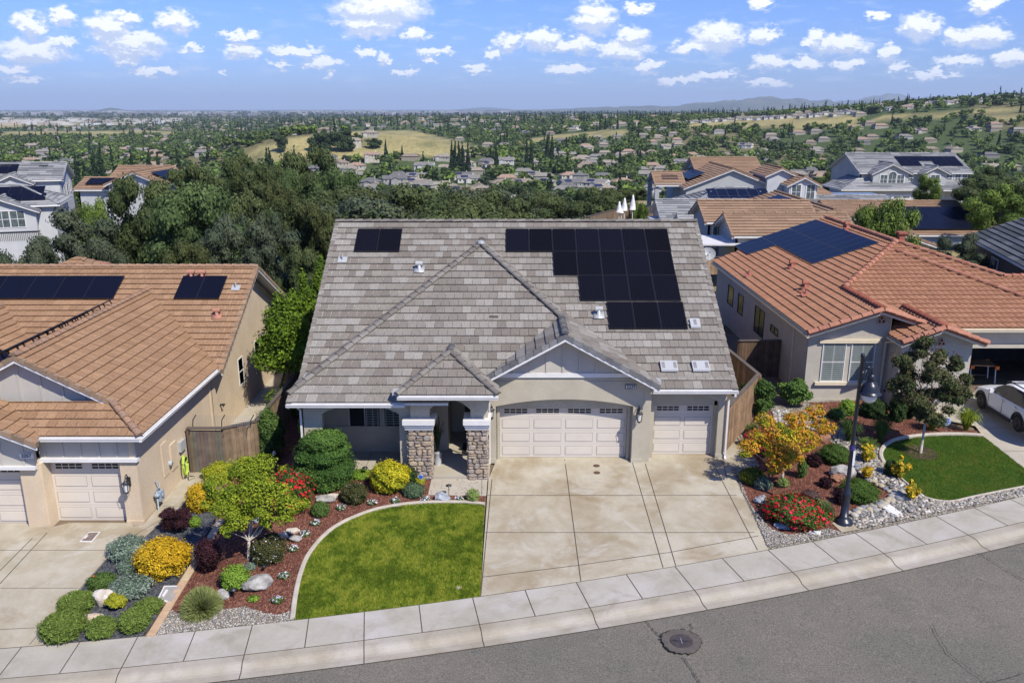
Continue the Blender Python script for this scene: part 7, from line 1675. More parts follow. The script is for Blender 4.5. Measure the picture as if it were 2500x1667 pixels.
# named big trees, from the picture: (u centre, v top, width px, distance, kind, label)
BIG = [(330, 402, 150, 64, 'oak', 'tall grey green oak at the left of the big mass, beside the beige house'), (430, 432, 200, 60, 'oak', 'broad deep green oak at the heart of the mass behind the tan roof'), (425, 375, 150, 84, 'oak', 'dark oak crown rising behind the broad central oak'),
       (165, 490, 175, 60, 'oakgrey', 'spreading grey green oak before the white house with balcony'), (215, 448, 70, 72, 'bright', 'bright yellow green tree beside the beige house with tan roof'), (560, 440, 150, 68, 'oak', 'dark oak between the central oak and the grey roof'),
       (610, 520, 130, 55, 'oakgrey', 'grey green oak just left of the grey roof rake'), (705, 468, 110, 64, 'oakolive', 'olive oak with forked trunk by the dry grass patch'), (553, 352, 90, 112, 'oak', 'upright dark tree above the oak mass'),
       (700, 338, 130, 125, 'oak', 'tall rugged dark oak below the golden hill'), (775, 392, 110, 112, 'oak', 'dark oak below the cream house row'), (640, 425, 90, 95, 'oakolive', 'brownish olive oak in the hollow'), (60, 560, 130, 53, 'oakgrey', 'low grey oak at the left edge above the tan roof'),
       (225, 548, 100, 56, 'oakgrey', 'pale grey oak left of the dry grass gap'), (690, 565, 100, 52, 'oak', 'dark oak behind the conifers in the gap'), (505, 505, 140, 55, 'oakgrey', 'low round grey green oak in front of the central oak'), (430, 560, 100, 53, 'oakolive', 'low olive oak just above the tan roof solar panels'),
       (480, 400, 110, 90, 'oak', 'round green crown right of the dark rear crown'), (620, 375, 90, 120, 'oak', 'dark round oak left of the rugged tall oak'), (660, 395, 70, 110, 'oak', 'narrow dark oak between hollow and rugged oak'), (590, 480, 90, 62, 'oakgrey', 'mid green oak above the gap conifers'), (175, 480, 60, 72, 'oak', 'small dark oak between the white balcony house and bright tree')]
for i, (u, v, wp, d, k, lb) in enumerate(BIG):
    p = Yp(u, v, d); s = zc(p)/(F_/SS); z = G(p[0], d); h = max(3., p[2]-z); oak(p[0], d, h*1.02, wp*s*1.28, 'oak_sunlit' if k == 'oak' and i % 3 == 1 else k, lb, None, i, z=z)
n_ = 0
def clear(x, y, rad):
    for (a, b, c, d) in ((9, 22, 50, 104), (20, 45, 55, 112), (50, 72, 120, 145), (-62, -46, 68, 112), (-50, -34, 84, 104), (-70, -37, 70, 84), (29, 42, 90, 106), (5, 18, 70, 92)):
        if a-rad < x < b+rad and c-rad < y < d+rad: return False
    return True
GRP = 'oaks of the dark belt behind the houses'
tries = 0
while n_ < 150 and tries < 6000:
    tries += 1; d = 56+rng.random()**1.1*170; az = rng.uniform(-34, 36); x = d*math.tan(R(az)); 
    if not clear(x, d, 4): continue
    z = G(x, d); u, vtop = 0, 0; h = rng.uniform(7, 11.5); w = h*rng.uniform(1.0, 1.35)
    # keep the sight lines of the picture: belt top near v = 425..500
    vt = project(x, d, z+h); lim = (494 if abs(vt[0]-1435) < 70+.55*w*1919/d and d < 100 else 432) if 760 < vt[0] < 1500 else (550 if vt[0] < 60 else (515 if vt[0] < 290 else (405 if vt[0] < 760 else 470)))
    if 1500 < vt[0] < 2352: lim = 400 if vt[0] > 2240 else 455
    if 560 < vt[0] < 790 and 470 < project(x, d, z)[1] < 560: continue
    if d > 125 and vt[0] < 560: lim = 350 if vt[0] < 150 else 378
    if 760 < vt[0] < 1500: h = max(5, min(17, Yp(vt[0], rng.uniform(424, 470), d)[2]-z)); w = min(h*1.25, rng.uniform(9, 14)); vt = project(x, d, z+h)
    if vt[1] < lim: h2 = h-(lim-vt[1])*zc((x, d, z))/(F_/SS); 
    else: h2 = h
    if h2 < 4 or (vt[0] < 740 and d < 125): continue
    k = rng.choice(['oak', 'oak', 'oak', 'oakolive', 'oakgrey']) ; lab = {'oak': 'dark green oak in the tree belt beyond the roofs', 'oakolive': 'olive green oak in the tree belt beyond the roofs', 'oakgrey': 'greyish oak in the tree belt beyond the roofs'}[k]
    oak(x, d, h2, w*h2/h, k, lab, GRP, n_); n_ += 1
for (u, v, wp, d, k, lb) in ((1000, 462, 46, 110, 'bright', 'yellow blossoming bush tree in the belt above the grey ridge'), ):
    p = Yp(u, v, d); s = zc(p)/(F_/SS); z = G(p[0], d); T = oak(p[0], d, max(3, p[2]-z), wp*s*1.2, k, lb, None, 0)
# trees among the right hand houses
for (u, v, vb, wp, d, k, lb, i) in ((2045, 440, 560, 130, 56, 'bright', 'bright leafy tree standing before the brown solar roof', 0), (2215, 535, 612, 115, 53, 'oakgrey', 'pale silvery olive tree right of the terracotta ridge', 0), (2300, 425, 560, 130, 78, 'bright', 'autumn tinged leafy tree at the right edge', 1), (2140, 400, 500, 60, 112, 'bright', 'reddish green young tree before the pale grey two storey house', 1), (2200, 460, 500, 60, 118, 'oakolive', 'rust tinged round tree beside the pale grey house', 0), (1920, 395, 450, 90, 150, 'oak', 'dark rounded tree behind the blue grey patio cover', 0), (1470, 455, 490, 40, 90, 'bright', 'small bright tree behind the closed umbrellas', 0), (2280, 385, 440, 100, 160, 'oak', 'dark oak behind the right edge trees', 1), (1580, 330, 0, 0, 0, 0, 0, 0)):
    if not d: continue
    p = Yp(u, v, d); s = zc(p)/(F_/SS); z = min(G(p[0], d), Yp(u, vb, d)[2]); oak(p[0], d, p[2]-z, wp*s*1.05, k, lb, None, i, z=z)
# ---- suburb houses ----
HC = [((.26, .225, .18), (.38, .36, .30)), ((.22, .18, .14), (.37, .33, .26)), ((.19, .18, .165), (.50, .49, .46)), ((.29, .205, .15), (.46, .43, .36)), ((.13, .128, .125), (.29, .28, .26)), ((.22, .205, .175), (.36, .34, .28))]
def housemesh(i, v):
    rc, wc = HC[i]; r_ = random.Random(i*9+v); mb = MB(); w, d = r_.uniform(12, 16), r_.uniform(9, 12); e = 3.2 if v != 1 else 5.8; p = .42
    def blk(x0, x1, y0, y1, e, hip, roofc):
        mb.box(x0, y0, -4, x1, y1, e, 0, wc); o = .5; ym = (y0+y1)/2; zr = e+p*(y1-y0)/2; q = (y1-y0)/2 if hip else 0
        A = (x0-o, y0-o, e-.15); B = (x1+o, y0-o, e-.15); C_ = (x1+o, y1+o, e-.15); D = (x0-o, y1+o, e-.15); E = (x0-o*(not hip)+q, ym, zr); F = (x1+o*(not hip)-q, ym, zr)
        mb.face([A, B, F, E], 1, roofc); mb.face([D, E, F, C_], 1, roofc); mb.face([A, E, D], 1 if hip else 0, roofc if hip else wc); mb.face([B, C_, F], 1 if hip else 0, roofc if hip else wc)
        for k in range(int((x1-x0)/2.6)):
            x = x0+1.2+k*2.6; mb.box(x, y0-.06, e-1.9, x+1.1, y0-.01, e-.6, 2, (.04, .045, .05)); mb.box(x-.12, y0-.05, e-2.02, x+1.22, y0-.005, e-.5, 0, (.7, .7, .7))
    blk(-w/2, w/2, -d/2, d/2, e, v == 0 or r_.random() < .5, rc)
    # front wing with its own gable toward the viewer
    x0 = -w/2+r_.uniform(0, w*.4); x1 = x0+r_.uniform(4, 6); y0 = -d/2-2.5; xm = (x0+x1)/2; zr = e-.3+p*(x1-x0)/2; mb.box(x0, y0, -4, x1, 0, e-.3, 0, wc)
    mb.face([(x0-.4, y0-.4, e-.5), (xm, y0-.4, zr), (xm, 1, zr), (x0-.4, 1, e-.5)], 1, tuple(c*.92 for c in rc)); mb.face([(x1+.4, y0-.4, e-.5), (xm, y0-.4, zr), (xm, 1, zr), (x1+.4, 1, e-.5)], 1, rc); mb.face([(x0, y0, e-.3), (x1, y0, e-.3), (xm, y0, zr-.1)], 0, wc); mb.box(x0+.8, y0-.05, -.2, x1-.8, y0-.01, 2.0, 2, (.5, .48, .45))
    mb.box(w*.2, 0, e, w*.2+.7, .7, e+p*d/2+.9, 0, tuple(min(.75, c*1.2) for c in wc))
    if v == 2: mb.box(-w*.35, -d*.35, e+.55, -w*.05, -d*.34, e+.56, 2, (.02, .03, .07)); mb.face([(-w*.35, -d*.38, e+.75), (-w*.02, -d*.38, e+.75), (-w*.02, -d*.12, e+.75+p*d*.26), (-w*.35, -d*.12, e+.75+p*d*.26)], 2, (.02, .03, .08))
    me = bpy.data.meshes.new('suburban_house'); me.from_pydata(mb.v, [], mb.f)
    ca = me.color_attributes.new('Col', 'FLOAT_COLOR', 'CORNER'); a = []
    for f, c in zip(mb.f, mb.c): a += [*c, 1.]*len(f)
    ca.data.foreach_set('color', a); me.materials.append(M['farhouse']); return me
M['farhouse'] = mat('suburb_paint', (1, 1, 1), rough=.85, attr=True, fine=(.9, .25), spec=.1)
HM = [(i, v, housemesh(i, v)) for i in range(6) for v in range(3)]
HL = ['tan', 'brown', 'pale grey', 'reddish', 'dark grey', 'buff']
def fh(x, y, z, i, rz, s, label=None, group='houses scattered over the valley'):
    k = HM[i % len(HM)]; o = link('suburban_house', k[2], loc=(x, y, z), rz=rz, s=s)
    return tag(o, label or ('small %s roofed house among trees in the valley' % HL[k[0]]), 'house', group)
placed = []
# nearer houses individually located in the picture (u, v of eaves centre, distance)
NH = [(783, 377, 700, 3, 0, 'cream two storey house with red brown roof, leftmost under the golden hill'), (818, 383, 690, 9, 1, 'red brown roofed low house second in the row under the golden hill'), (856, 378, 720, 10, 1, 'white gabled house with reddish roof under the golden hill'), (812, 370, 760, 1, 0, None), (852, 365, 800, 0, 1, None), (975, 378, 680, 7, 0, 'white house with wide deck below the golden hill'), (1018, 368, 740, 0, 0, 'large brown hip roofed house right of the white deck house'), (1068, 378, 720, 0, 0, None), (1125, 374, 720, 17, 0, None), (1160, 372, 730, 7, 0, None),
      (905, 408, 560, 13, 0, 'dark roofed house nearest the oak belt, leftmost'), (850, 402, 570, 12, 0, None), (950, 400, 570, 2, 0, 'grey brown house with small blue panel above the oak belt'), (1020, 402, 540, 0, 0, 'broad pinkish brown roofed house above the oak belt'), (1075, 392, 600, 8, 0, None), (1060, 418, 500, 5, 0, 'tan roof with bright blue panels nearest the grey ridge'), (1150, 402, 560, 3, 0, None), (1195, 396, 560, 5, 0, None), (1255, 392, 570, 17, 0, None), (1310, 393, 560, 14, 0, None), (1370, 390, 560, 8, 0, None), (1430, 388, 570, 9, 0, None), (1380, 405, 520, 2, 0, None), (1230, 372, 640, 17, 0, None),
      (165, 378, 560, 0, 0, None), (1255, 330, 900, 11, 0, 'red roofed house between two dark cypresses'), (480, 388, 420, 7, 0, 'small white house with solar roof in the dark trees'), (630, 380, 430, 6, 0, 'little white gabled house in the dark trees left of the golden hill'), (1860, 372, 330, 3, 0, 'yellow cream house behind the tan roofs'), (1800, 350, 420, 8, 0, None), (2120, 352, 520, 7, 0, None), (2270, 380, 300, 1, 0, None), (2330, 385, 280, 5, 0, None), (2300, 402, 260, 0, 0, None), (2180, 350, 480, 4, 0, None), (2320, 352, 480, 12, 0, None)]
for (u, v, d, i, f, lb) in NH:
    p = Yp(u, v, d); z = G(p[0], d); fh(p[0], d, z, i, rng.uniform(-.5, .5) if not f else 0, 1.0, lb); placed.append((p[0], d))
def golden(x, y): return isgold(x, y)
tries = 0; cnt = len(placed)
while cnt < 290 and tries < 9000:
    tries += 1; d = 420+2300*rng.random()**1.25; az = rng.uniform(-34, 34); x = d*math.tan(R(az)); y = d
    if az < -16 and d < 560: continue
    if any(golden(x+a, y+b) for a in (-22, 0, 22) for b in (-45, 0, 50)): continue
    if any((x-a)**2+(y-b)**2 < (19+d*.006)**2 for a, b in placed): continue
    u, v = project(x, y, G(x, y)+3)
    if (1480 < u < 2352 and 310 < v < 335) and rng.random() < .7: continue
    fh(x, y, G(x, y), int(rng.integers(0, 18)), rng.choice([0, 0, 1.57, .4, -.4])+rng.uniform(-.2, .2), rng.uniform(.85, 1.1)); placed.append((x, y)); cnt += 1
FARH = []; tries = 0
while len(FARH) < 330 and tries < 9000:
    tries += 1; d = 500+1100*rng.random(); x = d*math.tan(R(rng.uniform(-34, 34)))
    if golden(x, d) or golden(x, d-25) or (x < -.3*d and d < 600): continue
    if any((x-a)**2+(d-b)**2 < 17**2 for a, b in placed): continue
    FARH.append((x, d)); placed.append((x, d))
# ---- suburb trees ----
def smalltree(pal, seed, conif=False):
    r_ = np.random.default_rng(seed)
    if conif:
        bl = [(r_.normal(0, .015), r_.normal(0, .015), q, .17*(1.02-q)**.8+.01, .17*(1.02-q)**.8+.01, .10) for q in np.linspace(.08, .97, 11)]
        me = leaf_mesh('conifer', bl, 1100, .045, PAL[pal], seed, core=.75, csub=1, clumpn=6, aspect=1.6)
    else:
        bl = sub_blobs(r_, (0, 0, .52, .46, .46, .40), 10, .42, 1.); me = leaf_mesh('tree', bl, 1100, .065, PAL[pal], seed, core=.8, csub=1, clumpn=6)
    return me
CT = [smalltree('conif', s, True) for s in (1, 2, 3, 4)]; BT = {'dark': [smalltree('vd', s) for s in (1, 2)], 'mid': [smalltree('vg', s) for s in (3, 4, 5)], 'light': [smalltree('rosemary', s) for s in (6, 7)], 'grey': [smalltree('oakgrey', 8)]}
def ct(x, y, h, label='slender dark conifer rising over the suburb', group='dark conifers over the suburb', z=None): return tag(link('conifer', CT[int(rng.integers(0, 4))], loc=(x, y, G(x, y)-.5 if z is None else z), rz=rng.uniform(0, 6), s=(h*.62, h*.62, h)), label, 'tree', group)
def bt(x, y, h, kind, label=None, group='rounded trees of the suburb', w=1.15):
    L_ = {'dark': 'dark rounded tree among the valley houses', 'mid': 'mid green rounded tree among the valley houses', 'light': 'light green rounded tree among the valley houses', 'grey': 'grey green tree among the valley houses'}
    l = BT[kind]; return tag(link('tree', l[int(rng.integers(0, len(l)))], loc=(x, y, G(x, y)-.4), rz=rng.uniform(0, 6), s=(h*w, h*w, h)), label or L_[kind], 'tree', group)
# conifers seen one by one: u, v base, v top, distance
NC = [(885, 362, 320, 720, 'lone conifer in front of the golden hill, left of centre'), (923, 360, 332, 730, 'small lone conifer on the golden hill foot')]
for k, u in enumerate((1037, 1045, 1053, 1062, 1074)): NC.append((u, 378, 322+abs(k-1)*3, 640, 'dark cypress in the tall cluster right of the golden hill'))
for u in (1257, 1268): NC.append((u, 350, 300, 760, 'tall twin cypress before the red roofed house'))
for u, t in ((610, 335), (618, 342), (568, 360), (555, 365), (540, 372), (170, 350), (340, 345), (360, 352), (405, 340), (300, 345), (225, 325), (210, 328), (1210, 322), (1220, 325), (1140, 330), (1425, 340), (1690, 348)): NC.append((u, t+48, t, 520 if u < 700 else 700, None))
for (u, vb, vt, d, lb) in NC:
    p = Yp(u, vt, d); z = G(p[0], d); h = max(7, min(26, p[2]-z)); ct(p[0], d, h, lb or 'slender dark conifer rising over the suburb', 'dark conifers over the suburb')
c1 = len(NC); tries = 0
while c1 < 296 and tries < 9000:
    tries += 1; d = 1000+2700*rng.random()**1.1; az = rng.uniform(-33, 34); x = d*math.tan(R(az))
    dens = .5+.5*mnoise.noise(Vector((x*.006, d*.004, 3)))*2
    if rng.random() > dens: continue
    if golden(x, d): continue
    m__ = int(rng.integers(1, 5))
    for j in range(m__):
        xx = x+rng.normal(0, 12); dd = d+rng.normal(0, 16)
        if golden(xx, dd): continue
        if any(abs(xx-a) < 9 and abs(dd-b) < 9 for a, b in placed): continue
        ct(xx, dd, rng.uniform(11, 20)); c1 += 1
# oaks on the golden hill
for (u, vb, wp, ht) in ((420*1.0, 0, 0, 0),):
    pass
for (u, v, wpx, vt) in ((643, 352, 36, 310), (720, 350, 46, 302), (748, 347, 40, 300), (772, 350, 44, 298), (797, 348, 42, 305), (735, 335, 40, 292), (790, 330, 42, 290), (818, 335, 34, 300), (862, 338, 44, 313)):
    d = 800 if v > 340 else 850; 
    for _ in range(30):
        p = Yp(u, v, d); zz2 = G(p[0], d); d += (zz2 < p[2])*4-(zz2 > p[2])*4
    s = zc(p)/(F_/SS); bt(p[0], d, (v-vt)*s, 'dark', 'spreading dark oak on the golden hill', 'dark oaks on the golden hill', w=max(.9, wpx*s/((v-vt)*s)))
c2 = 0; tries = 0; placedT = []
while c2 < 285 and tries < 20000:
    tries += 1; d = 300+1150*rng.random()**.9; az = rng.uniform(-34, 35); x = d*math.tan(R(az)); z = G(x, d); u, v = project(x, d, z)
    g_ = golden(x, d)
    if g_ and not (1480 < u < 2352 and rng.random() < .22 and v > 262): continue
    if any(abs(x-a) < 11 and -38 < d-b < 10 for a, b in placed): continue
    k = rng.choice(['dark', 'mid', 'mid', 'light', 'grey', 'mid']); bt(x, d, rng.uniform(6.5, 12), k); c2 += 1
# willow-like trees lining the gold field on the right
# the rest of the tree cover reads as one mass
def woodland(name, n, dr, azr, hr, label, seed, pals, test=None, quads=34, size=.30, conif=0.):
    r_ = np.random.default_rng(seed); V = []; C = []; tot = 0; tries = 0
    protos = []
    for p in pals:
        bl = sub_blobs(r_, (0, 0, .5, .5, .5, .42), 6, .45, 1.); v, c = leaf_arrays(bl, quads, size, PAL[p], r_, shell=.6); protos.append((v, c))
    bl = [(0, 0, q, .16*(1.02-q)+.02, .16*(1.02-q)+.02, .1) for q in np.linspace(.08, .95, 7)]; v, c = leaf_arrays(bl, quads, .16, PAL['conif'], r_, shell=.6, aspect=1.4); cp_ = (v, c)
    while tot < n and tries < n*6:
        tries += 1; d = dr[0]+(dr[1]-dr[0])*r_.random()**dr[2]; az = r_.uniform(*azr); x = d*math.tan(R(az))
        if test and not test(x, d, r_): continue
        h = r_.uniform(*hr); isC = r_.random() < conif
        if isC: h *= 1.7
        v, c = cp_ if isC else protos[int(r_.integers(0, len(protos)))]; a = r_.uniform(0, 6.3); ca_, sa = math.cos(a), math.sin(a); sx = h*(.6 if isC else 1.25)
        P = v.reshape(-1, 3); Q = np.column_stack([(P[:, 0]*ca_-P[:, 1]*sa)*sx+x, (P[:, 0]*sa+P[:, 1]*ca_)*sx+d, P[:, 2]*h+G(x, d)-.3]); V.append(Q); C.append(c*r_.uniform(.8, 1.2)); tot += 1
    V = np.concatenate(V); C = np.concatenate(C); n4 = len(V)//4; me = bpy.data.meshes.new(name); me.vertices.add(len(V)); me.vertices.foreach_set('co', V.ravel().astype(np.float32))
    me.loops.add(len(V)); me.loops.foreach_set('vertex_index', np.arange(len(V), dtype=np.int32)); me.polygons.add(n4); me.polygons.foreach_set('loop_start', np.arange(0, len(V), 4, dtype=np.int32)); me.polygons.foreach_set('loop_total', np.full(n4, 4, dtype=np.int32)); me.update()
    ca = me.color_attributes.new('Col', 'FLOAT_COLOR', 'CORNER'); arr = np.ones((len(V), 4), dtype=np.float32); arr[:, :3] = np.clip(np.repeat(C, 4, axis=0), 0, 1); ca.data.foreach_set('color', arr.ravel()); me.materials.append(M['leaf'])
    return tag(link(name, me), label, 'trees', None, 'stuff')
def tst(x, d, r_):
    if golden(x, d) or golden(x, d-12): return False
    return not any(abs(x-a) < 10 and -42 < d-b < 7 for a, b in placed if abs(b-d) < 44)
woodland('woodland', 1100, (200, 500, 1.), (-36, 36), (6, 10), 'unbroken tree cover on the slope down to the valley', 2, ['oak', 'oakolive', 'vg'], lambda x, d, r_: clear(x, d, 5) and tst(x, d, r_) and not (project(x, d, G(x, d))[0] > 2240 and d < 170), 260, .085)
woodland('woodland', 4800, (490, 1700, .9), (-36, 36), (6, 11.5), 'tree cover between the valley houses', 3, ['vd', 'vg', 'rosemary', 'vg'], tst, 84, .17, conif=.03)
woodland('woodland', 5200, (1500, 5200, 1.1), (-36, 36), (7, 13), 'far suburban tree cover toward the horizon', 4, ['vd', 'vg', 'oak', 'vg'], lambda x, d, r_: not golden(x, d), 34, conif=.35)
woodland('woodland', 3600, (5000, 15000, 1.2), (-34, 34), (14, 26), 'distant tree cover fading to the horizon', 5, ['oak', 'conif'], lambda x, d, r_: mnoise.noise(Vector((x*.0006, d*.0003, 1))) > -.25, 12)
# rest of far houses as one mass, and the pale commercial sheds on the plain
mb = MB(); r_ = random.Random(8)
for k in range(1150): 
    x, d = FARH[k] if k < len(FARH) else (None, 1500+3200*r_.random()**1.2)
    if x is None: x = d*math.tan(R(r_.uniform(-34, 34)))
    if golden(x, d): continue
    i, v, me = HM[r_.randrange(len(HM))]; rc, wc = HC[i]; w, dp, z = r_.uniform(11, 16), r_.uniform(8, 12), G(x, d); e = z+3.1; wc = tuple(q*.7 for q in wc)
    mb.box(x-w/2, d-dp/2, z-3, x+w/2, d+dp/2, e, 0, wc); mb.face([(x-w/2-.5, d-dp/2-.5, e), (x+w/2+.5, d-dp/2-.5, e), (x+w/2-3, d, e+2.3), (x-w/2+3, d, e+2.3)], 0, rc); mb.face([(x-w/2-.5, d+dp/2, e), (x+w/2+.5, d+dp/2, e), (x+w/2-3, d, e+2.3), (x-w/2+3, d, e+2.3)], 0, rc)
tag(mb.build('far_suburb', M['farhouse'], col=True), 'mass of tiny pale roofed houses spread toward the horizon', 'houses', None, 'stuff')
mb = MB()
for k in range(110):
    d = r_.uniform(2600, 4200); x = -d*math.tan(R(r_.uniform(21, 32))); w = r_.uniform(18, 60); z = G(x, d); mb.box(x-w/2, d, z, x+w/2, d+25, z+r_.uniform(5, 9), 0, r_.choice([(.5, .48, .44), (.55, .55, .55), (.36, .32, .28), (.44, .38, .32)]))
for k in range(150):
    d = r_.uniform(6000, 11000); x = d*math.tan(R(r_.uniform(-32, 0))); w = r_.uniform(40, 200); z = G(x, d); mb.box(x-w/2, d, z, x+w/2, d+60, z+r_.uniform(16, 26), 0, r_.choice([(.36, .36, .38), (.22, .22, .24)]))
tag(mb.build('far_town', M['farhouse'], col=True), 'pale commercial sheds of the town on the far plain', 'buildings', None, 'stuff')
# ridge-top bungalows above the right field
k = 0
for u in np.linspace(1520, 2345, 34):
    v = 288-(u-1520)/830*44
    d = 1500.; 
    for _ in range(40):
        p = Yp(u, v, d); z2 = G(p[0], d); d += 12 if z2 < p[2]-.5 else (-12 if z2 > p[2]+.5 else 0)
    d = max(1150, min(2200, d))+rng.uniform(0, 30); p = Yp(u, v, d)
    if cnt < 330: fh(p[0], d, G(p[0], d), int(rng.choice([0, 6, 2, 8, 15])), rng.uniform(-.2, .2), (1.25, 1, .9), 'low grey brown bungalow on the ridge above the golden field', 'bungalows along the right ridge')
# ---- hills ----
def hills():
    for nm, r0, amp, az0, az1, lab, col, sd in (('hills', 12500, 1., -4, 40, 'nearer blue grey foothills along the right horizon', (.05, .065, .045), 1), ('hills', 22000, 1.9, 2, 42, 'farther blue mountains along the right horizon', (.04, .055, .05), 2)):
        V = []; F = []; azs = np.arange(az0, az1, .12); rs = np.linspace(0, 1, 26); na = len(azs)
        for j, t in enumerate(rs):
            rr_ = r0*(1+.45*t)
            for a in azs:
                x = rr_*math.sin(R(a)); y = rr_*math.cos(R(a)); env = math.sin(math.pi*min(1, t*1.02))**.8
                ramp_ = sm(az0, az0+22, a)
                h_ = (.42+.30*mnoise.noise(Vector((a*.22+sd*5, t*1.5, sd)))+.16*mnoise.noise(Vector((a*.7, t*4, sd+3)))+.06*mnoise.noise(Vector((a*2.3, t*9, sd+6))))*env
                V.append((x, y, -42+amp*(150+ (310 if sd == 1 else 320)*ramp_)*max(0, h_)*(.35+.65*ramp_)))
        for j in range(len(rs)-1):
            for i in range(na-1): q = j*na+i; F.append((q, q+1, q+na+1, q+na))
        me = bpy.data.meshes.new(nm); me.from_pydata(V, [], F); me.polygons.foreach_set('use_smooth', [True]*len(F)); me.materials.append(mat('hillside_%d' % sd, col, (.12, .12, .075), .0012, .95)); tag(link(nm, me), lab, None, None, 'structure')
    # low hillock on the left horizon
    for (u, wd, hh, d) in ((253, 420, 55, 13500), (1115, 1500, 75, 24000)):
        x = Yp(u, 250, d)[0]; V = []; F = []; n_ = 24
        for j in range(9):
            for i in range(n_): a = 2*math.pi*i/n_; t = j/8; V.append((x+wd*t*math.cos(a)*.9, d+wd*t*math.sin(a), -34+hh*(math.cos(math.pi*t)*.5+.5)*(1+.12*math.sin(3*a))))
        for j in range(8):
            for i in range(n_): F.append((j*n_+i, j*n_+(i+1) % n_, (j+1)*n_+(i+1) % n_, (j+1)*n_+i))
        me = bpy.data.meshes.new('hills'); me.from_pydata(V, [], F); me.materials.append(mat('butte', (.06, .075, .05), None, rough=.95)); tag(link('hills', me), 'small lone hill on the horizon', None, None, 'structure')
hills()
# ---------- light, sky, air, camera ----------
SUN = Vector((.85, -1., 1.5)).normalized()
sl = bpy.data.lights.new('Sun', 'SUN'); sl.energy = 4.2; sl.angle = R(.53); sl.color = (1, .935, .81); so = bpy.data.objects.new('sun', sl); COL.objects.link(so)
so.rotation_euler = (-SUN).to_track_quat('-Z', 'Y').to_euler(); so.location = (20, -20, 60)
w = bpy.data.worlds.new('World'); sc.world = w; w.use_nodes = True; t = w.node_tree
for n in list(t.nodes): t.nodes.remove(n)
out = N(t, 'ShaderNodeOutputWorld'); bg = N(t, 'ShaderNodeBackground'); t.links.new(bg.outputs[0], out.inputs[0])
sky = N(t, 'ShaderNodeTexSky'); sky.sky_type = 'NISHITA'; sky.sun_disc = False; sky.sun_elevation = math.asin(SUN.z); sky.sun_rotation = math.atan2(SUN.x, SUN.y); sky.air_density = 1.0; sky.dust_density = .6; sky.ozone_density = 2.0; sky.altitude = 100
def MA(op, a, b=None, c=None, clamp=False):
    n = N(t, 'ShaderNodeMath', operation=op); n.use_clamp = clamp
    for i, v in enumerate((a, b, c)):
        if v is None: continue
        if hasattr(v, 'links'): t.links.new(v, n.inputs[i])
        else: n.inputs[i].default_value = v
    return n.outputs[0]
tc = N(t, 'ShaderNodeTexCoord'); sp = N(t, 'ShaderNodeSeparateXYZ'); t.links.new(tc.outputs['Generated'], sp.inputs[0])
az = MA('ARCTAN2', sp.outputs[0], sp.outputs[1]); el = MA('ARCSINE', sp.outputs[2])
DEG = 57.29578
azd = MA('MULTIPLY', az, DEG); eld = MA('MULTIPLY', el, DEG)
cv = N(t, 'ShaderNodeCombineXYZ'); t.links.new(azd, cv.inputs[0]); t.links.new(eld, cv.inputs[1])
# (u, v, half width px, half height px) of the cumulus clouds in the photograph
CL = [(70, 62, 42, 26), (140, 38, 40, 20), (80, 122, 95, 26), (30, 160, 45, 10), (250, 70, 62, 30), (300, 98, 90, 28), (300, 118, 95, 14), (290, 42, 40, 12), (400, 50, 48, 28), (290, 138, 35, 12), (140, 95, 40, 12), (550, 85, 50, 10), (555, 120, 46, 18), (440, 110, 26, 8), (510, 170, 16, 6), (875, 25, 125, 38), (850, 75, 70, 14), (952, 83, 36, 15), (842, 122, 26, 14), (885, 138, 20, 10), (740, 147, 52, 11), (755, 172, 14, 7), (640, 148, 28, 8), (1170, 100, 36, 22), (1245, 90, 48, 20), (1245, 105, 50, 14), (1135, 125, 20, 14), (1365, 45, 60, 34), (1450, 82, 48, 20), (1320, 108, 62, 20), (1430, 118, 75, 22), (1465, 22, 36, 13), (1645, 90, 75, 34), (1600, 110, 70, 16), (1755, 85, 42, 18), (1870, 92, 30, 18), (1930, 108, 80, 20), (1770, 145, 48, 16), (1850, 145, 50, 16), (2040, 125, 26, 17), (2110, 65, 56, 30), (2265, 82, 64, 26), (2210, 88, 60, 18), (2265, 10, 42, 18), (1755, 10, 34, 14), (2015, 38, 28, 12), (1950, 150, 50, 12), (2060, 155, 38, 12), (2200, 140, 60, 13), (1640, 175, 70, 10), (1490, 155, 34, 12), (1310, 160, 60, 11), (2320, 135, 48, 15), (985, 140, 26, 9), (925, 165, 40, 6), (1090, 160, 34, 8), (60, 185, 60, 7), (680, 120, 70, 12), (1000, 120, 50, 8), (1560, 185, 60, 8), (1760, 190, 60, 7), (350, 165, 60, 9), (850, 55, 100, 20), (2150, 170, 70, 8)]
def deg(u, v):
    d = ray(u, v); L_ = math.sqrt(sum(c*c for c in d)); return math.degrees(math.atan2(d[0], d[1])), math.degrees(math.asin(d[2]/L_))
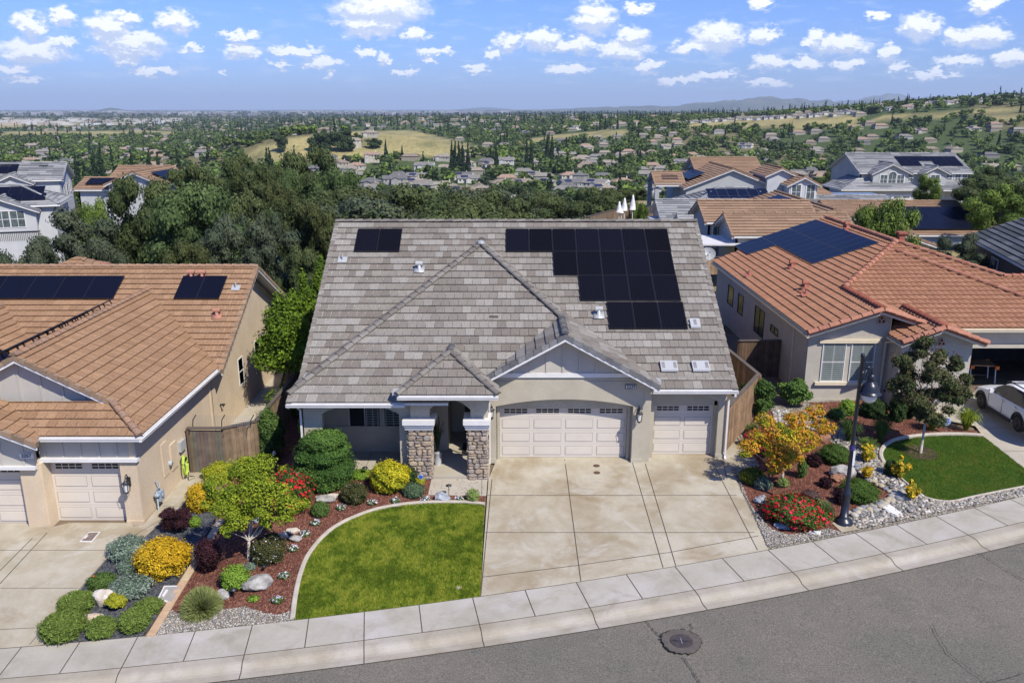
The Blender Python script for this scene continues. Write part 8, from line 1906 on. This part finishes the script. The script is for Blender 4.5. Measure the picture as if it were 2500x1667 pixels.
def warp(vec, dy, first=True):
    """puffed-out copy of the direction plane"""
    ad = N(t, 'ShaderNodeVectorMath', operation='ADD'); ad.inputs[1].default_value = (0, dy, 0); t.links.new(vec, ad.inputs[0]); v0 = ad.outputs[0]
    o = v0
    for sc_, amp, det in ((1.15, 1.5, 4), (4.2, .42, 3)):
        mp = N(t, 'ShaderNodeVectorMath', operation='MULTIPLY'); mp.inputs[1].default_value = (1, 1.7, 1); t.links.new(v0, mp.inputs[0])
        nz = N(t, 'ShaderNodeTexNoise'); nz.inputs['Scale'].default_value = sc_; nz.inputs['Detail'].default_value = det; nz.inputs['Roughness'].default_value = .6; t.links.new(mp.outputs[0], nz.inputs['Vector'])
        sb = N(t, 'ShaderNodeVectorMath', operation='SUBTRACT'); sb.inputs[1].default_value = (.5, .5, .5); t.links.new(nz.outputs['Color'], sb.inputs[0])
        ml = N(t, 'ShaderNodeVectorMath', operation='MULTIPLY'); ml.inputs[1].default_value = (amp*1.5, amp*1.05, 0); t.links.new(sb.outputs[0], ml.inputs[0])
        a2 = N(t, 'ShaderNodeVectorMath', operation='ADD'); t.links.new(o, a2.inputs[0]); t.links.new(ml.outputs[0], a2.inputs[1]); o = a2.outputs[0]
    return o
def field(vec):
    cur = None
    for (u, v, hw, hh) in CL:
        a, e = deg(u, v); a2, _ = deg(u+hw, v); _, e2 = deg(u, v-hh)
        sb = N(t, 'ShaderNodeVectorMath', operation='SUBTRACT'); sb.inputs[1].default_value = (a, e+(e2-e)*.05, 0); t.links.new(vec, sb.inputs[0])
        ml = N(t, 'ShaderNodeVectorMath', operation='MULTIPLY'); ml.inputs[1].default_value = (1/(abs(a2-a)*1.12), 1/(abs(e2-e)*1.45), 0); t.links.new(sb.outputs[0], ml.inputs[0])
        ln = N(t, 'ShaderNodeVectorMath', operation='LENGTH'); t.links.new(ml.outputs[0], ln.inputs[0])
        cur = ln.outputs['Value'] if cur is None else MA('MINIMUM', cur, ln.outputs['Value'])
    return MA('SUBTRACT', 1.0, cur)
wv = warp(cv.outputs[0], 0); d0 = field(wv)
wv2 = warp(cv.outputs[0], .42); d1 = field(wv2)
# thin streaky low layer toward the horizon
mp = N(t, 'ShaderNodeVectorMath', operation='MULTIPLY'); mp.inputs[1].default_value = (.28, 1.25, 1); t.links.new(cv.outputs[0], mp.inputs[0])
nz = N(t, 'ShaderNodeTexNoise'); nz.inputs['Scale'].default_value = 1.5; nz.inputs['Detail'].default_value = 7; nz.inputs['Roughness'].default_value = .62; t.links.new(mp.outputs[0], nz.inputs['Vector'])
band = MA('MULTIPLY', MA('SMOOTH_MIN', 1., MA('MULTIPLY', eld, .45, None, True), .2), MA('SUBTRACT', 1.25, MA('MULTIPLY', eld, .10), None, True), None, True)
thin = MA('MULTIPLY', MA('MULTIPLY', MA('SUBTRACT', nz.outputs['Fac'], .53), 4.2, None, True), band)
mask = MA('MULTIPLY', d0, 2.6, None, True)
mask = N(t, 'ShaderNodeMapRange', interpolation_type='SMOOTHSTEP'); t.links.new(d0, mask.inputs[0]); mask.inputs[1].default_value = .0; mask.inputs[2].default_value = .5
shade = N(t, 'ShaderNodeMapRange', interpolation_type='SMOOTHSTEP'); t.links.new(MA('SUBTRACT', d0, d1), shade.inputs[0]); shade.inputs[1].default_value = -.12; shade.inputs[2].default_value = .27
K = 1/.125
def kc(c): return tuple(x*K for x in c)
skyc = mixc(t, 1., sky.outputs[0], (.34, .50, .98), 'MULTIPLY')
c1 = mixc(t, MA('MULTIPLY', thin, .75), skyc, kc((.50, .60, .80)))
cloudc = mixc(t, shade.outputs[0], kc((.47, .54, .70)), kc((.88, .89, .92)))
full = mixc(t, MA('MULTIPLY', mask.outputs[0], .96), c1, cloudc)
# overhead and behind the viewer the same cumulus field continues as noise
t.links.new(full, bg.inputs[0]); bg.inputs[1].default_value = .125
if HAZE:
    bm = bmesh.new(); bmesh.ops.create_cube(bm, size=2); me = bpy.data.meshes.new('haze'); bm.to_mesh(me); bm.free()
    hz_ = link('haze', me, loc=(0, 15000, 330), s=(56000, 58000, 420)); tag(hz_, 'thin blue summer haze over the plain', None, None, 'stuff')
    m = bpy.data.materials.new('haze'); m.use_nodes = True; tt = m.node_tree
    for n in list(tt.nodes): tt.nodes.remove(n)
    oo = N(tt, 'ShaderNodeOutputMaterial'); pv_ = N(tt, 'ShaderNodeVolumePrincipled'); pv_.inputs['Color'].default_value = (.66, .81, 1, 1); pv_.inputs['Density'].default_value = 4.6e-5; pv_.inputs['Anisotropy'].default_value = .0
    tt.links.new(pv_.outputs[0], oo.inputs['Volume']); me.materials.append(m)
cam = bpy.data.cameras.new('Camera'); co = bpy.data.objects.new('Camera', cam); COL.objects.link(co); co.location = (0, 0, CAMH); co.rotation_euler = (math.pi/2-PITCH, 0, 0)
cam.sensor_width = 36; cam.lens = F_/2500*36; cam.clip_end = 90000; cam.clip_start = .5; sc.camera = co
vs_ = sc.view_settings; vs_.view_transform = 'Standard'; vs_.look = 'None'; vs_.exposure = .55; vs_.gamma = 1
sc.render.engine = 'CYCLES'
